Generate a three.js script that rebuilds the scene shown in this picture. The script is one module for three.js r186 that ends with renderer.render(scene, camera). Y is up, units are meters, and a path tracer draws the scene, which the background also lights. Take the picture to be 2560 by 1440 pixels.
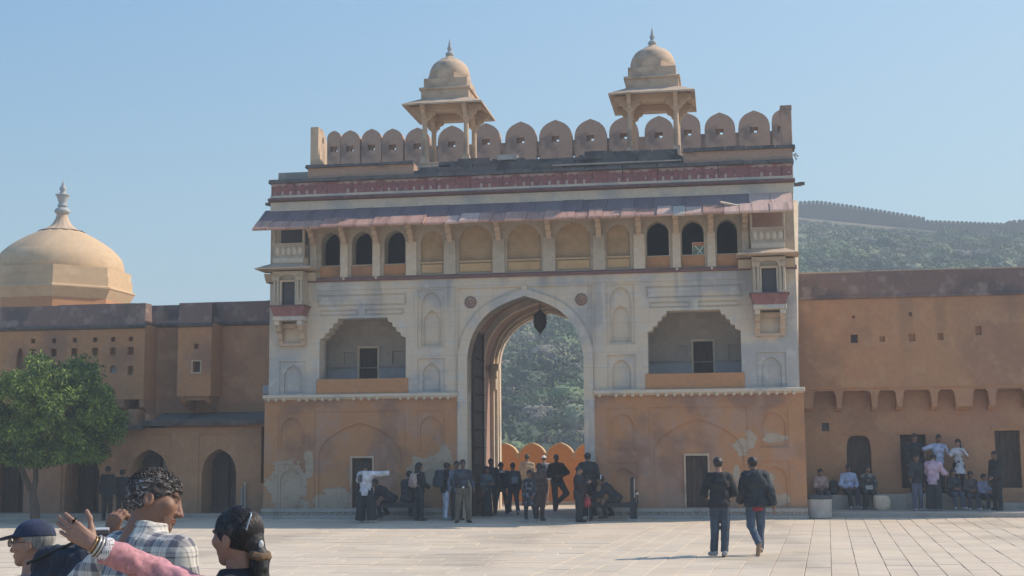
import * as THREE from 'three';
import { mergeGeometries } from 'three/addons/utils/BufferGeometryUtils.js';

// ---------------------------------------------------------------- camera, sky, sun, air, exposure
const scene = new THREE.Scene();
const camera = new THREE.PerspectiveCamera(24.62, 16 / 9, 0.1, 3000);
camera.rotation.order = 'YXZ';
camera.position.set(0, 1.95, 0);
camera.rotation.set(0.12122, 0, -0.00813);

const TH = 0.15748, DIST = 37.536;                       // the gate front is turned 9 degrees, 37.5 m away
const T = new THREE.Vector3(Math.cos(TH), 0, Math.sin(TH)), N = new THREE.Vector3(-Math.sin(TH), 0, Math.cos(TH));
const W = (u, y, w) => new THREE.Vector3(0, y, -DIST).addScaledVector(T, u).addScaledVector(N, w);   // along the front, up, out of the front

const SUN_EL = 42 * Math.PI / 180, SUN_AZ = 23 * Math.PI / 180;
const sunDir = new THREE.Vector3().addScaledVector(T, Math.cos(SUN_AZ) * Math.cos(SUN_EL)).addScaledVector(N, -Math.sin(SUN_AZ) * Math.cos(SUN_EL));
sunDir.y = Math.sin(SUN_EL); sunDir.normalize();
const sun = new THREE.DirectionalLight(0xffeedb, 5);
sun.target.position.set(0, 0, -30); sun.position.copy(sun.target.position).addScaledVector(sunDir, 120);
sun.castShadow = true; sun.shadow.mapSize.set(4096, 4096); sun.shadow.bias = -0.0005;
Object.assign(sun.shadow.camera, { left: -60, right: 60, top: 60, bottom: -60, near: 1, far: 400 });
scene.add(sun, sun.target);

{ // clear hazy sky, paler towards the horizon and towards the sun
  const w = 512, h = 256, d = new Float32Array(w * h * 4), dir = new THREE.Vector3();
  for (let j = 0; j < h; j++) for (let i = 0; i < w; i++) {
    const lat = ((j + 0.5) / h - 0.5) * Math.PI, lon = ((i + 0.5) / w - 0.5) * 2 * Math.PI;
    dir.set(Math.cos(lat) * Math.cos(lon), Math.sin(lat), Math.cos(lat) * Math.sin(lon));
    const e = Math.max(0, dir.y), k = Math.exp(-e * 3.4), c = dir.dot(sunDir), b2 = Math.pow((1 + c) / 2, 2), glow = 0.5 * Math.pow(Math.max(0, c), 24);
    let r = -0.17 + 0.62 * k + 0.59 * b2 + glow, gg = 0.03 + 0.66 * k + 0.59 * b2 + glow * 0.95, b = 0.48 + 0.21 * k + 0.47 * b2 + glow * 0.8; r = Math.max(r, 0.05);
    if (dir.y < 0) { const f = Math.min(1, -dir.y * 8); r += (0.30 - r) * f; gg += (0.28 - gg) * f; b += (0.25 - b) * f; }
    const o = (j * w + i) * 4; d[o] = r; d[o + 1] = gg; d[o + 2] = b; d[o + 3] = 1;
  }
  const t = new THREE.DataTexture(d, w, h, THREE.RGBAFormat, THREE.FloatType);
  t.mapping = THREE.EquirectangularReflectionMapping; t.magFilter = t.minFilter = THREE.LinearFilter; t.needsUpdate = true;
  scene.background = t; scene.environment = t; scene.environmentIntensity = 1;
}
scene.fog = new THREE.FogExp2(0xc8d2d8, 0.0022);

const renderer = new THREE.WebGLRenderer({ antialias: true });
renderer.setSize(1024, 576);
renderer.toneMapping = THREE.LinearToneMapping;
renderer.toneMappingExposure = 1.08;
renderer.shadowMap.enabled = true; renderer.shadowMap.type = THREE.PCFSoftShadowMap;

// ---------------------------------------------------------------- small tools
let seed = 20240117;
const rnd = () => { seed |= 0; seed = seed + 0x6D2B79F5 | 0; let t = Math.imul(seed ^ seed >>> 15, 1 | seed); t = t + Math.imul(t ^ t >>> 7, 61 | t) ^ t; return ((t ^ t >>> 14) >>> 0) / 4294967296; };
const rr = (a, b) => a + (b - a) * rnd();
const clamp = (x, a = 0, b = 1) => Math.min(b, Math.max(a, x));
const mix = (a, b, t) => a + (b - a) * t;
const sst = (a, b, x) => { const t = clamp((x - a) / (b - a)); return t * t * (3 - 2 * t); };
const V3 = (x, y, z) => new THREE.Vector3(x, y, z);
function hash(x, y, z = 0) { let h = Math.imul(x, 374761393) + Math.imul(y, 668265263) + Math.imul(z, 2147483647 ^ 0x5bd1e995); h = Math.imul(h ^ h >>> 13, 1274126177); return ((h ^ h >>> 16) >>> 0) / 4294967296; }
function vn(x, y, p = 0, s = 0) {                         // value noise, repeating every p cells
  const xi = Math.floor(x), yi = Math.floor(y), fx = x - xi, fy = y - yi, ux = fx * fx * (3 - 2 * fx), uy = fy * fy * (3 - 2 * fy);
  const m = p ? (a => ((a % p) + p) % p) : (a => a), x0 = m(xi), x1 = m(xi + 1), y0 = m(yi), y1 = m(yi + 1);
  return mix(mix(hash(x0, y0, s), hash(x1, y0, s), ux), mix(hash(x0, y1, s), hash(x1, y1, s), ux), uy);
}
function fbm(x, y, oct, p = 0, s = 0) { let a = 0.5, r = 0, n = 0; for (let i = 0; i < oct; i++) { r += a * vn(x, y, p, s + i * 17); n += a; a *= 0.5; x *= 2; y *= 2; p *= 2; } return r / n; }
function vn3(x, y, z) {
  const xi = Math.floor(x), yi = Math.floor(y), zi = Math.floor(z), fx = x - xi, fy = y - yi, fz = z - zi, ux = fx * fx * (3 - 2 * fx), uy = fy * fy * (3 - 2 * fy), uz = fz * fz * (3 - 2 * fz);
  const q = k => mix(mix(hash(xi, yi, k), hash(xi + 1, yi, k), ux), mix(hash(xi, yi + 1, k), hash(xi + 1, yi + 1, k), ux), uy);
  return mix(q(zi), q(zi + 1), uz);
}
const enc = c => { c = clamp(c); return 255 * (c <= 0.0031308 ? c * 12.92 : 1.055 * Math.pow(c, 1 / 2.4) - 0.055); };
function tex(w, h, fn) {                                  // fn(x, y) in 0..1, y upwards, gives linear colour
  const d = new Uint8Array(w * h * 4);
  for (let j = 0; j < h; j++) for (let i = 0; i < w; i++) { const c = fn((i + 0.5) / w, (j + 0.5) / h), o = (j * w + i) * 4; d[o] = enc(c[0]); d[o + 1] = enc(c[1]); d[o + 2] = enc(c[2]); d[o + 3] = 255; }
  const t = new THREE.DataTexture(d, w, h); t.wrapS = t.wrapT = THREE.RepeatWrapping; t.magFilter = THREE.LinearFilter; t.minFilter = THREE.LinearMipmapLinearFilter; t.generateMipmaps = true; t.colorSpace = THREE.SRGBColorSpace; t.needsUpdate = true; return t;
}
function gtex(w, h, fn) {                                 // grey data map
  const d = new Uint8Array(w * h * 4);
  for (let j = 0; j < h; j++) for (let i = 0; i < w; i++) { const v = 255 * clamp(fn((i + 0.5) / w, (j + 0.5) / h)), o = (j * w + i) * 4; d[o] = d[o + 1] = d[o + 2] = v; d[o + 3] = 255; }
  const t = new THREE.DataTexture(d, w, h); t.wrapS = t.wrapT = THREE.RepeatWrapping; t.magFilter = THREE.LinearFilter; t.minFilter = THREE.LinearMipmapLinearFilter; t.generateMipmaps = true; t.needsUpdate = true; return t;
}
const C = (r, g, b) => new THREE.Color().setRGB(r, g, b);
function mat(o, uv) { const m = new THREE.MeshStandardMaterial({ roughness: 0.9, metalness: 0, ...o }); if (uv) m.userData.uv = uv; return m; }

// ---------------------------------------------------------------- naming, tagging
const used = new Map();
function numbered(n) { const k = used.get(n) || 0; used.set(n, k + 1); return k ? n + '_' + String(k).padStart(3, '0') : n; }
function tag(o, label, category, group, kind) { if (label) o.userData.label = label; if (category) o.userData.category = category; if (group) o.userData.group = group; if (kind) o.userData.kind = kind; return o; }
function thing(name, label, category, pos, ry = 0, group) { const o = new THREE.Group(); o.name = numbered(name); o.position.copy(pos); o.rotation.y = ry; tag(o, label, category, group); scene.add(o); return o; }
function sub(name, parent, pos, ry = 0) { const o = new THREE.Group(); o.name = name; if (pos) o.position.copy(pos); o.rotation.y = ry; parent.add(o); return o; }

// ---------------------------------------------------------------- geometry
function boxUV(g, uv) {                                   // metre-true uv from the dominant side of every face
  if (g.index) g = g.toNonIndexed();
  const p = g.attributes.position, n = p.count, a = new Float32Array(n * 2), q = uv || { sx: 1, sy: 1, ox: 0, oy: 0 };
  const A = V3(), B = V3(), D = V3();
  for (let i = 0; i < n; i += 3) {
    A.fromBufferAttribute(p, i); B.fromBufferAttribute(p, i + 1).sub(A); D.fromBufferAttribute(p, i + 2).sub(A); B.cross(D);
    const x = Math.abs(B.x), y = Math.abs(B.y), z = Math.abs(B.z);
    for (let k = i; k < i + 3; k++) {
      const X = p.getX(k), Y = p.getY(k), Z = p.getZ(k);
      let s, t; if (z >= x && z >= y) { s = X; t = Y; } else if (x >= y) { s = Z + X; t = Y; } else { s = X; t = Z + Y; }
      a[k * 2] = s * q.sx + q.ox; a[k * 2 + 1] = t * q.sy + q.oy;
    }
  }
  g.setAttribute('uv', new THREE.BufferAttribute(a, 2)); return g;
}
function prep(g) { if (g.index) g = g.toNonIndexed(); for (const k of Object.keys(g.attributes)) if (!['position', 'normal', 'uv'].includes(k)) g.deleteAttribute(k); if (!g.attributes.uv) g.setAttribute('uv', new THREE.BufferAttribute(new Float32Array(g.attributes.position.count * 2), 2)); return g; }
const merge = gs => gs.length === 1 ? prep(gs[0]) : mergeGeometries(gs.map(prep));
function obj(name, geos, material, parent, keepUV) {
  let g = merge(Array.isArray(geos) ? geos : [geos]);
  if (!keepUV) g = boxUV(g, material.userData.uv);
  const m = new THREE.Mesh(g, material); m.castShadow = m.receiveShadow = true;
  m.name = parent ? name : numbered(name); (parent || scene).add(m); return m;
}
function box(x0, x1, y0, y1, z0, z1) { const g = new THREE.BoxGeometry(x1 - x0, y1 - y0, z1 - z0); g.translate((x0 + x1) / 2, (y0 + y1) / 2, (z0 + z1) / 2); return g; }
function cbox(x0, x1, y0, y1, z0, z1, b = 0.015) {         // box with chamfered edges
  const s = new THREE.Shape(); const w = (x1 - x0) / 2 - b, h = (y1 - y0) / 2 - b; s.moveTo(-w, -h); s.lineTo(w, -h); s.lineTo(w, h); s.lineTo(-w, h); s.closePath();
  const g = new THREE.ExtrudeGeometry(s, { depth: z1 - z0 - 2 * b, bevelEnabled: true, bevelThickness: b, bevelSize: b, bevelSegments: 1 });
  g.translate((x0 + x1) / 2, (y0 + y1) / 2, z0 + b); return g;
}
function ext(shape, z0, z1, seg = 6) { const g = new THREE.ExtrudeGeometry(shape, { depth: z1 - z0, bevelEnabled: false, curveSegments: seg }); g.translate(0, 0, z0); return g; }
function poly(pts) { const s = new THREE.Shape(); s.moveTo(pts[0][0], pts[0][1]); for (let i = 1; i < pts.length; i++) s.lineTo(pts[i][0], pts[i][1]); s.closePath(); return s; }
const rectPts = (x0, x1, y0, y1) => [[x0, y0], [x1, y0], [x1, y1], [x0, y1]];
const PROFILE = [[1, 0], [0.985, 0.12], [0.95, 0.27], [0.89, 0.42], [0.8, 0.56], [0.7, 0.67], [0.6, 0.755], [0.42, 0.855], [0.2, 0.94], [0, 1]];
const CUSP = [[1, 0], [0.98, 0.16], [0.9, 0.3], [0.84, 0.33], [0.8, 0.5], [0.66, 0.66], [0.58, 0.67], [0.47, 0.82], [0.26, 0.9], [0.17, 0.9], [0.1, 0.97], [0, 1]];
const ROUND = [[1, 0], [0.97, 0.3], [0.87, 0.55], [0.7, 0.75], [0.5, 0.89], [0.25, 0.97], [0, 1]];
function archPts(cx, hw, y0, ys, ya, prof = PROFILE) {      // counter-clockwise outline of an arched opening
  const r = [[cx - hw, y0], [cx + hw, y0]];
  for (const [a, b] of prof) r.push([cx + hw * a, ys + (ya - ys) * b]);
  for (let i = prof.length - 2; i >= 0; i--) r.push([cx - hw * prof[i][0], ys + (ya - ys) * prof[i][1]]);
  return r;
}
function plate(outer, holes, z0, z1) { const s = poly(outer); for (const h of holes) { const p = new THREE.Path(); p.moveTo(h[0][0], h[0][1]); for (let i = 1; i < h.length; i++) p.lineTo(h[i][0], h[i][1]); p.closePath(); s.holes.push(p); } return ext(s, z0, z1); }
function prism(pts, x0, x1) {                              // outline in (z, y) swept along x
  const g = ext(poly(pts), 0, x1 - x0); g.rotateY(-Math.PI / 2); g.scale(-1, 1, 1);            // (z, y, depth) -> x
  const p = g.attributes.position, n = g.attributes.normal; const gi = g.index ? g.toNonIndexed() : g;
  const q = gi.attributes.position.array, m = gi.attributes.normal.array;
  for (let i = 0; i < q.length; i += 9) for (let k = 0; k < 3; k++) { let t = q[i + 3 + k]; q[i + 3 + k] = q[i + 6 + k]; q[i + 6 + k] = t; t = m[i + 3 + k]; m[i + 3 + k] = m[i + 6 + k]; m[i + 6 + k] = t; }
  gi.translate(x0, 0, 0); return gi;
}
function lathe(pts, seg = 24) { return new THREE.LatheGeometry(pts.map(p => new THREE.Vector2(p[0], p[1])), seg); }
function tube(pts, r, seg = 12, rad = 6) { return new THREE.TubeGeometry(new THREE.CatmullRomCurve3(pts), seg, r, rad); }
function cyl(r0, r1, y0, y1, x = 0, z = 0, seg = 12) { const g = new THREE.CylinderGeometry(r1, r0, y1 - y0, seg); g.translate(x, (y0 + y1) / 2, z); return g; }
function taper(x0, x1, y0, y1, z0, z1, dx, dz) {           // box whose top is drawn in by dx, dz on each side
  const g = box(x0, x1, y0, y1, z0, z1).toNonIndexed(), p = g.attributes.position, cx = (x0 + x1) / 2, cz = (z0 + z1) / 2, cy = (y0 + y1) / 2;
  for (let i = 0; i < p.count; i++) if (p.getY(i) > cy) { p.setX(i, p.getX(i) + (p.getX(i) > cx ? -dx : dx)); p.setZ(i, p.getZ(i) + (p.getZ(i) > cz ? -dz : dz)); }
  g.computeVertexNormals(); return g;
}
// ---------------------------------------------------------------- materials
const uvS = (m) => ({ sx: 1 / m, sy: 1 / m, ox: 0, oy: 0 });
const uvR = (u0, u1, v0, v1) => ({ sx: 1 / (u1 - u0), sy: 1 / (v1 - v0), ox: -u0 / (u1 - u0), oy: -v0 / (v1 - v0) });
const NOISE = [0, 1, 2].map(() => new Float32Array(512 * 512)); for (let j = 0; j < 512; j++) for (let i = 0; i < 512; i++) { const x = i / 512, y = j / 512, o = j * 512 + i; NOISE[0][o] = fbm(x * 5, y * 5, 5, 5, 7); NOISE[1][o] = fbm(x * 18, y * 18, 4, 18, 19); NOISE[2][o] = vn(x * 60, y * 60, 60, 31); }
const L3 = (a, b, t) => [mix(a[0], b[0], t), mix(a[1], b[1], t), mix(a[2], b[2], t)];
const M = {};
const plasterBump = gtex(512, 512, (x, y) => 0.6 * fbm(x * 6, y * 6, 4, 6, 3) + 0.4 * fbm(x * 40, y * 40, 3, 40, 9));
function stained(base, dark, light, size, s, o = {}) {     // generic weathered wall colour, repeating every size metres
  const ox = hash(s, 1) * 512 | 0, oy = hash(s, 2) * 512 | 0, sw = hash(s, 3) > 0.5;
  const t = tex(512, 512, (x, y) => {
    const i = (x * 512 | 0), j = (y * 512 | 0), o = (((sw ? i : j) + oy) & 511) * 512 + (((sw ? j : i) + ox) & 511), a = NOISE[0][o], b = NOISE[1][o], c = NOISE[2][o];
    let q = L3(base, dark, sst(0.5, 0.78, a) * 0.75); q = L3(q, light, sst(0.55, 0.8, b) * 0.45);
    const k = 0.94 + 0.12 * c; return [q[0] * k, q[1] * k, q[2] * k];
  });
  return mat({ map: t, bumpMap: plasterBump, bumpScale: 0.012, ...o }, uvS(size));
}
const OCH = [0.47, 0.232, 0.105], WHT = [0.63, 0.52, 0.39];
{ // lower ochre storey: whole-front map, with the places where the wash has come off the lime plaster beneath
  const u0 = -8, u1 = 8.6, v0 = -0.2, v1 = 3.8;
  const rags = [[-6.55, 0.95, 0.72, 0.85], [-5.98, 1.5, 0.16, 0.5], [-5.1, 0.55, 0.75, 0.33], [-2.45, 1.35, 0.6, 0.42], [-2.85, 1.0, 0.28, 0.7], [-2.0, 1.55, 0.3, 0.5], [6.35, 1.95, 0.2, 0.3], [6.6, 2.15, 0.16, 0.26], [7.25, 2.18, 0.36, 0.13], [6.95, 1.0, 0.26, 0.3], [6.2, 1.28, 0.1, 0.2], [7.3, 0.5, 0.3, 0.2]];
  const fn = (x, y) => {
    const u = u0 + x * (u1 - u0), v = v0 + y * (v1 - v0), n1 = fbm(u * 1.1 + 40, v * 1.1, 5, 0, 2), n2 = fbm(u * 5 + 9, v * 5, 4, 0, 7), n3 = fbm(u * 14, v * 14, 3, 0, 12);
    let c = L3(OCH, [0.3, 0.165, 0.105], sst(0.4, 0.7, n1)); c = L3(c, [0.42, 0.235, 0.15], sst(0.55, 0.78, n2) * 0.5);
    const pale = sst(0.52, 0.7, fbm(u * 1.6 + 3, v * 1.1 + 8, 4, 0, 21)); c = L3(c, [0.4, 0.27, 0.21], pale * 0.45);
    let m = -1; for (const r of rags) { const q = 1 - Math.hypot((u - r[0]) / r[2], (v - r[1]) / r[3]); m = Math.max(m, q + (n2 - 0.5) * 1.1 + (n3 - 0.5) * 0.35); }
    const rg = sst(0.08, 0.11, m), lip = sst(0.02, 0.08, m) * (1 - rg); c = L3(c, [0.26, 0.17, 0.11], lip * 0.5); c = L3(c, L3([0.45, 0.355, 0.26], [0.38, 0.27, 0.18], sst(0.4, 0.65, n3 * 0.5 + n1 * 0.5)), rg);
    const damp = sst(0.85, 0.1, v + (n2 - 0.5) * 0.5) * 0.45; c = L3(c, [0.24, 0.2, 0.165], damp);
    const k = 0.93 + 0.14 * n3; return [c[0] * k, c[1] * k, c[2] * k];
  };
  M.ochreFront = mat({ map: tex(1536, 384, fn), bumpMap: plasterBump, bumpScale: 0.01 }, uvR(u0, u1, v0, v1));
  M.ochreFront.bumpMap = null;
}
{ // pale lime-washed middle storey with rain streaks under the string course and block joints
  const u0 = -8, u1 = 8.6, v0 = 3.3, v1 = 7.1;
  const fn = (x, y) => {
    const u = u0 + x * (u1 - u0), v = v0 + y * (v1 - v0), n1 = fbm(u * 0.9 + 11, v * 0.9, 5, 0, 33), n2 = fbm(u * 4, v * 4, 4, 0, 37), n3 = fbm(u * 16, v * 16, 3, 0, 41);
    let c = L3(WHT, [0.43, 0.41, 0.38], sst(0.42, 0.68, n1)); c = L3(c, [0.58, 0.55, 0.49], sst(0.55, 0.75, n2) * 0.6);
    const st = sst(0.6, 0.8, fbm(u * 3.2, v * 0.35 + 4, 3, 0, 51)) * sst(4.6, 6.9, v) * 0.55; c = L3(c, [0.27, 0.26, 0.25], st);
    const arch = Math.exp(-Math.pow((u - 0.95) / 0.18, 2)) * sst(6.2, 6.9, v) * 0.6 + Math.exp(-Math.pow((u + 0.25) / 0.16, 2)) * sst(6.4, 6.9, v) * 0.4; c = L3(c, [0.2, 0.19, 0.19], arch);
    const row = Math.floor(v / 0.42), ju = u / 0.95 + (row % 2) * 0.5 + hash(row, 5) * 0.4, jf = Math.abs(ju - Math.round(ju)) * 0.95, jv = Math.abs(v / 0.42 - Math.round(v / 0.42)) * 0.42;
    const jt = Math.max(sst(0.014, 0.004, jf), sst(0.014, 0.004, jv)) * (0.25 + 0.5 * n2); c = L3(c, [0.3, 0.28, 0.26], jt * 0.55);
    const k = 0.95 + 0.1 * n3; return [c[0] * k, c[1] * k, c[2] * k];
  };
  M.whiteFront = mat({ map: tex(1664, 384, fn) }, uvR(u0, u1, v0, v1));
}
M.ochre = stained(OCH, [0.26, 0.145, 0.095], [0.42, 0.24, 0.15], 6, 101);
{ // side walls: limewash over nine metres of height, rain streaks from the parapet, damp at the foot, patched repairs
  const fn = (x, y) => { const u = x * 9, v = y * 9, n1 = fbm(x * 6, y * 6, 5, 6, 131), n2 = fbm(x * 24, y * 24, 4, 24, 137), n3 = fbm(x * 90, y * 90, 2, 90, 139), wx = x + (n1 - 0.5) * 0.03, st = fbm(wx * 26, y * 1.6, 3, 0, 143) * 0.75 + 0.25 * n2;
    let c = L3([0.46, 0.24, 0.122], [0.35, 0.19, 0.108], sst(0.42, 0.7, n1)); c = L3(c, [0.5, 0.3, 0.165], sst(0.55, 0.75, n2) * 0.45); c = L3(c, [0.46, 0.235, 0.14], sst(0.6, 0.72, fbm(x * 3, y * 3, 3, 3, 151)) * 0.6);
    c = L3(c, [0.17, 0.12, 0.085], sst(0.5, 0.72, st) * sst(3.4, 6.3, v) * 0.34); c = L3(c, [0.21, 0.155, 0.115], sst(1.0, 0.1, v + (n2 - 0.5) * 0.9) * 0.5); const k = 0.92 + 0.16 * n3; return [c[0] * k, c[1] * k, c[2] * k]; };
  M.ochreSide = mat({ map: tex(1024, 768, fn), bumpMap: plasterBump, bumpScale: 0.01 }, { sx: 1 / 9, sy: 1 / 9, ox: 0, oy: 0 });
}
M.ochreBright = stained([0.62, 0.25, 0.07], [0.55, 0.2, 0.055], [0.68, 0.32, 0.12], 5, 111);
M.lime = stained(WHT, [0.4, 0.38, 0.35], [0.6, 0.57, 0.51], 4, 141);
M.cream = stained([0.48, 0.4, 0.3], [0.36, 0.29, 0.22], [0.55, 0.48, 0.38], 4, 151);
M.gold = stained([0.55, 0.37, 0.19], [0.46, 0.3, 0.16], [0.6, 0.45, 0.28], 4, 161);
M.sand = stained([0.53, 0.39, 0.27], [0.27, 0.2, 0.15], [0.58, 0.46, 0.33], 3, 171);
M.dome = stained([0.56, 0.395, 0.235], [0.43, 0.3, 0.19], [0.63, 0.47, 0.31], 8, 181);
M.merlon = stained([0.42, 0.275, 0.2], [0.17, 0.135, 0.12], [0.44, 0.3, 0.22], 3, 191);
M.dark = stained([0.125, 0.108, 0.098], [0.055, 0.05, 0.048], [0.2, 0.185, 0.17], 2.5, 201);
M.red = stained([0.3, 0.13, 0.115], [0.22, 0.1, 0.095], [0.4, 0.22, 0.19], 3, 211);
M.redDark = stained([0.19, 0.105, 0.1], [0.12, 0.075, 0.075], [0.27, 0.17, 0.15], 3, 221);
M.parapet = stained([0.21, 0.14, 0.118], [0.085, 0.075, 0.078], [0.4, 0.31, 0.26], 5, 231);
M.stone = stained([0.36, 0.33, 0.29], [0.25, 0.23, 0.21], [0.45, 0.42, 0.37], 3, 241);
M.alcove = stained([0.44, 0.385, 0.33], [0.37, 0.32, 0.28], [0.5, 0.45, 0.39], 3, 251);
M.alcoveDado = stained([0.4, 0.4, 0.41], [0.33, 0.33, 0.35], [0.46, 0.46, 0.46], 3, 261);
M.finial = stained([0.4, 0.42, 0.42], [0.28, 0.3, 0.31], [0.5, 0.52, 0.52], 1, 271);
M.vault = stained([0.38, 0.25, 0.2], [0.32, 0.2, 0.165], [0.44, 0.31, 0.25], 4, 281);
M.wood = mat({ map: tex(256, 256, (x, y) => { const g = fbm(x * 22, y * 3, 4, 0, 6), k = 0.5 + 0.9 * g; return [0.075 * k, 0.05 * k, 0.038 * k]; }), roughness: 0.8 }, uvS(1));
M.iron = mat({ color: C(0.03, 0.03, 0.034), roughness: 0.55, metalness: 0.6 });
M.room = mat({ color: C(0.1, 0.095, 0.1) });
M.eave = [[0.46, 0.27, 0.21], [0.41, 0.235, 0.185], [0.56, 0.38, 0.31], [0.5, 0.42, 0.35]].map((c, i) => stained(c, c.map(q => q * 0.6), c.map(q => q * 1.25), 2, 301 + i));
M.jali = mat({ map: tex(512, 512, (x, y) => { const s = 38, r = y * s, row = Math.floor(r), q = x * s + (row & 1) * 0.5, fx = q - Math.floor(q) - 0.5, fy = r - row - 0.5, hole = sst(0.36, 0.24, Math.hypot(fx, fy)); const n = fbm(x * 9, y * 9, 3, 9, 4), k = 0.8 + 0.4 * n; return L3([0.45 * k, 0.31 * k, 0.175 * k], [0.2, 0.13, 0.075], hole * 0.55); }) }, uvS(1.6));
M.frieze = mat({ map: tex(1024, 64, (x, y) => { // red wash with a worn row of painted scallops above and dots below
    const q = x * 16, f = q - Math.floor(q) - 0.5, id = Math.floor(q), n = fbm(x * 60, y * 8, 4, 0, 5), keep = sst(0.36, 0.56, fbm(x * 9, y * 1.5, 3, 0, 13));
    let c = L3([0.29, 0.125, 0.115], [0.2, 0.1, 0.095], sst(0.45, 0.7, n)); const top = y > 0.78 - 0.1 * (1 - Math.pow(Math.abs(f) * 2, 1.6)) * 1.4 + 0.1 ? 1 : 0;
    c = L3(c, [0.45, 0.36, 0.32], top * keep * 0.8); const dot = sst(0.17, 0.11, Math.hypot(f * 0.9, (y - 0.2) * 0.8)) * (hash(id, 3) > 0.25 ? 1 : 0.3); c = L3(c, [0.48, 0.38, 0.35], dot * keep * 0.85);
    const jn = sst(0.03, 0.01, Math.abs(((x * 9.3) % 1) - 0.5)) * 0.5; return L3(c, [0.1, 0.06, 0.06], jn); }) }, { sx: 1 / 4, sy: 1 / 0.38, ox: 0, oy: -9.46 / 0.38 });

// ---------------------------------------------------------------- the gatehouse
const gate = thing('gatehouse', 'large ochre and white gateway with a tall pointed arch and roof battlements', 'gateway', W(0, 0, 0), -TH);
const CX = 0.36, mir = u => 2 * CX - u, mr = (a, b, s) => s < 0 ? [a, b] : [mir(b), mir(a)];
const GL = -7.23, GR = 7.97, ARW = 1.67;
const archOpen = (hw = ARW, y0 = -0.2, ys = 4.5, ya = 6.28) => archPts(CX, hw, y0, ys, ya);
// --- niche: a block let into the wall with a recessed arch
function niche(name, x0, x1, y0, y1, arch, m, parent, z = 0, opt = {}) {
  const g = [plate(rectPts(x0, x1, y0, y1), [arch], z - 0.12, z - 0.045)];
  if (opt.inner) { g.push(plate(rectPts(x0, x1, y0, y1), [opt.inner], z - 0.2, z - 0.12)); g.push(plate(rectPts(x0, x1, y0, y1), opt.through || [], z - 0.34, z - 0.2)); }
  else g.push(plate(rectPts(x0, x1, y0, y1), opt.through || [], z - 0.34, z - 0.12));
  return obj(name, g, m, parent);
}
const frames = [], lowFrames = [], panels = [];
const balcony = s => { const c = s < 0 ? -4.41 : mir(-4.41); return [[c - 1.29, 3.6], [c + 1.29, 3.6], [c + 1.29, 5.17], [c + 1.15, 5.22], [c + 1.13, 5.32], [c + 1.02, 5.35], [c + 1.0, 5.47], [c + 0.9, 5.5], [c + 0.88, 5.61], [c + 0.77, 5.64], [c + 0.74, 5.76], [c - 0.74, 5.76], [c - 0.77, 5.64], [c - 0.88, 5.61], [c - 0.9, 5.5], [c - 1.0, 5.47], [c - 1.02, 5.35], [c - 1.13, 5.32], [c - 1.15, 5.22], [c - 1.29, 5.17]]; };
for (const s of [-1, 1]) {
  let [a, b] = mr(-2.77, -1.97, s); const c = (a + b) / 2;
  frames.push({ r: [a, b, 4.84, 6.54], arch: archPts(c, 0.31, 4.9, 5.95, 6.47, ROUND), inner: archPts(c, 0.25, 4.9, 5.5, 5.95) });
  frames.push({ r: [a, b, 3.6, 4.55], arch: archPts(c, 0.26, 3.6, 4.12, 4.42, CUSP) });
  let [p, q] = mr(-6.91, -6.1, s); const d = (p + q) / 2;
  frames.push({ r: [p, q, 3.6, 4.54], arch: archPts(d, 0.28, 3.6, 4.12, 4.42, CUSP) });
  lowFrames.push({ r: [p, q, 1.92, 3.05], arch: archPts(d, 0.33, 1.95, 2.5, 2.9) }, { r: [p, q, 0.3, 1.56], arch: archPts(d, 0.33, 0.31, 1.05, 1.42) });
  lowFrames.push({ r: [a, b, 1.87, 3.05], arch: archPts(c, 0.33, 1.9, 2.5, 2.9) }, { r: [a, b, 0.3, 1.55], arch: archPts(c, 0.33, 0.31, 1.02, 1.4) });
  const [e, f] = mr(-5.81, -3.1, s), [d0, d1] = mr(-4.72, -4.08, s);
  lowFrames.push({ r: [e, f, 0.3, 3.06], arch: archPts((e + f) / 2, 1.24, 0.31, 1.8, 2.74, [[1, 0], [0.96, 0.2], [0.85, 0.42], [0.66, 0.62], [0.38, 0.82], [0, 1]]), door: [d0, d1] });
  const [g0, g1] = mr(-5.78, -3.1, s), gm = (g0 + g1) / 2;
  panels.push([g0, g1, 6.12, 6.46], [g0 + 0.08, gm - 0.1, 5.84, 6.02], [gm + 0.1, g1 - 0.08, 5.84, 6.02]);
}
const rect4 = r => rectPts(r[0], r[1], r[2], r[3]);
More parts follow.
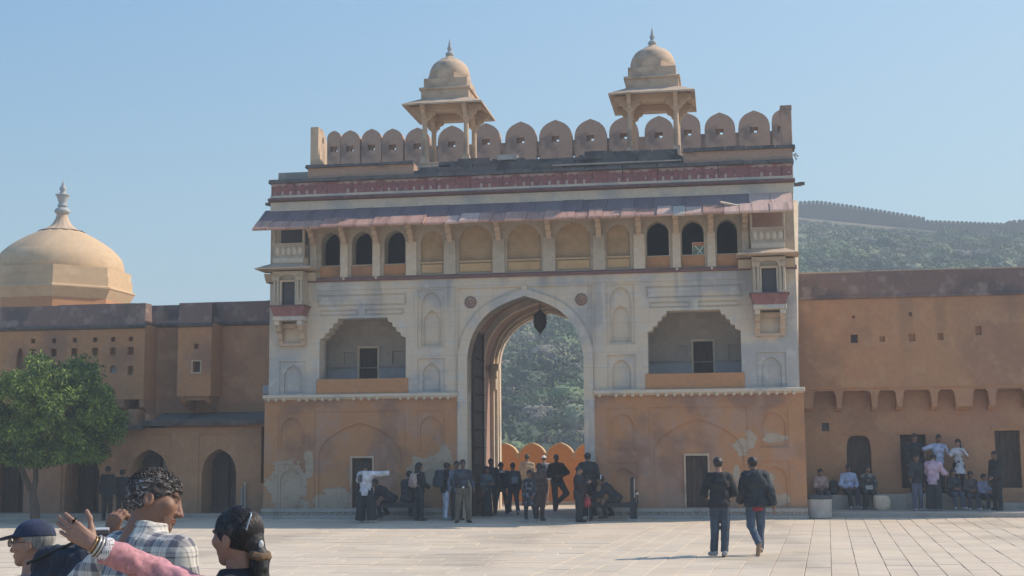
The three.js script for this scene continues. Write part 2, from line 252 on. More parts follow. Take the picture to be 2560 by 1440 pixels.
{ // middle storey
  const thru = [archOpen(ARW, 3.2), balcony(-1), balcony(1)];
  const outer = [[GL, 3.55], [CX - ARW, 3.55], ...archOpen(ARW, 3.55).slice(2).reverse(), [CX + ARW, 3.55], [GR, 3.55], [GR, 6.86], [GL, 6.86]];
  const fix = o => { const r = [[GL, 3.55], [CX - ARW, 3.55]]; const a = archOpen(ARW, 3.55).slice(2).reverse(); r.push(...a.slice(0), [CX + ARW, 3.55], [GR, 3.55], [GR, 6.86], [GL, 6.86]); return r; };
  const out = fix(); const seen = []; for (const p of out) { const l = seen[seen.length - 1]; if (!l || Math.hypot(l[0] - p[0], l[1] - p[1]) > 1e-6) seen.push(p); }
  const hFront = [balcony(-1), balcony(1), ...frames.map(f => rect4(f.r)), ...panels.map(rect4)].map(h => h.map(p => [p[0], Math.max(p[1], 3.5501)]));
  const hBody = [balcony(-1), balcony(1), ...frames.map(f => rect4(f.r))];
  const trim = h => h.map(p => [p[0], Math.max(p[1], 3.58)]);
  obj('wall', [plate(seen, hFront.map(trim), -0.04, 0), plate(seen, hBody.map(trim), -0.6, -0.04)], M.whiteFront, gate);
  for (const f of frames) niche('niche', ...f.r, f.arch, M.whiteFront, gate, 0, { inner: f.inner });
  for (const p of panels) { const g = []; const [x0, x1, y0, y1] = p; g.push(box(x0 + 0.06, x1 - 0.06, y0 + 0.05, y1 - 0.05, -0.045, -0.012)); obj('panel', g, M.whiteFront, gate); }
  // raised band round the arch, its rectangular outer moulding, and the white jambs
  const ring = (hw, ya, hw2, ya2, z0, z1) => { const o = archOpen(hw2, 0.0, 4.5, ya2), i = archOpen(hw, 0.0, 4.5, ya); const op = [[CX - hw2, 0], [CX - hw, 0], ...i.slice(2).reverse(), [CX + hw, 0], [CX + hw2, 0], ...o.slice(2)]; const t = []; for (const p of op) { const l = t[t.length - 1]; if (!l || Math.hypot(l[0] - p[0], l[1] - p[1]) > 1e-6) t.push(p); } const a = t[0], b = t[t.length - 1]; if (Math.hypot(a[0] - b[0], a[1] - b[1]) < 1e-6) t.pop(); return plate(t, [], z0, z1); };
  obj('arch_surround', [ring(ARW + 0.0, 6.28, ARW + 0.27, 6.48, -0.58, 0.085), ring(ARW + 0.27, 6.48, ARW + 0.3, 6.51, 0.0, 0.05)], M.whiteFront, gate);
  obj('moulding', [box(CX - 1.98, CX - 1.94, 3.56, 6.55, 0, 0.05), box(CX + 1.94, CX + 1.98, 3.56, 6.55, 0, 0.05), box(CX - 1.98, CX + 1.98, 6.55, 6.6, 0, 0.055)], M.whiteFront, gate);
  obj('boss', [box(CX - 0.09, CX + 0.09, 6.46, 6.56, 0, 0.1), box(CX - 0.05, CX + 0.05, 6.56, 6.62, 0, 0.09)], M.lime, gate);
  for (const u of [-1.21, 1.99]) { const r = sub('medallion', gate, V3(u, 6.14, 0)); const disc = new THREE.CylinderGeometry(0.175, 0.175, 0.05, 28); disc.rotateX(Math.PI / 2); obj('disc', disc, M.parapet, r); const pet = []; for (let i = 0; i < 10; i++) { const p = new THREE.SphereGeometry(0.05, 8, 6); p.scale(1, 0.55, 0.4); p.translate(0.1, 0, 0.025); p.rotateZ(i * Math.PI / 5); pet.push(p); } const hub = new THREE.SphereGeometry(0.045, 10, 8); hub.scale(1, 1, 0.6); hub.translate(0, 0, 0.03); obj('rosette', [...pet, hub], M.merlon, r); }
  // balconies: alcove with a door, niches and an ochre front
  for (const s of [-1, 1]) {
    const c = s < 0 ? -4.41 : mir(-4.41), b = sub('balcony', gate, V3(c, 0, 0)), D0 = s < 0 ? -0.24 : 0.22, x0 = -1.62, x1 = 1.62, zb = -1.75;
    const nl = [D0 - 0.78, D0 - 0.44], nr = [D0 + 0.72, D0 + 1.08];
    obj('back_wall', [plate(rectPts(x0, x1, 4.4, 6.0), [rectPts(D0 - 0.29, D0 + 0.29, 4.42, 5.0), rectPts(...nl, 4.52, 4.9), rectPts(...nr, 4.52, 4.9)], zb, zb + 0.15), box(nl[0], nl[1], 4.52, 4.9, zb, zb + 0.07), box(nr[0], nr[1], 4.52, 4.9, zb, zb + 0.07), box(x0, x0 + 0.12, 3.7, 6.0, zb, -0.6), box(x1 - 0.12, x1, 3.7, 6.0, zb, -0.6), box(x0, x1, 5.85, 6.0, zb + 0.15, -0.6)], M.alcove, b);
    obj('dado', [box(x0 + 0.12, D0 - 0.34, 3.8, 4.4, zb + 0.1, zb + 0.2), box(D0 + 0.34, x1 - 0.12, 3.8, 4.4, zb + 0.1, zb + 0.2)], M.alcoveDado, b);
    obj('shelf', [box(x0 + 0.12, D0 - 0.34, 4.4, 4.45, zb + 0.1, zb + 0.24), box(D0 + 0.34, x1 - 0.12, 4.4, 4.45, zb + 0.1, zb + 0.24)], M.stone, b);
    obj('door_frame', [box(D0 - 0.34, D0 - 0.28, 3.8, 5.06, zb + 0.13, zb + 0.21), box(D0 + 0.28, D0 + 0.34, 3.8, 5.06, zb + 0.13, zb + 0.21), box(D0 - 0.34, D0 + 0.34, 5.0, 5.07, zb + 0.13, zb + 0.22)], M.lime, b);
    obj('door', [box(D0 - 0.28, D0 + 0.28, 3.8, 5.0, zb + 0.02, zb + 0.06)], M.wood, b);
    obj('floor', box(x0, x1, 3.7, 3.8, zb, -0.02), M.stone, b);
    obj('parapet_panel', cbox(-1.36, 1.36, 3.56, 4.0, -0.3, 0.05, 0.012), M.ochre, b);
  }
  // string courses
  obj('string_course', [cbox(GL - 0.03, GR + 0.03, 6.84, 6.95, -0.1, 0.13, 0.03)], M.redDark, gate);
  obj('cornice', [box(GL + 0.03, GR - 0.03, 6.6, 6.84, 0, 0.03)], M.whiteFront, gate);
}
for (const [a, b] of [[-7.33, CX - 1.97], [CX + 1.97, 8.07]]) { // lower ochre storey, both sides of the arch
  const fs = lowFrames.filter(f => f.r[0] > a && f.r[1] < b), holes = fs.map(f => rect4([f.r[0], f.r[1], Math.max(f.r[2], 0.3), f.r[3]]));
  obj('plaster_wall', [plate(rectPts(a, b, 0.22, 3.43), holes, -0.02, 0.04), plate(rectPts(a, b, 0.22, 3.43), holes, -0.7, -0.02)], M.ochreFront, gate);
  for (const f of fs) {
    const th = f.door ? [rectPts(f.door[0], f.door[1], 0.3001, 1.74)] : [];
    const g = [plate(rect4(f.r), [f.arch], -0.02, 0.018)];
    g.push(plate(rect4(f.r), f.door ? [[[f.door[0], 0.31], [f.door[1], 0.31], [f.door[1], 1.74], [f.door[0], 1.74]]] : [], -0.4, -0.02));
    obj(f.door ? 'blind_arch' : 'niche', g, M.ochreFront, gate);
    if (f.door) { const d = sub('door', gate, V3((f.door[0] + f.door[1]) / 2, 0.3, 0)); obj('frame', [box(-0.35, -0.3, 0, 1.47, -0.03, 0.015), box(0.3, 0.35, 0, 1.47, -0.03, 0.015), box(-0.35, 0.35, 1.42, 1.48, -0.03, 0.02)], M.sand, d); const pl = []; for (let i = 0; i < 4; i++) obj('plank', cbox(-0.3 + i * 0.15 + 0.004, -0.3 + (i + 1) * 0.15 - 0.004, 0.02, 1.42, -0.22, -0.17, 0.008), M.wood, d); for (const y of [0.35, 1.0]) obj('cross_bar', box(-0.29, 0.29, y, y + 0.08, -0.17, -0.145), M.wood, d); const kn = new THREE.SphereGeometry(0.03, 8, 6); kn.translate(0, 1.38, -0.13); obj('latch', kn, M.iron, d); }
  }
  const lg = obj('ledge', [cbox(a - 0.03, b + (b < 0 ? 0.02 : 0.03), 3.45, 3.56, -0.1, 0.17, 0.02), box(a, b, 3.41, 3.45, 0, 0.09)], M.lime, gate);
  const pd = (() => { const g = lathe([[0.001, -0.09], [0.03, -0.08], [0.06, -0.04], [0.062, 0], [0.04, 0.02], [0.001, 0.02]], 10); g.translate(0, 0, 0); return boxUV(prep(g), M.lime.userData.uv); })();
  for (let u = a + 0.14; u < b - 0.08; u += 0.232) { if (rnd() < 0.08) continue; const m = new THREE.Mesh(pd, M.lime); m.name = 'pendant'; m.position.set(u, 3.44 + rr(-0.006, 0.006), 0.11); m.castShadow = m.receiveShadow = true; gate.add(m); }
  obj('plinth', [cbox(a - 0.04, b + 0.02, -0.05, 0.1, -0.4, 0.24, 0.02), cbox(a - 0.02, b, 0.18, 0.29, -0.4, 0.2, 0.02), box(a, b, 0.1, 0.18, -0.4, 0.15)], M.stone, gate);
  const pg = boxUV(prep((() => { const g = new THREE.SphereGeometry(0.055, 10, 6); g.scale(1, 0.9, 0.6); return g; })()), M.stone.userData.uv);
  for (let u = a + 0.12; u < b - 0.05; u += 0.21) { const m = new THREE.Mesh(pg, M.stone); m.name = 'bead'; m.position.set(u, 0.14, 0.16); m.castShadow = m.receiveShadow = true; gate.add(m); }
}
{ // gallery storey: open arches at both ends, five pierced screens between
  const holes = [], win = [[-5.68, -5.11], [-4.75, -4.13], [-3.77, -3.14]], jal = [[-2.68, -2.01, 8.28], [-1.55, -0.56, 8.4], [-0.13, 0.85, 8.38], [1.28, 2.27, 8.4], [2.73, 3.4, 8.28]];
  const wins = [...win, ...win.map(w => [mir(w[1]), mir(w[0])])];
  const wh = wins.map(w => archPts((w[0] + w[1]) / 2, (w[1] - w[0]) / 2, 7.33, 7.98, 8.33));
  const jh = jal.map(w => archPts((w[0] + w[1]) / 2, (w[1] - w[0]) / 2, 7.36, 7.95, w[2], CUSP));
  const bp = jal.map(w => rectPts(w[0], w[1], 7.0, 7.3)), op = wins.map(w => rectPts(w[0] - 0.02, w[1] + 0.02, 6.98, 7.31));
  obj('wall', [plate(rectPts(GL, GR, 6.95, 9.0), [...wh, ...jh, ...bp, ...op], -0.05, 0), plate(rectPts(GL, GR, 6.95, 9.0), [...wh, ...jh], -0.5, -0.05)], M.cream, gate);
  for (const h of jh) obj('pierced_screen', plate(h, [], -0.2, -0.1), M.jali, gate);
  jal.forEach(w => obj('panel', [box(w[0] + 0.03, w[1] - 0.03, 7.03, 7.27, -0.05, -0.02), box(w[0] - 0.01, w[1] + 0.01, 7.3, 7.345, -0.04, 0.025)], M.gold, gate));
  wins.forEach(w => obj('sill_panel', box(w[0] - 0.015, w[1] + 0.015, 6.985, 7.305, -0.05, -0.012), M.ochre, gate));
  const pils = [[-5.9, 0.1], [-4.955, 0.115], [-3.985, 0.115], [-2.94, 0.16], [-1.8, 0.175], [-0.37, 0.18]];
  for (const [u0, hw] of pils) for (const s of [-1, 1]) {
    const u = s < 0 ? u0 : mir(u0), p = sub('pilaster', gate, V3(u, 0, 0));
    obj('shaft', [taper(-hw, hw, 6.96, 7.95, -0.02, 0.1, 0.012, 0.01)], Math.abs(u0) < 2.5 ? M.cream : M.lime, p);
    const prof = [[0.0, 7.93], [0.12, 7.9], [0.14, 7.98], [0.2, 8.0], [0.22, 8.1], [0.34, 8.14], [0.38, 8.25], [0.56, 8.32], [0.62, 8.5], [0.0, 8.52]];
    obj('bracket', prism(prof, -0.075, 0.075), M.sand, p);
    if (hw < 0.13) obj('drop', [cyl(0.03, 0.045, 6.88, 6.95, 0, 0.12, 8)], M.lime, p);
  }
  obj('soffit_beam', [box(GL, GR, 8.52, 8.6, -0.02, 0.12)], M.cream, gate);
  // picture board in the middle right-hand opening
  const bd = sub('picture_board', gate, V3(5.33, 7.33, -0.12), -0.05);
  obj('board', cbox(-0.19, 0.19, 0, 0.36, -0.02, 0.02, 0.006), mat({ map: tex(64, 64, (x, y) => { const e = Math.max(Math.abs(x - 0.5), Math.abs(y - 0.5)) > 0.46; if (e) return [0.6, 0.6, 0.58]; if (y > 0.74) return [0.5, 0.16, 0.08]; const l = Math.min(Math.abs((x - 0.55) - (y - 0.3) * 0.7), Math.abs((x - 0.55) + (y - 0.3) * 0.8)); return l < 0.05 ? [0.6, 0.62, 0.58] : [0.16, 0.24, 0.18]; }) }, { sx: 1 / 0.38, sy: 1 / 0.36, ox: 0.5, oy: 0 }), bd);
}
{ // deep sloping stone eave, cornice bands, frieze and the raised second tier
  const eg = i => prism([[0.62, 8.62], [0.62, 8.55], [1.04, 8.27], [1.07, 8.31], [1.04, 8.35]], 0.004, 1);
  const up = boxUV(prep(prism([[-0.03, 9.05], [-0.03, 8.97], [0.66, 8.5], [0.66, 8.585]], 0.004, 1)), uvS(2)); const slate = [stained([0.2, 0.14, 0.14], [0.13, 0.1, 0.11], [0.27, 0.21, 0.2], 2, 321), stained([0.215, 0.16, 0.155], [0.14, 0.115, 0.12], [0.29, 0.24, 0.22], 2, 323)];  // dark tones paint the cornice shadow onto the upper slabs; sunlit right end pale
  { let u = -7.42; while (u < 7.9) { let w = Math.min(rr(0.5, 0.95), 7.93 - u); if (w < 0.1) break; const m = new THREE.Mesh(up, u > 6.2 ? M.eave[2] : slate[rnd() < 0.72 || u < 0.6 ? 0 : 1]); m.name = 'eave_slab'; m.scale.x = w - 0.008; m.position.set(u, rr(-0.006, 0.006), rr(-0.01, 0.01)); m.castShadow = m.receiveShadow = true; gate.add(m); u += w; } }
  const base = boxUV(prep(eg()), uvS(2));
  const geos = [0, 1, 2].map(k => { const g = base.clone(), u = g.attributes.uv; for (let i = 0; i < u.count; i++) { u.setX(i, u.getX(i) + 0.37 * k); u.setY(i, u.getY(i) + 0.21 * k); } return g; });
  let u = -7.42; while (u < 7.9) { const w = Math.min(rr(0.34, 0.62), 7.93 - u); if (w < 0.08) break; const r = rnd(), mI = r < 0.5 ? 0 : r < 0.75 ? 1 : r < 0.92 ? 2 : 3; const m = new THREE.Mesh(geos[Math.floor(rnd() * 3)], M.eave[u > 5.6 ? 2 : mI]); m.name = 'eave_stone'; m.scale.x = w - 0.012; m.position.set(u, rr(-0.012, 0.012), rr(-0.025, 0.015)); m.rotation.x = rr(-0.006, 0.006); m.castShadow = m.receiveShadow = true; gate.add(m); u += w; }
  const lg = sub('eave_brace', gate); // fallen splint of stone on the right-hand end of the eave
  const sp = box(-0.35, 0.35, -0.02, 0.02, -0.03, 0.03); sp.rotateZ(-0.25); sp.rotateX(0.6); sp.translate(6.3, 8.58, 0.74); obj('splint', sp, M.lime, lg);
  obj('cornice_band', [box(GL - 0.01, GR + 0.01, 9.0, 9.27, -0.5, 0.04)], M.lime, gate);
  obj('cornice_roll', [prism([[0, 9.27], [0.1, 9.28], [0.15, 9.31], [0.16, 9.35], [0.12, 9.385], [0, 9.39]], GL - 0.06, GR + 0.06)], M.redDark, gate);
  for (const [x, d] of [[GL - 0.06, -1], [GR + 0.06, 1]]) obj('spout', [box(Math.min(x, x + d * 0.22), Math.max(x, x + d * 0.22), 9.28, 9.36, -0.6, -0.46), box(Math.min(x + d * 0.12, x + d * 0.3), Math.max(x + d * 0.12, x + d * 0.3), 9.3, 9.38, -0.58, -0.48)], M.dark, gate);
  obj('cornice_band', [box(GL - 0.01, GR + 0.01, 9.39, 9.47, -0.5, 0.06)], M.lime, gate);
  let x = GL; const fg = []; while (x < GR - 0.02) { const w = Math.min(rr(0.72, 1.1), GR - x); obj('frieze_slab', cbox(x + 0.003, x + w - 0.003, 9.472, 9.838, -0.5, 0.03 + rr(-0.006, 0.006), 0.008), M.frieze, gate); x += w; }
  // weathered dark coping stones
  const cop = (n, a, b, y0, y1, z1, m, j = 0.02, zb = -0.6) => { let q = a; while (q < b - 0.02) { const w = Math.min(rr(0.5, 1.2), b - q); const t = taper(q + 0.004, q + w - 0.004, y0 + rr(-j, j) * 0.3, y1 + rr(-j, j), zb, z1 + rr(-j, j), 0.012, 0.03); obj(n, t, m, gate); q += w; } };
  cop('coping_stone', GL - 0.07, GR + 0.05, 9.84, 9.95, 0.12, M.dark);
  obj('upper_band', box(-6.13, -2.9, 9.94, 10.28, -0.55, -0.06), M.merlon, gate); obj('upper_band', box(4.95, 8.0, 9.94, 10.28, -0.55, -0.06), M.merlon, gate);
  cop('coping_stone', -6.19, -2.9, 10.28, 10.37, 0.03, M.dark); cop('coping_stone', 4.95, 8.08, 10.28, 10.38, 0.03, M.dark);
  cop('fallen_stone', -2.9, 4.95, 9.95, 10.1, 0.0, M.dark, 0.05); cop('fallen_stone', -2.75, 4.9, 10.08, 10.24, -0.12, M.dark, 0.06); cop('fallen_stone', -2.2, 4.7, 10.22, 10.36, -0.2, M.dark, 0.05); cop('fallen_stone', 2.1, 4.8, 10.3, 10.44, -0.25, M.dark, 0.04); cop('fallen_stone', -0.45, 0.15, 10.33, 10.47, -0.2, M.stone, 0.05);
  obj('ledge_strip', [box(1.2, 4.9, 10.02, 10.06, -0.1, 0.06)], M.stone, gate);
}
{ // roof, side walls, back wall, passage
  obj('roof', [box(GL, GR, 10.02, 10.3, -6.6, -0.6), box(GL, GR, 8.9, 9.0, -5.2, -0.5)], M.stone, gate);
  obj('side_wall', [box(GL, GL + 0.4, -0.1, 10.02, -5.7, -0.7), box(GL, GL + 0.4, 3.5, 10.02, -0.7, -0.5)], M.lime, gate);
  obj('side_wall', [box(GR - 0.4, GR, -0.1, 10.02, -5.7, -0.7), box(GR - 0.4, GR, 3.5, 10.02, -0.7, -0.5), ], M.cream, gate);
  { const P = [], q = (a, b, c, d) => P.push(...a, ...b, ...c, ...a, ...c, ...d); const A0 = [GR - 0.01, 4.0, -0.72], A1 = [GR - 0.01, 8.95, -0.72], B0 = [GR + 0.02, 4.0, -0.78], B1 = [GR + 0.2, 8.95, -1.1], C0 = [GR + 0.02, 4.0, -2.4], C1 = [GR + 0.2, 8.95, -2.4], D0 = [GR - 0.01, 4.0, -2.4], D1 = [GR - 0.01, 8.95, -2.4]; q(A0, B0, B1, A1); q(B0, C0, C1, B1); q(C0, D0, D1, C1); q(A1, B1, C1, D1); q(D0, C0, B0, A0); const g = new THREE.BufferGeometry(); g.setAttribute('position', new THREE.Float32BufferAttribute(P, 3)); g.computeVertexNormals(); obj('side_buttress', g, M.lime, gate); obj('side_buttress', box(GR, GR + 0.3, 6.2, 8.9, -5.7, -3.6), M.gold, gate); }  // added pieces shaped to show a bright sunlit strip along this side
  const bk = [[GL, -0.1], [CX - 1.72, -0.1], ...archPts(CX, 1.72, -0.1, 4.7, 6.42).slice(2).reverse(), [CX + 1.72, -0.1], [GR, -0.1], [GR, 10.02], [GL, 10.02]].filter((p, i, a) => !i || Math.hypot(p[0] - a[i - 1][0], p[1] - a[i - 1][1]) > 1e-6);
  obj('back_wall', [plate(bk, [], -5.7, -5.2)], M.lime, gate);
  for (const s of [-1, 1]) { const a = s < 0 ? CX - 2.2 : CX + 1.9, b = s < 0 ? CX - 1.9 : CX + 2.2; obj('passage_wall', box(a, b, -0.1, 5.2, -5.2, -0.72), M.vault, gate); }
  const band = (hw, ys, ya, hw2, ya2, z0, z1, y0) => { const o = archPts(CX, hw2, y0, ys, ya2), i = archPts(CX, hw, y0, ys, ya); const op = [[CX - hw2, y0], [CX - hw, y0], ...i.slice(2).reverse(), [CX + hw, y0], [CX + hw2, y0], ...o.slice(2)].filter((p, k, q) => !k || Math.hypot(p[0] - q[k - 1][0], p[1] - q[k - 1][1]) > 1e-6); const A = op[0], Z = op[op.length - 1]; if (Math.hypot(A[0] - Z[0], A[1] - Z[1]) < 1e-6) op.pop(); return plate(op, [], z0, z1); };
  obj('vault', [band(1.9, 4.6, 6.62, 2.25, 7.0, -5.2, -0.6, 4.4)], M.vault, gate);
  obj('arch_rib', [band(1.74, 4.6, 6.42, 1.92, 6.66, -3.3, -2.9, 0)], M.lime, gate);
  obj('arch_rib', [band(1.78, 4.7, 6.5, 1.92, 6.7, -5.2, -5.0, 0)], M.lime, gate);
  obj('arch_surround', [band(1.655, 4.7, 6.34, 1.72, 6.42, -5.71, -5.4, 0), band(1.69, 4.7, 6.38, 1.72, 6.42, -5.4, -5.2, 0)], M.lime, gate);
  obj('floor', [box(CX - 1.9, CX + 1.9, -0.05, 0.03, -5.8, -0.3)], M.stone, gate);
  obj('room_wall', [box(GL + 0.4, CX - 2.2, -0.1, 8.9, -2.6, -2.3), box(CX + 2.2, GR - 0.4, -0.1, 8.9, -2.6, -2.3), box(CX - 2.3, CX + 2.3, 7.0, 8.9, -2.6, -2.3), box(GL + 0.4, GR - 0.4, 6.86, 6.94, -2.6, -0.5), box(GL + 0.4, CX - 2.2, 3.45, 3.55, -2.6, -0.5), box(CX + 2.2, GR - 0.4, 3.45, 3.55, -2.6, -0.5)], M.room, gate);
  // open timber gate leaf standing against the left side of the passage
  const lf = sub('gate_leaf', gate, V3(CX - 1.62, 0.05, -0.72), 0.06);
  for (let i = 0; i < 8; i++) obj('plank', cbox(-0.06, 0.02, 0, 4.55 + 1.35 * Math.pow((i + 0.5) / 8, 0.6), -0.02 - (i + 1) * 0.23 + 0.006, -0.02 - i * 0.23, 0.008), M.wood, lf);
  for (let k = 0; k < 9; k++) obj('iron_strap', box(0.02, 0.045, 0.35 + k * 0.52, 0.42 + k * 0.52, -1.86, -0.03), M.iron, lf);
  const spk = []; for (let k = 0; k < 9; k++) for (let j = 0; j < 6; j++) { const c = new THREE.ConeGeometry(0.022, 0.12, 6); c.rotateZ(-Math.PI / 2); c.translate(0.1, 0.385 + k * 0.52, -0.2 - j * 0.3); spk.push(c); } tag(obj('spikes', spk, M.iron, lf), null, null, null, 'stuff');
  obj('edge_post', [box(-0.06, 0.07, 0, 5.75, -1.96, -1.87)], M.wood, lf);
  // console carved at the springing of the back arch
  obj('console', [cbox(CX - 1.84, CX - 1.6, 4.5, 4.68, -5.2, -4.9, 0.02), cbox(CX - 1.82, CX - 1.66, 4.25, 4.5, -5.18, -4.95, 0.03), cbox(CX - 1.8, CX - 1.7, 3.85, 4.25, -5.16, -5.0, 0.02)], M.lime, gate);
}
// --- corner oriels
for (const s of [-1, 1]) {
  const u = s < 0 ? -6.5 : 7.22, o = sub('oriel', gate, V3(u, 0, 0)), mf = s < 0 ? -1 : 1;
  const P = 0.62;
  obj('floor_slab', (() => { const g = taper(-0.52, 0.52, -6.12, -5.82, 0, P, 0.1, 0.06); g.scale(1, -1, 1); const a = g.attributes.position.array; for (let i = 0; i < a.length; i += 9) for (let k = 0; k < 3; k++) { const t = a[i + 3 + k]; a[i + 3 + k] = a[i + 6 + k]; a[i + 6 + k] = t; } g.computeVertexNormals(); return g; })(), M.red, o);
  obj('sill', cbox(-0.54, 0.54, 6.1, 6.13, 0, P + 0.03, 0.008), M.redDark, o);
  obj('carved_band', [cbox(-0.45, 0.45, 5.69, 5.82, 0, P - 0.06, 0.015)], M.lime, o);
  for (const x of [-0.34, 0.34]) { obj('bracket', prism([[0, 4.98], [0.1, 4.98], [0.13, 5.12], [0.22, 5.18], [0.25, 5.34], [0.38, 5.42], [0.42, 5.58], [0.5, 5.62], [0.5, 5.69], [0, 5.69]], x - 0.07, x + 0.07), M.sand, o); obj('bracket_block', cbox(x - 0.075, x + 0.075, 5.56, 5.69, 0.3, P - 0.1, 0.01), M.lime, o); }
  obj('lintel', [box(-0.27, 0.27, 5.5, 5.62, 0, 0.2), box(-0.34, 0.34, 4.98, 5.06, 0, 0.12)], M.sand, o);
  obj('wall', [plate(rectPts(-0.46, 0.46, 6.13, 7.05), [rectPts(-0.2, 0.2, 6.1301, 6.82).map(p => [p[0], Math.max(p[1], 6.15)])], P - 0.2, P - 0.12), box(-0.46, -0.4, 6.13, 7.05, 0, P - 0.2), box(0.4, 0.46, 6.13, 7.05, 0, P - 0.2)], M.cream, o);
  obj('window_frame', [box(-0.25, -0.2, 6.13, 6.86, P - 0.13, P - 0.09), box(0.2, 0.25, 6.13, 6.86, P - 0.13, P - 0.09), box(-0.25, 0.25, 6.82, 6.87, P - 0.13, P - 0.085)], M.lime, o);
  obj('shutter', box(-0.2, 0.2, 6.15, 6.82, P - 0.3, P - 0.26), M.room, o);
  for (const x of [-0.4, -0.3, 0.3, 0.4]) obj('column', [cyl(0.05, 0.04, 6.2, 6.85, x, P - 0.06, 10), cbox(x - 0.055, x + 0.055, 6.13, 6.21, P - 0.12, P, 0.008), taper(x - 0.045, x + 0.045, 6.85, 6.98, P - 0.1, P, -0.02, -0.02)], M.cream, o);
  obj('arch_beam', [plate(rectPts(-0.46, 0.46, 6.86, 7.12), [archPts(0, 0.24, 6.8601, 6.92, 7.02, ROUND).map(p => [p[0], Math.max(p[1], 6.87)])], P - 0.1, P - 0.02), box(-0.46, 0.46, 7.04, 7.12, 0, P - 0.1)], M.cream, o);
  for (const [a, b] of [[-0.82, -0.47], [0.47, 0.72]]) obj('corbel', prism([[0, 6.85], [0.1, 6.85], [0.2, 6.95], [0.3, 7.1], [0, 7.12]], a, b), M.cream, o);
  obj('eave', (() => { const a = [], q = [[-0.86, 0.78], [0.8, 0.78]], top = 7.36, low = 7.19, th = 0.035; const g = taper(-0.86, 0.8, low, top, -0.02, P + 0.3, 0.36, 0.0), p = g.attributes.position; for (let i = 0; i < p.count; i++) if (p.getY(i) > 7.3) p.setZ(i, p.getZ(i) > 0.3 ? P - 0.06 : -0.02); g.computeVertexNormals(); return [g, box(-0.88, 0.82, low - 0.03, low, 0, P + 0.32)]; })(), M.sand, o);
  obj('band', cbox(-0.46, 0.46, 7.36, 7.5, 0, P - 0.04, 0.012), M.lime, o);
  obj('balustrade', [box(-0.44, 0.44, 7.55, 7.9, P - 0.16, P - 0.1), box(-0.47, 0.47, 7.5, 7.56, 0, P - 0.06), box(-0.47, 0.47, 7.9, 7.95, P - 0.2, P - 0.06)], M.cream, o);
  for (let i = 0; i < 5; i++) { const g = new THREE.SphereGeometry(0.07, 10, 8); g.scale(0.9, 1.7, 0.5); g.translate(-0.34 + i * 0.17, 7.72, P - 0.1); obj('baluster', g, M.lime, o); }
  for (const x of [-0.44, 0.44]) obj('post', cbox(x - 0.03, x + 0.03, 7.5, 8.5, P - 0.2, P - 0.1, 0.01), M.cream, o);
  obj('recess', [box(-0.4, 0.42, 7.97, 8.42, -0.02, 0.03)], s < 0 ? M.room : M.vault, o);
}
// --- battlements on the far edge of the roof
function merlon(parent, x, w, z, y0, y1, m, rot = 0) {
  const hw = w / 2, ya = y1, ys = y1 - Math.min(0.62, hw * 1.12), p = archPts(0, hw, y0, ys, ya, [[1, 0], [0.975, 0.2], [0.9, 0.42], [0.77, 0.6], [0.56, 0.77], [0.3, 0.89], [0.12, 0.95], [0, 1]]);
  const cy = y1 - 0.66; const outer = rectPts(-0.14, 0.12, cy - 0.09, cy + 0.1), inner = rectPts(0.0, 0.1, cy - 0.08, cy + 0.045);
  const g = [plate(p, [outer], -0.02, 0.12), plate(p, [inner], -0.2, -0.02)];
  const o = obj('merlon', g, m, parent); o.position.set(x, 0, z); o.rotation.y = rot; return o;
}
{
  const list = [[-7.12, 0.5], [-6.55, 0.7], [-5.79, 0.7], [-5.05, 0.74], [-4.18, 0.86], [-2.98, 0.98], [-1.8, 0.96], [-0.61, 1.06], [0.57, 1.12], [1.75, 1.08], [2.86, 0.98], [4.03, 0.96], [4.98, 0.82], [6.02, 1.0], [7.13, 1.02], [8.02, 0.62]];
  for (const [x, w] of list) merlon(gate, x, w, -6.1, 10.3, 12.9 + rr(-0.03, 0.03), M.merlon);
  obj('parapet_base', [box(-7.3, 8.3, 10.3, 11.35, -6.36, -6.22)], M.merlon, gate);
  const links = []; for (let i = 0; i + 1 < list.length; i++) { const a = list[i][0] + list[i][1] / 2 - 0.02, b = list[i + 1][0] - list[i + 1][1] / 2 + 0.02; links.push(box(a, b, 11.3, 11.62, -6.28, -6.08), box(a, b, 11.72, 12.22, -6.3, -6.06)); } obj('parapet_link', links, M.merlon, gate);
  const pier = (x0, x1, n) => { obj('end_pier', [cbox(x0, x1, 10.3, 11.6, -0.75, -0.3, 0.015)], M.merlon, gate); };
  obj('end_pier', [plate([[-1.15, 10.3], [-0.25, 10.3], [-0.25, 11.58], [-0.75, 11.58], [-0.95, 11.45], [-1.15, 11.25]], [rectPts(-0.8, -0.66, 11.18, 11.36)], -0.24, 0)].map(g => { g.rotateY(-Math.PI / 2); g.translate(-6.12, 0, 0); return g; }), M.sand, gate);
  obj('end_pier', [cbox(7.72, 8.02, 10.3, 11.45, -0.8, -0.3, 0.015), cbox(7.71, 8.03, 11.45, 11.58, -0.8, -0.29, 0.015)], M.merlon, gate);
}
// --- plants rooted in the right-hand corner
{ const b = []; for (let i = 0; i < 14; i++) { const a = rr(-1.2, 1.2), p = [V3(8.03, 10.15, -0.4), V3(8.06 + 0.06 * Math.cos(a), 10.12 + 0.06 * Math.sin(a), -0.37), V3(8.04 + 0.14 * Math.cos(a), 10.08 + 0.12 * Math.sin(a), -0.34)]; b.push(tube(p, 0.006, 4, 4)); } tag(obj('dry_weed', b.map(g => { g.rotateY(-TH); const c = W(0, 0, 0); g.translate(c.x, 0, c.z); return g; }), mat({ color: C(0.16, 0.13, 0.07) })), 'dry weed sprouting from the top right corner of the gateway', 'weed'); }
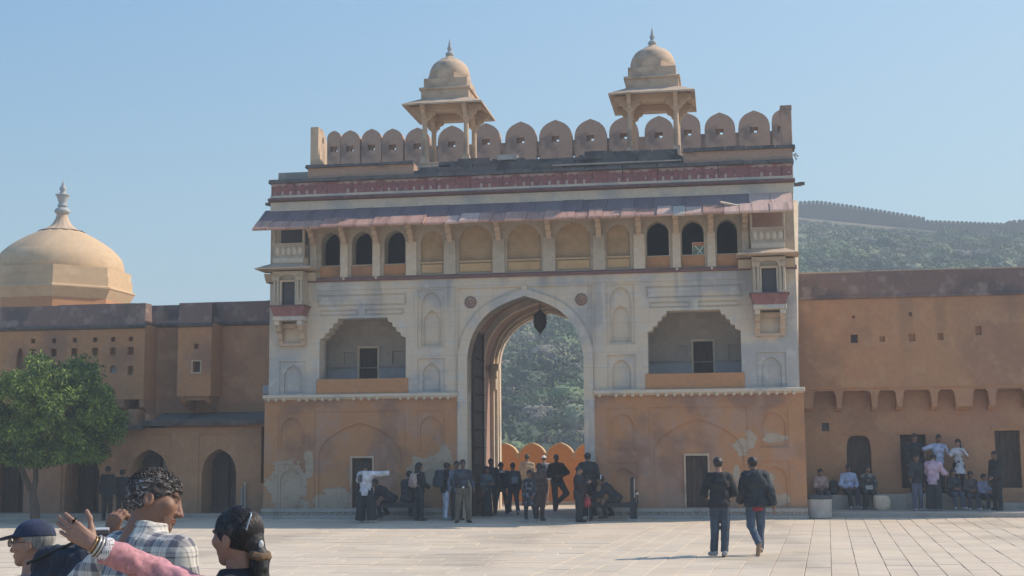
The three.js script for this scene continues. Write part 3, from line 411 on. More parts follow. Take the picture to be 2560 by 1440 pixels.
// ---------------------------------------------------------------- domed kiosks on the gatehouse roof
function kiosk(u, half, label) {
  const k = thing('domed_kiosk', label, 'kiosk', W(u, 10.3, -1.9), -TH, 'kiosks on the gateway roof');
  const c = half;
  obj('base_slab', [cbox(-c - 0.2, c + 0.2, 0, 0.14, -c - 0.2, c + 0.2, 0.02), cbox(-c - 0.12, c + 0.12, 0.14, 0.26, -c - 0.12, c + 0.12, 0.015)], M.sand, k);
  for (const sx of [-1, 1]) for (const sz of [-1, 1]) {
    const p = sub('column', k, V3(sx * c, 0.2, sz * c));
    obj('shaft', [taper(-0.12, 0.12, 0, 0.25, -0.12, 0.12, 0.02, 0.02), cyl(0.088, 0.075, 0.22, 1.35, 0, 0, 8), taper(-0.07, 0.07, 1.3, 1.46, -0.07, 0.07, -0.05, -0.05)], M.sand, p);
    const br = [[0.04, 1.36], [0.16, 1.4], [0.2, 1.5], [0.3, 1.54], [0.33, 1.64], [0.45, 1.68], [0.47, 1.8], [0.04, 1.8]];
    const b1 = prism(br, -0.06, 0.06), b2 = prism(br, -0.06, 0.06), b3 = prism(br, -0.06, 0.06), b4 = prism(br, -0.06, 0.06);
    b2.rotateY(Math.PI / 2); b3.rotateY(Math.PI); b4.rotateY(-Math.PI / 2);
    obj('bracket', [b1, b2, b3, b4], M.sand, p);
  }
  const bm = []; for (const s of [-1, 1]) { bm.push(cbox(-c - 0.12, c + 0.12, 1.84, 2.06, s * c - 0.09, s * c + 0.09, 0.01), cbox(s * c - 0.09, s * c + 0.09, 1.841, 2.059, -c + 0.09, c - 0.09, 0.01)); }
  obj('lintel', bm, M.sand, k);
  obj('ceiling', box(-c - 0.1, c + 0.1, 2.06, 2.14, -c - 0.1, c + 0.1), M.sand, k);
  const E = c + 0.58, I = c + 0.06, y0 = 1.98, y1 = 2.25; // drooping eave: four mitred slabs
  for (let i = 0; i < 4; i++) {
    const pos = []; const q = (a, b, d) => pos.push(...a, ...b, ...d), o0 = [-E, y0, E], o1 = [E, y0, E], i0 = [-I, y1, I], i1 = [I, y1, I], d = 0.05, lo = p => [p[0], p[1] - d, p[2]];
    q(o0, o1, i1); q(o0, i1, i0); q(lo(o1), lo(o0), lo(i0)); q(lo(o1), lo(i0), lo(i1)); q(lo(o0), lo(o1), o1); q(lo(o0), o1, o0); q(i0, i1, lo(i1)); q(i0, lo(i1), lo(i0));
    const g = new THREE.BufferGeometry(); g.setAttribute('position', new THREE.Float32BufferAttribute(pos, 3)); g.computeVertexNormals(); g.rotateY(i * Math.PI / 2); obj('eave', g, M.sand, k);
  }
  obj('attic', [cbox(-c - 0.1, c + 0.1, 2.2, 2.56, -c - 0.1, c + 0.1, 0.008), cbox(-c - 0.15, c + 0.15, 2.5, 2.58, -c - 0.15, c + 0.15, 0.02), cbox(-c - 0.03, c + 0.03, 2.58, 2.88, -c - 0.03, c + 0.03, 0.008)], M.sand, k);
  const oc = (r, a, b) => { const g = new THREE.CylinderGeometry(r, r, b - a, 8).toNonIndexed(); g.computeVertexNormals(); g.rotateY(Math.PI / 8); g.translate(0, (a + b) / 2, 0); return g; };
  obj('drum', oc(c + 0.03, 2.88, 3.06), M.sand, k);
  const R = c - 0.02, D = lathe([[R, 3.06], [R + 0.015, 3.15], [R * 0.985, 3.24], [R * 0.93, 3.34], [R * 0.83, 3.44], [R * 0.68, 3.53], [R * 0.48, 3.6], [R * 0.3, 3.645], [0.1, 3.68], [0.001, 3.69]], 36);
  obj('dome', D, M.sand, k);
  const lo = []; for (let i = 0; i < 8; i++) { const g = new THREE.SphereGeometry(0.1, 8, 6); g.scale(1, 0.28, 1.5); g.rotateX(0.42); g.translate(0, 3.64, 0.2); g.rotateY(i * Math.PI / 4); lo.push(g); }
  obj('lotus_cap', [...lo, lathe([[0.24, 3.61], [0.16, 3.69], [0.09, 3.75], [0.001, 3.76]], 16)], M.sand, k);
  obj('finial', lathe([[0.07, 3.73], [0.12, 3.77], [0.14, 3.82], [0.09, 3.87], [0.045, 3.9], [0.06, 3.93], [0.08, 3.99], [0.055, 4.06], [0.03, 4.09], [0.04, 4.12], [0.025, 4.19], [0.012, 4.26], [0.001, 4.31]], 14), M.finial, k);
  return k;
}
kiosk(-2.2, 0.64, 'left of the two sandstone kiosks on the gateway roof, under a small dome');
kiosk(4.06, 0.68, 'right of the two sandstone kiosks on the gateway roof, its dome darker with weathering');

// ---------------------------------------------------------------- hanging lantern in the arch
{ const l = thing('lantern', 'dark metal lantern hanging inside the tall gateway arch', 'lantern', W(0.5, 5.4, -2.2), -TH);
  obj('cage', [lathe([[0.001, 0.0], [0.03, 0.03], [0.1, 0.1], [0.17, 0.22], [0.19, 0.36], [0.17, 0.5], [0.2, 0.52], [0.19, 0.55], [0.1, 0.63], [0.04, 0.7], [0.001, 0.71]], 8)], mat({ color: C(0.05, 0.04, 0.035), roughness: 0.6 }), l);
  const ribs = []; for (let i = 0; i < 8; i++) { const a = i * Math.PI / 4; ribs.push(tube([V3(0.03 * Math.cos(a), 0.02, 0.03 * Math.sin(a)), V3(0.18 * Math.cos(a), 0.22, 0.18 * Math.sin(a)), V3(0.2 * Math.cos(a), 0.36, 0.2 * Math.sin(a)), V3(0.18 * Math.cos(a), 0.52, 0.18 * Math.sin(a))], 0.009, 8, 5)); }
  obj('rib', ribs, M.iron, l); const fin = new THREE.SphereGeometry(0.03, 10, 8); fin.translate(0, -0.02, 0); obj('drop', [fin, cyl(0.008, 0.008, -0.08, 0)], M.iron, l);
  obj('chain', [cyl(0.012, 0.012, 0.7, 1.22, 0, 0, 6)], M.iron, l); }

// ---------------------------------------------------------------- left range of the courtyard
const lw = thing('courtyard_range', 'ochre two-storey range left of the gateway with projecting bays and arched doorways', 'building', W(0, 0, 0), -TH);
{
  const holeA = [], bay = [[-12.12, 0], [-12.7, 0], [-13.29, 0], [-13.97, 0], [-14.66, 0], [-15.36, 0]];
  const small = [], mid = [];
  for (const [x] of bay) { small.push(rectPts(x - 0.07, x + 0.07, 5.34, 5.48)); mid.push(rectPts(x - 0.1, x + 0.1, 4.92, 5.16)); }
  const low = [archPts(-12.68, 0.11, 4.36, 4.5, 4.6, ROUND), rectPts(-12.2, -12.02, 4.3, 4.58), archPts(-13.3, 0.11, 4.36, 4.5, 4.6, ROUND), archPts(-15.35, 0.13, 4.36, 4.48, 4.58, ROUND)];
  const lan = archPts(-15.78, 0.13, 4.5, 4.75, 5.22);
  obj('bay', [plate(rectPts(-18.5, -11.66, 3.55, 5.85), [...small, ...mid, ...low, lan], -1.32, -1.2), box(-18.5, -11.66, 3.55, 5.85, -2.05, -1.4), box(-11.74, -11.66, 3.55, 5.85, -1.4, -1.32)], M.ochre, lw);
  obj('bay_corbel', [prism([[-2.3, 2.9], [-1.6, 2.9], [-1.5, 3.2], [-1.24, 3.3], [-1.2, 3.56], [-2.3, 3.56]], -11.8, -11.66), prism([[-2.3, 2.9], [-1.6, 2.9], [-1.5, 3.2], [-1.24, 3.3], [-1.2, 3.56], [-2.3, 3.56]], -18.5, -12.3)], M.ochreSide, lw);
  obj('window_pane', [plate(low[0], [], -1.38, -1.34)], M.alcoveDado, lw);
  for (const h of [low[2], low[3]]) obj('window_pane', plate(h, [], -1.38, -1.34), M.room, lw);
  obj('recessed_wall', [plate(rectPts(-12.8, -7.2, 2.8, 5.95), [rectPts(-7.98, -7.88, 4.25, 4.75)], -2.3, -2.1), box(-12.8, -7.2, 2.8, 5.95, -2.8, -2.36)], M.ochreSide, lw);
  // hanging bay with a small window
  const win = rectPts(-10.08, -9.84, 4.36, 4.68), nic = rectPts(-10.06, -9.92, 5.06, 5.22);
  obj('hanging_bay', [plate(rectPts(-10.58, -9.5, 3.62, 5.85), [win, nic], -1.32, -1.2), box(-10.58, -9.5, 3.62, 5.85, -2.1, -1.42), box(-10.58, -10.5, 3.62, 5.85, -1.42, -1.32), box(-9.58, -9.5, 3.62, 5.85, -1.42, -1.32)], M.ochre, lw);
  obj('bay_corbel', [prism([[-2.1, 3.2], [-1.7, 3.3], [-1.4, 3.42], [-1.2, 3.62], [-2.1, 3.62]], -10.5, -10.35), prism([[-2.1, 3.2], [-1.7, 3.3], [-1.4, 3.42], [-1.2, 3.62], [-2.1, 3.62]], -9.72, -9.57), box(-10.35, -9.72, 3.5, 3.615, -2.1, -1.3)], M.ochreSide, lw);
  obj('window_frame', [box(-10.12, -10.08, 4.33, 4.71, -1.21, -1.18), box(-9.84, -9.8, 4.33, 4.71, -1.21, -1.18), box(-10.12, -9.8, 4.68, 4.72, -1.21, -1.175), box(-10.14, -9.78, 4.3, 4.345, -1.21, -1.16)], M.sand, lw);
  obj('shutter', box(-10.08, -9.84, 4.36, 4.68, -1.36, -1.33), M.wood, lw);
  // weathered parapets follow the bays
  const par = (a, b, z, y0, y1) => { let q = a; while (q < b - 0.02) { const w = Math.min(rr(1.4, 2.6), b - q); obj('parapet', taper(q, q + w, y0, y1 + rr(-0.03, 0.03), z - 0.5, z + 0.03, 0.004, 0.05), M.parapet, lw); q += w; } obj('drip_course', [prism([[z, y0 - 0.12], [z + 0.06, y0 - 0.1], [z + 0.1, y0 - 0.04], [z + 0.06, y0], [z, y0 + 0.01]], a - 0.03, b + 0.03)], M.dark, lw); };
  par(-18.5, -11.66, -1.2, 5.85, 6.5); par(-12.8, -10.58, -2.1, 5.95, 6.56); par(-10.58, -9.5, -1.2, 5.85, 6.48); par(-10.5, -7.2, -2.1, 5.95, 6.6);
  // terrace over the lower storey
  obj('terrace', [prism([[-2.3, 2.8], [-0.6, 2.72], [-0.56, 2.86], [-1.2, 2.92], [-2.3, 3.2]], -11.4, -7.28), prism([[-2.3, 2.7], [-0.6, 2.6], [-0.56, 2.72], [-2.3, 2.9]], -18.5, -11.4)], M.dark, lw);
  obj('terrace_block', [box(-12.05, -11.75, 2.72, 3.25, -1.6, -1.0), box(-11.45, -11.3, 2.8, 3.1, -1.3, -0.9)], M.ochreSide, lw);
  const arches = [[-11.26, 0.62, 2.02], [-9.04, 0.54, 2.02], [-13.4, 0.56, 1.95], [-15.9, 0.6, 1.95], [-17.6, 0.6, 1.95]], ah = arches.map(a => archPts(a[0], a[1], 0.0, 1.25, a[2]));
  const fr = arches.map(a => rectPts(a[0] - a[1] - 0.1, a[0] + a[1] + 0.1, 0.0, 2.46)), lift = h => h.map(p => [p[0], Math.max(p[1], 0.12)]);
  const drain = rectPts(-7.72, -7.56, 1.0, 2.65);
  obj('arcade_wall', [plate(rectPts(-18.5, -7.28, 0.05, 2.66), [...fr.map(lift), drain], -0.84, -0.8), plate(rectPts(-18.5, -7.28, 0.05, 2.66), [...ah.map(lift), drain], -1.5, -0.84)], M.ochreSide, lw);
  obj('drain_back', box(-7.74, -7.54, 0.98, 2.66, -1.56, -1.5), M.dark, lw);
  obj('plinth', [cbox(-18.5, -7.3, -0.05, 0.12, -2, -0.55, 0.015)], M.stone, lw);
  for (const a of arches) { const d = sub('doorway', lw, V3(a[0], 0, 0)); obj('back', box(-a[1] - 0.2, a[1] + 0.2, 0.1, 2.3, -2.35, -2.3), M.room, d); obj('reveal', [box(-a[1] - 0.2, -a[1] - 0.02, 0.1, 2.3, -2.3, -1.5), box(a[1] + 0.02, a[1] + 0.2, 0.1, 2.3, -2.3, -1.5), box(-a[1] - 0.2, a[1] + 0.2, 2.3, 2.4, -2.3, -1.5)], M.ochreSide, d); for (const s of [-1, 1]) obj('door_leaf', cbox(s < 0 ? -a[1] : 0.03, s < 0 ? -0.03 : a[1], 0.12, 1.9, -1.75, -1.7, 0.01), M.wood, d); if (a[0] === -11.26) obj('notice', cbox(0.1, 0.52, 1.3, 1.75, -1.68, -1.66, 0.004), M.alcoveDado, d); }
  obj('roof', box(-18.5, -7.24, 5.7, 5.8, -8, -2.3), M.stone, lw);
  obj('rear_wall', box(-18.5, -7.24, 0, 5.8, -8, -7.7), M.ochreSide, lw);
}
{ const b = thing('utility_box', 'small pale utility box fixed on the ochre wall beside the gateway corner', 'utility box', W(-8.0, 3.82, -2.1), -TH); obj('case', cbox(-0.12, 0.12, -0.13, 0.13, 0, 0.12, 0.01), mat({ color: C(0.5, 0.52, 0.53), roughness: 0.5 }), b); obj('door', cbox(-0.095, 0.095, -0.1, 0.1, 0.12, 0.13, 0.004), mat({ color: C(0.36, 0.38, 0.4), roughness: 0.5 }), b); }
[[-9.22, 0.75, 'shorter of the two pale posts beside the right arched doorway of the left range'], [-9.12, 0.88, 'taller of the two pale posts beside the right arched doorway, with a round top']].forEach(([u, h, l], i) => { const p = thing('post', l, 'post', W(u + 0.95, 0.12, -0.72), -TH, 'posts by the arched doorway'); obj('shaft', cyl(0.035, 0.03, 0, h - 0.05), M.stone, p); const s = new THREE.SphereGeometry(0.045, 12, 8); s.translate(0, h - 0.02, 0); obj('knob', s, M.sand, p); obj('foot', cyl(0.06, 0.05, 0, 0.05), M.stone, p); });

// ---------------------------------------------------------------- big dome behind the left range
{
  const d = thing('domed_hall', 'large golden plaster dome on an octagonal drum rising behind the left range', 'building', W(-21.35, 0, -14), -TH);
  const oc = (r, a, b, r2 = r) => { const g = new THREE.CylinderGeometry(r2 / Math.cos(Math.PI / 8), r / Math.cos(Math.PI / 8), b - a, 8).toNonIndexed(); g.computeVertexNormals(); g.rotateY(Math.PI / 8); g.translate(0, (a + b) / 2, 0); return g; };
  obj('wall', oc(2.6, 0, 8.2), M.ochre, d);
  obj('drum', [oc(2.7, 8.62, 9.02), oc(2.64, 9.02, 9.4)], M.dome, d);
  obj('cornice', [oc(2.6, 8.12, 8.52, 2.8), oc(2.82, 8.52, 8.58), oc(2.76, 8.58, 8.63, 2.72)], M.dome, d);
  const P = [[2.5, 9.2], [2.57, 9.4], [2.58, 9.55], [2.55, 9.75], [2.47, 9.98], [2.3, 10.2], [2.05, 10.43], [1.75, 10.65], [1.42, 10.85], [1.1, 11.02], [0.85, 11.14], [0.55, 11.25], [0.3, 11.34], [0.001, 11.4]];
  obj('dome', lathe(P, 64), M.dome, d);
  const petals = []; const n = 14; // lotus skirt: fluted, flaring collar
  const pg = new THREE.CylinderGeometry(1, 1, 1, n * 6, 14, true), p = pg.attributes.position; const cv = [[0.2, 12.0], [0.22, 11.85], [0.28, 11.66], [0.38, 11.48], [0.54, 11.32], [0.76, 11.2], [0.98, 11.13]];
  for (let i = 0; i < p.count; i++) { const t = 0.5 - p.getY(i), a = Math.atan2(p.getZ(i), p.getX(i)), f = t * (cv.length - 1), k = Math.min(cv.length - 2, Math.floor(f)), r0 = mix(cv[k][0], cv[k + 1][0], f - k), y = mix(cv[k][1], cv[k + 1][1], f - k), rib = Math.abs(Math.cos(a * n / 2)); const r = r0 * (1 - 0.14 * (1 - rib) * sst(0, 1, t) * 1.2); p.setXYZ(i, r * Math.cos(a), y - 0.1 * (1 - rib) * 0 + 0.05 * (1 - rib) * t, r * Math.sin(a)); }
  pg.computeVertexNormals(); const under = pg.clone(); const up = under.attributes.position; for (let i = 0; i < up.count; i++) { up.setX(i, up.getX(i) * 0.94); up.setZ(i, up.getZ(i) * 0.94); up.setY(i, up.getY(i) - 0.04); }
  obj('lotus_skirt', [pg, under], M.sand, d);
  obj('finial', lathe([[0.22, 11.9], [0.3, 11.95], [0.33, 12.03], [0.27, 12.12], [0.15, 12.18], [0.2, 12.22], [0.22, 12.27], [0.15, 12.31], [0.17, 12.4], [0.22, 12.55], [0.25, 12.66], [0.31, 12.7], [0.29, 12.73], [0.12, 12.75], [0.14, 12.82], [0.1, 12.86], [0.14, 12.93], [0.15, 12.99], [0.1, 13.06], [0.11, 13.09], [0.05, 13.12], [0.07, 13.18], [0.03, 13.25], [0.012, 13.32], [0.001, 13.37]], 24), M.finial, d);
}

// ---------------------------------------------------------------- right range
const rw = thing('courtyard_wall', 'ochre wall right of the gateway with corbelled overhang, doorways and small windows', 'wall', W(0, 0, -2.6), -TH);
{
  const X = px => 8.25 + (px - 2000) * 0.01137, Y = py => 7.06 - (py - 681) * 0.01178;
  const sq = (px, py, w, h) => rectPts(X(px) - w / 2, X(px) + w / 2, Y(py) - h / 2, Y(py) + h / 2);
  const w1 = sq(2130, 850, 0.2, 0.24), nich = [sq(2200, 852, 0.15, 0.16), sq(2274, 850, 0.19, 0.22), sq(2345, 849, 0.15, 0.2), sq(2438, 836, 0.17, 0.26), sq(2272, 792, 0.1, 0.12), sq(2130, 796, 0.08, 0.08)];
  const ops = [[2021, 2080], [2093, 2168], [2182, 2230], [2244, 2316], [2329, 2374], [2415, 2456], [2471, 2543], [2556, 2610], [2625, 2690]];
  // lower edge of the overhang: a row of corbels between flat-headed openings
  const edge = [[8.0, 3.06]]; for (const [a, b] of ops) { const A = X(a), B = X(b); edge.push([A - 0.01, 3.06], [A + 0.03, 3.46], [A + 0.09, 3.55], [B - 0.09, 3.55], [B - 0.03, 3.46], [B + 0.01, 3.06]); }
  edge.push([17.6, 3.06], [17.6, 6.3], [8.0, 6.3]);
  obj('overhang_wall', [plate(edge, [w1, ...nich], -0.1, 0), plate([[8.0, 3.6], [17.6, 3.6], [17.6, 6.3], [8.0, 6.3]], [w1], -1.0, -0.1)], M.ochreSide, rw);
  for (const [a, b] of [[2080, 2093], [2168, 2182], [2230, 2244], [2316, 2329], [2374, 2415], [2456, 2471], [2543, 2556], [2000, 2021]]) { const A = Math.max(X(a), 8.05), B = X(b), c = (A + B) / 2, w = (B - A) / 2 + 0.01; obj('corbel', prism([[-0.45, 2.95], [-0.3, 2.98], [-0.22, 3.1], [-0.1, 3.14], [-0.06, 3.28], [-0.08, 3.58], [-0.45, 3.58]], c - w * 0.9, c + w * 0.9), M.ochre, rw); }
  obj('drip_course', prism([[0, 3.6], [0.02, 3.61], [0.025, 3.64], [0, 3.65]], 8.0, 17.6), M.ochre, rw);
  let q = 8.0; while (q < 17.5) { const w = Math.min(rr(1.6, 3), 17.6 - q); obj('parapet', taper(q, q + w, 6.3, 7.03 + rr(-0.012, 0.012), -0.7, 0.03, 0.003, 0.03), M.parapet, rw); q += w; }
  obj('coping', box(8.0, 17.6, 7.02, 7.07, -0.62, -0.02), M.sand, rw);
  obj('drip_course', prism([[0, 6.24], [0.05, 6.25], [0.07, 6.29], [0.05, 6.33], [0, 6.34]], 8.0, 17.6), M.parapet, rw);
  const w2 = sq(2052, 1067, 0.21, 0.24), dA = archPts(X(2134), 0.35, 0.42, 1.8, 2.25, [[1, 0], [0.97, 0.3], [0.9, 0.62], [0.78, 0.85], [0.55, 0.97], [0.2, 1], [0, 1]]), d2 = rectPts(X(2238), X(2302), 0.72, 2.27), d3 = rectPts(X(2471), X(2532), 0.72, 2.36);
  obj('lower_wall', [plate(rectPts(8.0, 17.6, -0.05, 3.7), [w2, dA, d2, d3], -0.7, -0.42), box(8.0, 17.6, 3.6, 3.66, -0.42, -0.1)], M.ochreSide, rw);
  obj('window_grille', box(X(2130) - 0.1, X(2130) + 0.1, Y(850) - 0.12, Y(850) + 0.12, -0.2, -0.16), M.room, rw);
  obj('window_grille', box(X(2052) - 0.1, X(2052) + 0.1, Y(1067) - 0.12, Y(1067) + 0.12, -0.55, -0.5), M.room, rw);
  for (const [a, b, y0, y1, arch] of [[X(2134) - 0.35, X(2134) + 0.35, 0.42, 2.25, 1], [X(2238), X(2302), 0.72, 2.27, 0], [X(2471), X(2532), 0.72, 2.36, 0]]) {
    const d = sub('door', rw, V3((a + b) / 2, y0, -0.42)), w = (b - a) / 2, h = y1 - y0;
    for (let i = 0; i < 4; i++) obj('plank', cbox(-w + i * w / 2 + 0.003, -w + (i + 1) * w / 2 - 0.003, 0, h, -0.24, -0.2, 0.006), M.wood, d);
    obj('rail', [box(-w, w, h * 0.3, h * 0.36, -0.2, -0.18), box(-w, w, h * 0.68, h * 0.74, -0.2, -0.18)], M.wood, d);
    if (!arch) obj('lintel', box(-w - 0.08, w + 0.08, h, h + 0.07, -0.2, 0.035), M.ochre, d); else obj('hood', [box(-w - 0.1, w + 0.1, h + 0.05, h + 0.09, 0, 0.03)], M.ochre, d);
  }
  obj('bench', [cbox(8.2, 9.7, 0.1, 0.55, -0.45, 0.2, 0.02), cbox(9.7, 11.0, 0.1, 0.56, -0.45, 0.2, 0.02), cbox(11.0, 13.1, 0.1, 0.58, -0.45, 0.2, 0.02), cbox(13.1, 17.6, 0.1, 0.3, -0.45, 0.25, 0.02)], M.stone, rw);
  obj('rear_wall', box(8.0, 17.6, -0.05, 3.7, -1.2, -0.75), M.ochreSide, rw);
}
tag(obj('platform', [(() => { const g = cbox(8.05, 17.6, -0.05, 0.14, -3.1, -0.65, 0.02); g.rotateY(-TH); const c = W(0, 0, 0); g.translate(c.x, 0, c.z); return g; })()], M.stone), null, null, null, 'structure');
{ const p = thing('planter', 'big round pale concrete planter with a dark rim at the foot of the gateway', 'planter', W(8.38, 0.0, -0.35), -TH);
  obj('tub', lathe([[0.001, 0], [0.34, 0], [0.36, 0.04], [0.37, 0.5], [0.36, 0.54], [0.32, 0.54], [0.31, 0.45], [0.001, 0.45]], 32), mat({ map: M.stone.map, color: C(1.3, 1.3, 1.3), bumpMap: plasterBump, bumpScale: 0.01 }), p, true); obj('rim', lathe([[0.37, 0.52], [0.39, 0.55], [0.38, 0.62], [0.33, 0.63], [0.31, 0.55], [0.37, 0.52]], 32), mat({ color: C(0.05, 0.055, 0.06), roughness: 0.6 }), p);
  obj('soil', cyl(0.32, 0.32, 0.45, 0.55, 0, 0, 24), mat({ color: C(0.06, 0.045, 0.035) }), p); }
{ const b = thing('stone_block', 'rough grey stone block standing by the bench under the arched door', 'stone block', W(10.25, 0.14, -2.0), -TH); const g = new THREE.IcosahedronGeometry(0.3, 3), p = g.attributes.position; for (let i = 0; i < p.count; i++) { const x = p.getX(i), y = p.getY(i), z = p.getZ(i), n = 0.82 + 0.3 * vn3(x * 5 + 9, y * 5, z * 5); const sx = Math.sign(x) * Math.pow(Math.abs(x) / 0.3, 0.6) * 0.24, sy = Math.sign(y) * Math.pow(Math.abs(y) / 0.3, 0.6) * 0.23, sz = Math.sign(z) * Math.pow(Math.abs(z) / 0.3, 0.6) * 0.22; p.setXYZ(i, sx * n, sy * n + 0.2, sz * n); } g.computeVertexNormals(); obj('boulder', g, M.lime, b); }

// ---------------------------------------------------------------- battlement beyond the passage
{
  const b = thing('rampart', 'bright orange battlement with pointed merlons seen through the gateway arch', 'wall', W(0, 0, -9.9), -TH);
  for (let i = -4; i < 6; i++) { const p = archPts(0, 0.5, 0.0, 1.62, 2.15, [[1, 0], [0.95, 0.28], [0.84, 0.5], [0.65, 0.7], [0.4, 0.86], [0.15, 0.96], [0, 1]]); const o = obj('merlon', plate(p, [], -0.45, 0), M.ochreBright, b); o.position.x = 0.1 + i * 1.0; const e = []; const arc = p.slice(2); const out = arc.map(q => [q[0] * 1.0, q[1] + 0.0]), inn = arc.map(q => [q[0] * 0.93, q[1] - 0.045]); const c = obj('coping', plate([...out, ...inn.reverse()], [], -0.455, 0.02), M.gold, b); c.position.x = o.position.x; c.position.y = 0.012; }
  obj('kerb', cbox(-5, 7, -0.05, 0.09, 0, 0.35, 0.015), M.lime, b);
}

// ---------------------------------------------------------------- the wooded hill and the fort wall on its ridge
const ridgeY = u => 18 + 28.3 * sst(-88, 2, u) - Math.max(0, u - 20) * 0.145 - 30 * sst(66, 120, u);
const hillY = (u, w) => { const t = clamp((-w - 62) / 158), r = ridgeY(u); const beyond = w < -220 ? (-w - 220) * 0.25 : 0; return -1 + (r + 1) * Math.pow(t, 0.92) + (fbm(u * 0.03 + 50, w * 0.03, 4, 0, 77) - 0.5) * 9 * sst(0, 0.12, t) * sst(1, 0.86, t) - beyond; };
{
  const nx = 110, nz = 60, pos = [], idx = [];
  for (let j = 0; j <= nz; j++) for (let i = 0; i <= nx; i++) { const u = -190 + i * (400 / nx), w = -58 - j * (240 / nz), q = W(u, hillY(u, w), w); pos.push(q.x, q.y, q.z); }
  for (let j = 0; j < nz; j++) for (let i = 0; i < nx; i++) { const a = j * (nx + 1) + i, b = a + 1, c = a + nx + 1, d = c + 1; idx.push(a, b, c, b, d, c); }
  const g = new THREE.BufferGeometry(); g.setAttribute('position', new THREE.Float32BufferAttribute(pos, 3)); g.setIndex(idx); g.computeVertexNormals();
  tag(obj('hill', g, stained([0.13, 0.115, 0.075], [0.09, 0.08, 0.05], [0.2, 0.17, 0.12], 40, 401)), null, null, null, 'structure');
  // scrub: leafy tufts scattered over the slope
  const kinds = [0, 1, 2].map(k => { const P = [], Nn = []; const n = k === 2 ? 240 : 320; for (let i = 0; i < n; i++) { const a = rr(0, 6.283), e = Math.asin(rr(-0.2, 1)), r = Math.pow(rnd(), 0.4), c = V3(Math.cos(a) * Math.cos(e) * r, Math.sin(e) * r * 0.8 + 0.25, Math.sin(a) * Math.cos(e) * r); const s = rr(0.035, 0.085), t1 = V3(rr(-1, 1), rr(-1, 1), rr(-1, 1)).normalize(), t2 = V3(rr(-1, 1), rr(-1, 1), rr(-1, 1)).cross(t1).normalize(); const A = c.clone().addScaledVector(t1, s), B = c.clone().addScaledVector(t2, s * 0.8), D = c.clone().addScaledVector(t1, -s), E = c.clone().addScaledVector(t2, -s * 0.8); P.push(...A, ...B, ...D, ...A, ...D, ...E); }
    const core = new THREE.IcosahedronGeometry(0.72, 2).toNonIndexed(), cp = core.attributes.position; for (let i = 0; i < cp.count; i++) { const x = cp.getX(i), y = cp.getY(i), z = cp.getZ(i), f = 0.75 + 0.5 * vn3(x * 4 + k * 9, y * 4, z * 4); P.push(x * f, y * f * 0.75 + 0.22, z * f); }
    const g = new THREE.BufferGeometry(); g.setAttribute('position', new THREE.Float32BufferAttribute(P, 3)); g.computeVertexNormals(); return g; });
  const spots = [[], [], []]; const cols = [[0.08, 0.12, 0.06], [0.13, 0.175, 0.085], [0.19, 0.21, 0.125], [0.16, 0.15, 0.12], [0.045, 0.07, 0.045]];
  for (let i = 0; i < 15000; i++) { const w = -64 - 152 * Math.pow(rnd(), 0.85), half = (37 - w) * 0.42, u = -(-w) * 0 + rr(-half - 12, half + 12) + (w) * 0.155 * -1 * -1; const n = fbm(u * 0.05 + 7, w * 0.05, 3, 0, 91); if (n < 0.36 && rnd() < 0.6) continue; const vis = (u > 5 + 0.02 * -w || (u < 2 && u > -60)); if (!vis && rnd() < 0.5) continue; const s = (0.6 + 2.1 * Math.pow(rnd(), 2)) * (0.7 + 0.7 * n); if (u > 8 && w < -213) continue; if (w < -200 && s > (w < -207 ? 0.9 : 1.3)) continue; spots[Math.floor(rnd() * 3)].push([u, w, s, Math.floor(rnd() * 5), rnd()]); }
  for (let i = 0; i < 2600; i++) { const w = rr(-213, -165), u = rr(10, 72), n = fbm(u * 0.05 + 7, w * 0.05, 3, 0, 91), s = rr(0.5, w < -203 ? 0.9 : 1.6); spots[Math.floor(rnd() * 3)].push([u, w, s, Math.floor(rnd() * 5), rnd()]); }
  const tuftMat = mat({ color: 0xffffff, side: THREE.DoubleSide, roughness: 1 });
  const grp = thing('scrub', null, null, V3(0, 0, 0)); tag(grp, 'grey-green scrub and small trees covering the hillside behind', 'scrub', null, 'stuff');
  kinds.forEach((g, k) => { const im = new THREE.InstancedMesh(g, tuftMat, spots[k].length); im.name = 'foliage'; im.userData.kind = 'stuff'; const m = new THREE.Matrix4(), q = new THREE.Quaternion(), c = new THREE.Color(); spots[k].forEach(([u, w, s, ci, r], i) => { q.setFromAxisAngle(V3(0, 1, 0), r * 6.283); m.compose(W(u, hillY(u, w) - 0.1, w), q, V3(s * 1.1, s * (0.75 + 0.5 * r), s * 1.1)); im.setMatrixAt(i, m); const l = cols[ci], f = 0.75 + 0.5 * r; c.setRGB(l[0] * f, l[1] * f, l[2] * f); im.setColorAt(i, c); }); grp.add(im); });
  // fort wall
  const f = thing('fort_wall', 'long battlemented fort wall running down the hill ridge to a round bastion', 'fort wall', W(0, 0, -219), -TH);
  const fm = stained([0.17, 0.145, 0.125], [0.1, 0.09, 0.085], [0.25, 0.21, 0.17], 12, 411); const top = u => (u < 45 ? 48.5 - Math.max(0, u - 25) * 0.17 - 0.004 * Math.pow(Math.max(0, u - 25), 1.7) : 44.0 - (u - 45) * 0.075);
  for (let u = 16; u < 61; u += 3) { const b = Math.min(u + 3, 61), t0 = top(u + 0.01), t1 = top(b - 0.01); obj('wall', ext(poly([[u, Math.min(t0, t1) - 9], [b, Math.min(t0, t1) - 9], [b, t1 - 0.35], [u, t0 - 0.35]]), -1, 0), fm, f); }
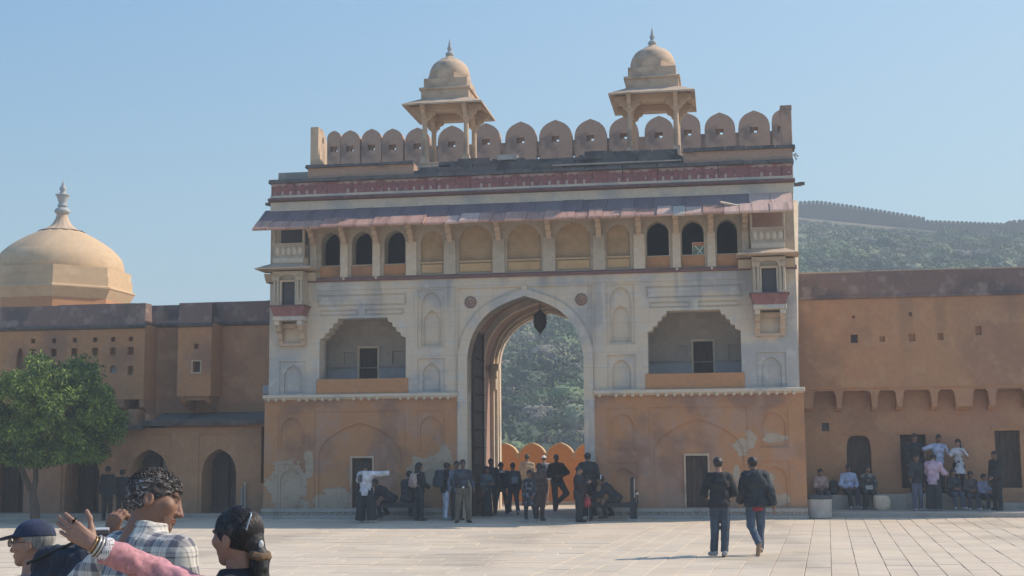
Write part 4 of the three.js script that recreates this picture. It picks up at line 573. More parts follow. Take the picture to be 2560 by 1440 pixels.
  const mg = boxUV(prep(plate(archPts(0, 0.34, -0.5, 0.12, 0.5, ROUND), [], -0.5, 0)), uvS(12)); for (let u = 16.2; u < 60.5; u += 0.78) { const m = new THREE.Mesh(mg, fm); m.name = 'merlon'; m.position.set(u, top(u) - 0.1, 0); m.castShadow = m.receiveShadow = true; f.add(m); }
  obj('bastion', [cyl(2.6, 2.1, 32, 42.8, 61.6, -1.5, 28), cyl(2.2, 2.2, 42.8, 43.05, 61.6, -1.5, 28)], fm, f);
  for (let i = 0; i < 12; i++) { const a = i * Math.PI / 6, m = new THREE.Mesh(mg, fm); m.name = 'merlon'; m.position.set(61.6 + 2 * Math.sin(a), 43.3, -1.5 + 2 * Math.cos(a)); m.rotation.y = a; m.castShadow = true; f.add(m); }
}

// ---------------------------------------------------------------- ground and paving
const groundMat = stained([0.44, 0.385, 0.3], [0.3, 0.27, 0.22], [0.42, 0.38, 0.31], 6, 421);
{ const g = new THREE.PlaneGeometry(2400, 2400); g.rotateX(-Math.PI / 2); g.translate(0, -0.06, -600); tag(obj('ground', g, groundMat), null, null, null, 'structure'); }
const pavement = thing('paving', null, null, W(0, 0, 0), -TH); tag(pavement, null, null, null, 'structure');
{
  const base = [0.55, 0.465, 0.36], tones = [[1, 1, 1], [0.94, 0.945, 0.95], [1.04, 1.035, 1.01], [0.97, 0.95, 0.92], [1.01, 0.985, 0.975]];
  const slabTex = tex(512, 512, (x, y) => { const a = fbm(x * 6, y * 6, 5, 6, 61), b = fbm(x * 50, y * 50, 3, 50, 63), st = sst(0.55, 0.75, fbm(x * 3 + 0.3, y * 3, 4, 3, 65)), k = (0.84 + 0.22 * a + 0.12 * b) * (1 - 0.2 * st); return [base[0] * k, base[1] * k, base[2] * k]; });
  const mats = tones.map(t => mat({ map: slabTex, color: C(...t), bumpMap: plasterBump, bumpScale: 0.006, roughness: 0.85 }, uvS(5.5)));
  const slab = (pts, y) => { // chamfered stone from a four-cornered outline (u, w)
    const c = [0, 0]; for (const p of pts) { c[0] += p[0] / 4; c[1] += p[1] / 4; } const P = [], ins = pts.map(p => { const dx = c[0] - p[0], dz = c[1] - p[1], l = Math.hypot(dx, dz), k = 0.014 / l; return [p[0] + dx * k, p[1] + dz * k]; });
    const o = pts.map(p => [p[0], y - 0.03, p[1]]), m = pts.map(p => [p[0], y - 0.006, p[1]]), t = ins.map(p => [p[0], y, p[1]]); const q = (a, b, d, e) => P.push(...a, ...d, ...b, ...a, ...e, ...d);
    q(t[0], t[1], t[2], t[3]); for (let i = 0; i < 4; i++) { const j = (i + 1) % 4; q(m[j], t[j], t[i], m[i]); q(o[j], m[j], m[i], o[i]); }
    const g = new THREE.BufferGeometry(); g.setAttribute('position', new THREE.Float32BufferAttribute(P, 3)); g.computeVertexNormals(); return g; };
  const slabs = []; const put = (pts) => { const c = pts.reduce((a, p) => [a[0] + p[0] / 4, a[1] + p[1] / 4], [0, 0]), q = W(c[0], 0, c[1]); if (q.z > -3.5) return; const ang = Math.abs(q.x / -q.z); if (ang > 0.62) return; slabs.push({ pts, d: Math.hypot(q.x, q.z), in: ang < 0.41 && q.z < -19, y: rr(-0.004, 0.004), m: Math.floor(rnd() * 5) }); };
  const XB = w => 3.2 + (13 - w) * 0.09; // where the courses change direction
  for (let w = -9.5; w < 34;) { const d = w < 21 ? rr(0.4, 0.72) : rr(0.8, 1.2); let u = -24 + rr(0, 1); while (u < XB(w)) { let l = rr(0.6, 1.5) * (w < 21 ? 1 : 1.6); if (u + l > XB(w) - 0.4) l = XB(w) - u; const gp = 0.002 + 0.004 * Math.pow(rnd(), 3), gw = 0.0015 + 0.014 * Math.pow(rnd(), 4); const last = u + l > XB(w) - 0.01; put([[u + gp, w + gw], [(last ? XB(w + gw) : u + l) - gp, w + gw], [(last ? XB(w + d) : u + l) - gp, w + d - 0.002], [u + gp, w + d - 0.002]]); u += l; } w += d; }
  const RA = 0.075, cr = Math.cos(RA), sr = Math.sin(RA);
  for (let a = -1.5; a < 18;) { const wd = rr(0.38, 0.52); let w = -9.5 + rr(0, 1); while (w < 30) { const l = rr(0.4, 1.0), g1 = 0.0015 + 0.003 * rnd() + 0.003 * Math.pow(rnd(), 4), g2 = 0.002 + 0.01 * Math.pow(rnd(), 2); const mp = (x, z) => { const xx = x - 9, zz = z; return [9 + xx * cr - zz * sr * 1.0 + 0.9, zz + xx * 0]; }; const raw = [[a + g1, w + g2], [a + wd - g1, w + g2], [a + wd - g1, w + l - g2], [a + g1, w + l - g2]].map(p => mp(p[0], p[1])); const lim = z => XB(z) + 0.004; if (Math.max(raw[1][0], raw[2][0]) > lim(w) + 0.08) put(raw.map(p => [Math.max(p[0], lim(p[1]) + 0.003), p[1]])); w += l; } a += wd; }
  slabs.sort((a, b) => (b.in - a.in) || a.d - b.d);
  const rest = [[], [], [], [], []]; slabs.forEach((s, i) => { const g = slab(s.pts, s.y); if (i < 300) obj('paving_slab', g, mats[s.m], pavement); else rest[s.m].push(g); });
  rest.forEach((r, i) => { if (r.length) { const o = obj('paving_slabs', r, mats[i], pavement); o.userData.kind = 'stuff'; } });
  obj('joint_bed', (() => { const g = new THREE.PlaneGeometry(46, 44); g.rotateX(-Math.PI / 2); g.translate(-1, -0.022, 12); return g; })(), mat({ color: C(0.34, 0.29, 0.22) }), pavement);
}

// ---------------------------------------------------------------- tree
{
  const t = thing('tree', 'small round-crowned green tree standing in front of the left range', 'tree', V3(-13.5, 0, -37.6));
  const bark = stained([0.13, 0.095, 0.07], [0.08, 0.06, 0.045], [0.2, 0.16, 0.12], 0.8, 431);
  const limb = (pts, r0, r1) => { const cv = new THREE.CatmullRomCurve3(pts), n = 14, g = new THREE.TubeGeometry(cv, n, 1, 9), p = g.attributes.position; for (let i = 0; i <= n; i++) { const c = cv.getPointAt(i / n), r = mix(r0, r1, i / n); for (let j = 0; j <= 9; j++) { const k = i * 10 + j; p.setXYZ(k, c.x + (p.getX(k) - c.x) * r, c.y + (p.getY(k) - c.y) * r, c.z + (p.getZ(k) - c.z) * r); } } g.computeVertexNormals(); return g; };
  obj('trunk', [limb([V3(0.05, -0.05, 0), V3(0.02, 0.4, 0), V3(-0.05, 0.85, 0.02)], 0.15, 0.105), limb([V3(-0.05, 0.8, 0), V3(-0.22, 1.15, 0.05), V3(-0.4, 1.6, 0.1), V3(-0.7, 2.2, 0.1)], 0.1, 0.05), limb([V3(-0.05, 0.8, 0.02), V3(0.02, 1.15, 0), V3(0.0, 1.6, -0.05), V3(0.3, 2.4, -0.1)], 0.085, 0.05), limb([V3(0.02, 1.55, 0), V3(0.3, 1.85, -0.2), V3(1.0, 2.3, -0.3)], 0.05, 0.03), limb([V3(0.1, 1.9, 0), V3(0.2, 2.8, 0.2), V3(0.1, 3.6, 0.2)], 0.05, 0.02), limb([V3(0.02, 1.6, 0), V3(0.4, 1.95, 0.4), V3(0.9, 2.5, 0.9)], 0.045, 0.02)], bark, t);
  const P = [], Cc = [], cen = V3(0.42, 2.9, 0); const clumps = [];
  for (let i = 0; i < 300; i++) { const a = rr(0, 6.283), e = Math.asin(rr(-0.8, 1)), r = 0.5 + 0.5 * Math.pow(rnd(), 0.5); const d = V3(Math.cos(a) * Math.cos(e), Math.sin(e), Math.sin(a) * Math.cos(e)); const bump = 0.74 + 0.48 * vn3(d.x * 2.2 + 5, d.y * 2.2, d.z * 2.2); const q = V3(d.x * 1.95, d.y * (d.y > 0 ? 1.65 : 1.4), d.z * 1.85).multiplyScalar(r * bump).add(cen); if (q.y < 1.55) q.y = 1.55 + rr(0, 0.3); clumps.push([q, rr(0.22, 0.42), rnd()]); }
  for (let i = 0; i < 70; i++) { const a = rr(0, 6.283), r = Math.sqrt(rnd()) * 1.55; clumps.push([V3(0.42 + Math.cos(a) * r, 1.62 + rr(0, 0.35) + 0.12 * r, Math.sin(a) * r), rr(0.2, 0.34), rnd()]); }
  const colr = [[0.11, 0.19, 0.024], [0.19, 0.28, 0.03], [0.055, 0.12, 0.022], [0.3, 0.36, 0.05]];
  for (const [q, R, tone] of clumps) for (let i = 0; i < 120; i++) {
    const o = V3(rr(-1, 1), rr(-1, 1), rr(-1, 1)).normalize().multiplyScalar(R * Math.pow(rnd(), 0.45)); o.y *= 0.8; const c = q.clone().add(o); const L = rr(0.1, 0.17), wd = L * rr(0.28, 0.4);
    const ax = o.clone().normalize().multiplyScalar(0.7).add(V3(rr(-0.6, 0.6), rr(-1.1, 0.25), rr(-0.6, 0.6))).normalize(), sd = V3(rr(-1, 1), rr(-1, 1), rr(-1, 1)).cross(ax).normalize(), up = ax.clone().cross(sd);
    const A = c.clone().addScaledVector(ax, -L / 2), B = c.clone().addScaledVector(ax, L / 2), S = c.clone().addScaledVector(sd, wd / 2).addScaledVector(up, 0.012), Z = c.clone().addScaledVector(sd, -wd / 2).addScaledVector(up, 0.012);
    P.push(...A, ...S, ...B, ...A, ...B, ...Z); const k = colr[Math.floor(tone * 3) + (rnd() < 0.22 ? 1 : 0)], f = rr(0.6, 1.35); for (let j = 0; j < 6; j++) Cc.push(k[0] * f, k[1] * f, k[2] * f); }
  const g = new THREE.BufferGeometry(); g.setAttribute('position', new THREE.Float32BufferAttribute(P, 3)); g.setAttribute('color', new THREE.Float32BufferAttribute(Cc, 3)); g.computeVertexNormals(); g.setAttribute('uv', new THREE.Float32BufferAttribute(new Float32Array(P.length / 3 * 2), 2));
  const lm = new THREE.MeshPhysicalMaterial({ vertexColors: true, side: THREE.DoubleSide, roughness: 0.75, transmission: 0.25, thickness: 0 });
  const m = new THREE.Mesh(g, lm); m.name = 'crown'; m.castShadow = m.receiveShadow = true; t.add(m);
}
// ---------------------------------------------------------------- people: distance fields meshed by surface nets
function surf(field, lo, hi, c) {
  const nx = Math.ceil((hi[0] - lo[0]) / c) + 1, ny = Math.ceil((hi[1] - lo[1]) / c) + 1, nz = Math.ceil((hi[2] - lo[2]) / c) + 1, f = new Float32Array(nx * ny * nz);
  for (let k = 0, o = 0; k < nz; k++) for (let j = 0; j < ny; j++) for (let i = 0; i < nx; i++, o++) f[o] = field(lo[0] + i * c, lo[1] + j * c, lo[2] + k * c);
  const id = new Int32Array(nx * ny * nz).fill(-1), P = [], I = [], sy = nx, sz = nx * ny, off = [0, 1, sy, sy + 1, sz, sz + 1, sz + sy, sz + sy + 1];
  const ed = [[0, 1], [2, 3], [4, 5], [6, 7], [0, 2], [1, 3], [4, 6], [5, 7], [0, 4], [1, 5], [2, 6], [3, 7]];
  for (let k = 0; k < nz - 1; k++) for (let j = 0; j < ny - 1; j++) for (let i = 0; i < nx - 1; i++) {
    const o = i + j * sy + k * sz; let m = 0; for (let q = 0; q < 8; q++) if (f[o + off[q]] < 0) m |= 1 << q; if (m === 0 || m === 255) continue;
    let x = 0, y = 0, z = 0, n = 0;
    for (const [a, b] of ed) { if ((m >> a & 1) === (m >> b & 1)) continue; const fa = f[o + off[a]], fb = f[o + off[b]], t = fa / (fa - fb); x += (a & 1) + t * ((b & 1) - (a & 1)); y += (a >> 1 & 1) + t * ((b >> 1 & 1) - (a >> 1 & 1)); z += (a >> 2) + t * ((b >> 2) - (a >> 2)); n++; }
    id[o] = P.length / 3; P.push(lo[0] + (i + x / n) * c, lo[1] + (j + y / n) * c, lo[2] + (k + z / n) * c);
  }
  const quad = (a, b, d, e, flip) => { if (a < 0 || b < 0 || d < 0 || e < 0) return; flip ? I.push(a, d, b, a, e, d) : I.push(a, b, d, a, d, e); };
  for (let k = 1; k < nz - 1; k++) for (let j = 1; j < ny - 1; j++) for (let i = 1; i < nx - 1; i++) {
    const o = i + j * sy + k * sz, s = f[o] < 0;
    if (s !== f[o + 1] < 0) quad(id[o - sy - sz], id[o - sz], id[o], id[o - sy], !s);
    if (s !== f[o + sy] < 0) quad(id[o - 1 - sz], id[o - 1], id[o], id[o - sz], !s);
    if (s !== f[o + sz] < 0) quad(id[o - 1 - sy], id[o - sy], id[o], id[o - 1], !s);
  }
  const g = new THREE.BufferGeometry(); g.setAttribute('position', new THREE.Float32BufferAttribute(P, 3)); g.setIndex(I); g.computeVertexNormals(); return g;
}
const smin = (a, b, k) => { const h = Math.max(k - Math.abs(a - b), 0) / k; return Math.min(a, b) - h * h * k * 0.25; };
const ell = (x, y, z, cx, cy, cz, rx, ry, rz) => { const a = (x - cx) / rx, b = (y - cy) / ry, c = (z - cz) / rz, k0 = Math.sqrt(a * a + b * b + c * c), k1 = Math.sqrt((a / rx) ** 2 + (b / ry) ** 2 + (c / rz) ** 2); return k1 < 1e-9 ? -Math.min(rx, ry, rz) : k0 * (k0 - 1) / k1; };
const bone = (a, b, ra, rb, o = {}) => ({ a, b, ra, rb, d: b.clone().sub(a), l2: Math.max(1e-9, b.clone().sub(a).lengthSq()), ...o });
function boneD(e, x, y, z) {
  const px = x - e.a.x, py = y - e.a.y, pz = z - e.a.z, h = (px * e.d.x + py * e.d.y + pz * e.d.z) / e.l2, t = h < 0 ? 0 : h > 1 ? 1 : h, qx = px - e.d.x * t, qy = py - e.d.y * t, qz = pz - e.d.z * t;
  let d = Math.sqrt(qx * qx + qy * qy + qz * qz) - (e.ra + (e.rb - e.ra) * t);
  if (e.flat && h > 1) d = Math.max(d, (h - 1) * Math.sqrt(e.l2));
  return d;
}
const bonesD = (bs, x, y, z, k) => { let d = 9; for (const e of bs) { const q = boneD(e, x, y, z); d = q > d + k ? d : smin(d, q, e.k || k); } return d; };
function bounds(bs, pad) { const lo = [9, 9, 9], hi = [-9, -9, -9]; for (const e of bs) for (const [p, r] of [[e.a, e.ra], [e.b, e.rb]]) ['x', 'y', 'z'].forEach((q, i) => { lo[i] = Math.min(lo[i], p[q] - r - pad); hi[i] = Math.max(hi[i], p[q] + r + pad); }); return [lo, hi]; }
// head: origin at its middle, +z the face, 0.235 tall
function headD(x, y, z, o) {
  const ax = Math.abs(x); let d = ell(x, y, z, 0, 0.028, -0.012, 0.076, 0.088, 0.096);
  d = smin(d, ell(x, y, z, 0, -0.04, 0.024, o.fem ? 0.056 : 0.061, 0.066, 0.064), 0.04);
  d = smin(d, ell(x, y, z, 0, -0.092, 0.062, o.fem ? 0.02 : 0.026, 0.02, 0.022), 0.03);
  d = smin(d, ell(ax, y, z, 0.042, -0.012, 0.062, 0.026, 0.022, 0.022), 0.025);
  d = smin(d, ell(ax, y, z, 0.028, 0.03, 0.078, 0.026, 0.008, 0.012), 0.018);
  const e = Math.hypot(ax - 0.031, (y - 0.012) * 1.25, z - 0.101) - 0.017; d = -smin(-d, e, 0.012);
  d = smin(d, Math.hypot(ax - 0.031, y - 0.011, z - 0.074) - 0.0125, 0.004);
  { const t = clamp((0.02 - y) / 0.05), r = 0.007 + 0.006 * t; d = smin(d, Math.hypot(x, y - (0.02 - 0.05 * t), z - (0.089 + (o.fem ? 0.015 : 0.017) * t)) - r, 0.014); }
  d = smin(d, Math.hypot(ax - 0.012, y + 0.034, z - 0.096) - 0.008, 0.008);
  d = smin(d, ell(x, y, z, 0, -0.056, 0.084, 0.022, 0.0055, 0.012), 0.006); d = smin(d, ell(x, y, z, 0, -0.067, 0.082, 0.02, 0.0065, 0.012), 0.006);
  const er = ell(ax, y, z, 0.079, -0.004, -0.012, 0.01, 0.032, 0.02); d = smin(d, Math.max(er, -ell(ax, y, z, 0.09, -0.002, -0.01, 0.007, 0.02, 0.011)), 0.008);
  if (o.neck !== false) d = smin(d, boneD(o.nb || (o.nb = bone(V3(0, -0.05, -0.025), V3(0, -0.17, -0.045), 0.05, o.fem ? 0.047 : 0.057)), x, y, z), 0.03);
  return d;
}
function headGeo(o, c) {
  const g = surf((x, y, z) => headD(x, y, z, o), [-0.1, -0.18, -0.13], [0.1, 0.14, 0.14], c), p = g.attributes.position, m = new Float32Array(p.count * 3);
  for (let i = 0; i < p.count; i++) {
    const x = Math.abs(p.getX(i)), y = p.getY(i), z = p.getZ(i); let k = [1, 1, 1];
    const brow = Math.max(sst(0.012, 0.006, Math.abs(y - 0.034 + Math.abs(x - 0.03) * 0.15)) * sst(0.03, 0.024, Math.abs(x - 0.033)) * (z > 0.05 ? 1 : 0), 0); k = L3(k, [0.16, 0.14, 0.14], brow * 0.85);
    if (z > 0.05) { const ey = Math.hypot(x - 0.031, (y - 0.011) * 1.7); k = L3(k, [0.28, 0.24, 0.24], sst(0.021, 0.013, ey) * 0.75); k = L3(k, [0.04, 0.035, 0.035], sst(0.007, 0.004, Math.hypot(x - 0.031, y - 0.011))); }
    const lip = sst(1.15, 0.8, Math.hypot(x / 0.025, (y + 0.061) / 0.014)) * (z > 0.06 ? 1 : 0); k = L3(k, [0.72, 0.42, 0.42], lip * 0.8);
    if (o.beard) { const b = sst(-0.035, -0.07, y) * sst(0.02, 0.05, z) * (1 - lip) * sst(0.0, 0.015, Math.hypot(x / 1.2, y + 0.061) - 0.004) + sst(0.012, 0.004, Math.abs(y + 0.044)) * sst(0.03, 0.02, x) * (z > 0.07 ? 1 : 0); const n = vn3(x * 300, y * 300, z * 300); k = L3(k, n > 0.62 && o.grey ? [0.95, 1.05, 1.15] : [0.35, 0.33, 0.33], clamp(b) * o.beard * (0.5 + 0.5 * n)); }
    k = L3(k, [1.08, 0.9, 0.86], sst(0.03, 0.0, Math.hypot(x, y + 0.028, z - 0.11)) * 0.4);
    m.set(k, i * 3);
  }
  g.setAttribute('color', new THREE.BufferAttribute(m, 3)); return g;
}
// right hand: wrist at the origin, fingers +y, palm +z, thumb +x
function handGeo(curl, spread, thumb, c) {
  const bs = []; const F = [[0.028, 0.094, 0.072, 0.0088], [0.008, 0.1, 0.08, 0.009], [-0.012, 0.096, 0.074, 0.0085], [-0.03, 0.086, 0.058, 0.0075]];
  F.forEach(([kx, ky, L, r], i) => { const a = [0.0, 0.45, 0.3, 0.25]; const sp = (1.4 - i) * spread; let p = V3(kx, ky, 0); bs.push(bone(V3(kx * 0.45, 0.004, -0.001), p, 0.0155, 0.0115, { k: 0.016 })); let an = curl[i] * 0.7; for (const [f, cc] of [[0.45, 1], [0.31, 1.15], [0.24, 0.7]]) { const q = p.clone().add(V3(Math.sin(sp) * L * f, Math.cos(an) * L * f, Math.sin(an) * L * f)); bs.push(bone(p, q, r, r * 0.93, { k: 0.004 })); p = q; an += curl[i] * cc; } });
  let p = V3(0.018, 0.018, 0.006); const t = [V3(0.026, 0.03, 0.012), V3(0.016 + thumb * 0.012, 0.028, 0.006 - thumb * 0.002), V3(0.004 + thumb * 0.01, 0.026, 0.004)]; [0.015, 0.0105, 0.0095].forEach((r, i) => { const q = p.clone().add(t[i]); bs.push(bone(p, q, r, r * 0.85, { k: 0.008 })); p = q; });
  bs.push(bone(V3(0, -0.03, 0), V3(0, 0.012, 0), 0.024, 0.022, { k: 0.02 }));
  const [lo, hi] = bounds(bs, 0.012); return surf((x, y, z) => bonesD(bs, x, y, z, 0.006), lo, hi, c);
}
const HANDS = { relax: handGeo([0.35, 0.4, 0.45, 0.5], 0.05, 0.3, 0.0055), grip: handGeo([1.1, 1.15, 1.2, 1.2], 0.02, 0.1, 0.0055), open: handGeo([0.1, 0.08, 0.1, 0.14], 0.1, 1, 0.0055) };
const HEADS = { m: headGeo({}, 0.008), f: headGeo({ fem: 1 }, 0.008), b: headGeo({ beard: 0.8 }, 0.008) };
const clothTex = gtex(256, 256, (x, y) => 0.8 + 0.25 * (fbm(x * 40, y * 40, 3, 40, 3) - 0.5) + 0.3 * (fbm(x * 5, y * 5, 3, 5, 8) - 0.5)); clothTex.colorSpace = THREE.SRGBColorSpace;
const clothMats = new Map();
function cloth(c, o) { if (c.isMaterial) return c; const k = c.join() + JSON.stringify(o || 0); if (!clothMats.has(k)) clothMats.set(k, mat({ map: clothTex, color: C(c[0] * 1.6, c[1] * 1.6, c[2] * 1.6), roughness: 0.88, ...o }, uvS(0.6))); return clothMats.get(k); }
const skinMat = mat({ vertexColors: true, roughness: 0.6 });
const dirv = a => V3(...a).normalize();

function skeleton(H, p) {
  const s = H / 1.7, J = {}, up = dirv(p.lean || [0, 1, 0]), side = V3(1, 0, 0).addScaledVector(up, -up.x).normalize(), tw = p.twist || 0;
  const sh = side.clone().applyAxisAngle(up, tw), hip = V3(0, 0, 0);
  J.up = up; J.hip = hip; J.fwd = side.clone().cross(up).normalize(); J.cf = sh.clone().cross(up).normalize();
  for (const [q, m] of [['L', 1], ['R', -1]]) {
    const lg = p['leg' + q] || {}; J['hip' + q] = hip.clone().addScaledVector(side, m * 0.085 * s);
    J['knee' + q] = J['hip' + q].clone().addScaledVector(dirv(lg.t || [m * 0.06, -1, 0.03]), 0.415 * s); J['ank' + q] = J['knee' + q].clone().addScaledVector(dirv(lg.s || [m * 0.02, -1, -0.04]), 0.4 * s);
    const fd = dirv(lg.f || [m * 0.3, -0.12, 1]); J['heel' + q] = J['ank' + q].clone().add(V3(0, -0.05 * s, 0)).addScaledVector(fd, -0.04 * s); J['toe' + q] = J['heel' + q].clone().addScaledVector(fd, 0.2 * s);
    const am = p['arm' + q] || {}; J['sh' + q] = hip.clone().addScaledVector(up, 0.465 * s).addScaledVector(sh, m * (p.fem ? 0.15 : 0.172) * s).add(V3(0, (p.shrug || 0), 0));
    J['elb' + q] = am.e ? am.e.clone() : J['sh' + q].clone().addScaledVector(dirv(am.u || [m * 0.2, -1, 0.0]), 0.285 * s); J['wri' + q] = am.w ? am.w.clone() : J['elb' + q].clone().addScaledVector(dirv(am.f || [m * 0.05, -1, 0.25]), 0.25 * s);
  }
  J.chest = hip.clone().addScaledVector(up, 0.36 * s); J.waist = hip.clone().addScaledVector(up, 0.17 * s); J.neck = hip.clone().addScaledVector(up, 0.53 * s);
  const hu = dirv(p.headUp || [up.x * 0.6, up.y, up.z * 0.6 + 0.12]); J.headUp = hu; J.head = J.neck.clone().addScaledVector(hu, (p.neck || 0.172) * s); J.s = s; J.side = side; J.shv = sh;
  let low = 9; for (const q of 'LR') low = Math.min(low, J['heel' + q].y - 0.03 * s, J['toe' + q].y - 0.026 * s);
  const lift = p.seat !== undefined ? p.seat + 0.1 * s : -low; const seen = new Set(); for (const v of Object.values(J)) if (v.isVector3 && !seen.has(v) && ![J.up, J.side, J.shv, J.headUp, J.fwd, J.cf].includes(v)) { seen.add(v); v.y += lift; }
  for (const q of 'LR') { const am = p['arm' + q] || {}; if (am.e) J['elb' + q].y -= lift; if (am.w) J['wri' + q].y -= lift; }
  return J;
}
function orient(g, pos, X, Y, Z, s, mirror) { const m = new THREE.Matrix4().makeBasis(X.clone().multiplyScalar(mirror ? -s : s), Y.clone().multiplyScalar(s), Z.clone().multiplyScalar(s)); m.setPosition(pos); const r = g.clone(); r.applyMatrix4(m); if (mirror) { const ix = r.index.array; for (let i = 0; i < ix.length; i += 3) { const t = ix[i + 1]; ix[i + 1] = ix[i + 2]; ix[i + 2] = t; } r.computeVertexNormals(); } return r; }
function meshOf(name, g, m, parent) { g = prep(boxUV(g, m.userData.uv)); const o = new THREE.Mesh(g, m); o.name = name; o.castShadow = o.receiveShadow = true; parent.add(o); return o; }

function person(o) {
  const P = o.pose || {}, fem = !!o.fem; P.fem = fem; const H = o.H || 1.66, J = skeleton(H, P), s = J.s, c = o.cell || 0.017, fat = o.fat || 1;
  const r = thing('person', o.label, 'person', o.pos, o.yaw || 0, o.group), skin = o.skin || [0.24, 0.13, 0.085];
  const at = (b, v, k) => b.clone().addScaledVector(v, k * s), up = J.up;
  const torso = [bone(at(J.hip, J.side, 0.06), at(J.hip, J.side, -0.06), 0.108 * s * fat, 0.108 * s * fat), bone(at(J.waist, J.side, 0.05), at(J.waist, J.side, -0.05), (fem ? 0.086 : 0.098) * s * fat, (fem ? 0.086 : 0.098) * s * fat), bone(at(J.chest, J.shv, 0.07), at(J.chest, J.shv, -0.07), (fem ? 0.094 : 0.108) * s * fat, (fem ? 0.094 : 0.108) * s * fat), bone(at(J.neck, J.up, -0.045), J.shL.clone().addScaledVector(J.shv, -0.02), 0.07 * s, 0.056 * s), bone(at(J.neck, J.up, -0.045), J.shR.clone().addScaledVector(J.shv, 0.02), 0.07 * s, 0.056 * s)];
  if (fem) for (const m of [-1, 1]) torso.push(bone(at(at(J.chest, J.shv, m * 0.065), J.cf, 0.07), at(at(J.chest, J.shv, m * 0.065), J.cf, 0.075), 0.052 * s, 0.05 * s));
  const arms = q => [bone(J['sh' + q], J['elb' + q], 0.052 * s * fat, 0.04 * s), bone(J['elb' + q], J['wri' + q], 0.041 * s, 0.026 * s)];
  const legs = q => [bone(J['hip' + q], J['knee' + q], 0.088 * s * fat, 0.056 * s), bone(J['knee' + q], at(J['knee' + q], J['ank' + q].clone().sub(J['knee' + q]).normalize(), 0.12), 0.056 * s, 0.056 * s), bone(J['knee' + q], J['ank' + q], 0.054 * s, 0.034 * s)];
  const foot = q => [bone(J['heel' + q], J['toe' + q], 0.035 * s, 0.028 * s), bone(J['ank' + q], J['heel' + q], 0.034 * s, 0.034 * s)];
  const bs = [...torso, ...arms('L'), ...arms('R'), bone(J.neck, at(J.neck, J.headUp, 0.1), 0.06 * s, 0.05 * s)]; if (!o.bust) bs.push(...legs('L'), ...legs('R'), ...foot('L'), ...foot('R'));
  const [lo, hi] = bounds(bs, 0.03), body = surf((x, y, z) => bonesD(bs, x, y, z, 0.035), lo, hi, c);
  // head and hands
  const fd = V3(Math.sin(P.headYaw || 0), P.headPitch || 0, Math.cos(P.headYaw || 0)).normalize(), hy = J.headUp.clone().addScaledVector(fd, -J.headUp.dot(fd)).normalize(), hx = hy.clone().cross(fd);
  const hs = (o.headSize || 1) * 0.97 * Math.pow(s, 0.6), hb = o.headGeo || (fem ? HEADS.f : o.beard ? HEADS.b : HEADS.m); const parts = [];
  const col = (g, a) => { const n = g.attributes.position.count, k = g.attributes.color ? g.attributes.color.array : null, q = new Float32Array(n * 3); for (let i = 0; i < n; i++) for (let j = 0; j < 3; j++) q[i * 3 + j] = a[j] * (k ? k[i * 3 + j] : 1); g.setAttribute('color', new THREE.BufferAttribute(q, 3)); return g; };
  parts.push(col(body, skin), col(orient(hb, J.head, hx, hy, fd, hs), skin));
  for (const q of 'LR') { const am = P['arm' + q] || {}, L = q === 'L', Y = am.h ? dirv(am.h) : J['wri' + q].clone().sub(J['elb' + q]).normalize(); let Z = am.p ? dirv(am.p) : V3(L ? -1 : 1, 0, 0.1); Z = Z.addScaledVector(Y, -Z.dot(Y)).normalize(); const X = Y.clone().cross(Z); parts.push(col(orient(am.geo || HANDS[am.hand || 'relax'], J['wri' + q].clone().addScaledVector(Y, 0.005), X, Y, Z, Math.pow(s, 0.7) * 0.98 * (o.handSize || 1), L), skin.map(v => v * 1.05))); }
  const gm = mergeGeometries(parts.map(g => { const n = g.index ? g.toNonIndexed() : g.clone(); if (!n.attributes.normal) n.computeVertexNormals(); n.deleteAttribute('uv'); return n; })); gm.setAttribute('uv', new THREE.BufferAttribute(new Float32Array(gm.attributes.position.count * 2), 2)); const bm = new THREE.Mesh(gm, skinMat); bm.name = 'body'; bm.castShadow = bm.receiveShadow = true; r.add(bm);
  const fold = (a, f) => (x, y, z, d) => (d < 0.05 && d > -0.05 ? d + a * (vn3(x * f, y * f * 0.55, z * f) - 0.5) + a * 0.5 * (vn3(x * f * 2.3 + 9, y * f * 1.6, z * f * 2.3) - 0.5) : d);
  // clothes
  if (o.bottom && !o.bust) { const b = o.bottom, L = b.loose === undefined ? 0.014 : b.loose, inf = e => ({ ...e, ra: e.ra + L, rb: e.rb + L * 1.2 }); let bb; const fo = fold(0.012, 22);
    if (b.skirt) { const y0 = b.skirt, cx = J.hip.x, cz = J.hip.z; bb = [bone(J.waist, J.hip, 0.11 * s, 0.14 * s), bone(J.hip, V3((J.ankL.x + J.ankR.x) / 2, y0, (J.ankL.z + J.ankR.z) / 2), 0.145 * s, (b.flare || 0.24) * s, { flat: 1 })]; }
    else { bb = [inf(torso[0]), ...['L', 'R'].flatMap(q => { const e = legs(q); const A = inf(e[0]), B = inf(e[2]); if (b.wide) { A.rb += b.wide; B.ra += b.wide; B.rb += b.wide * 1.6; } const t = b.len || 1; if (t < 1) return [A, bone(B.a, B.a.clone().lerp(B.b, t), B.ra, mix(B.ra, B.rb, t), { flat: 1 })]; return [A, bone(B.a, B.a.clone().lerp(B.b, 1.06), B.ra, B.rb + 0.008, { flat: 1 })]; }), bone(at(J.hip, up, 0.02), at(J.hip, up, 0.12), 0.12 * s * fat, 0.1 * s * fat)]; }
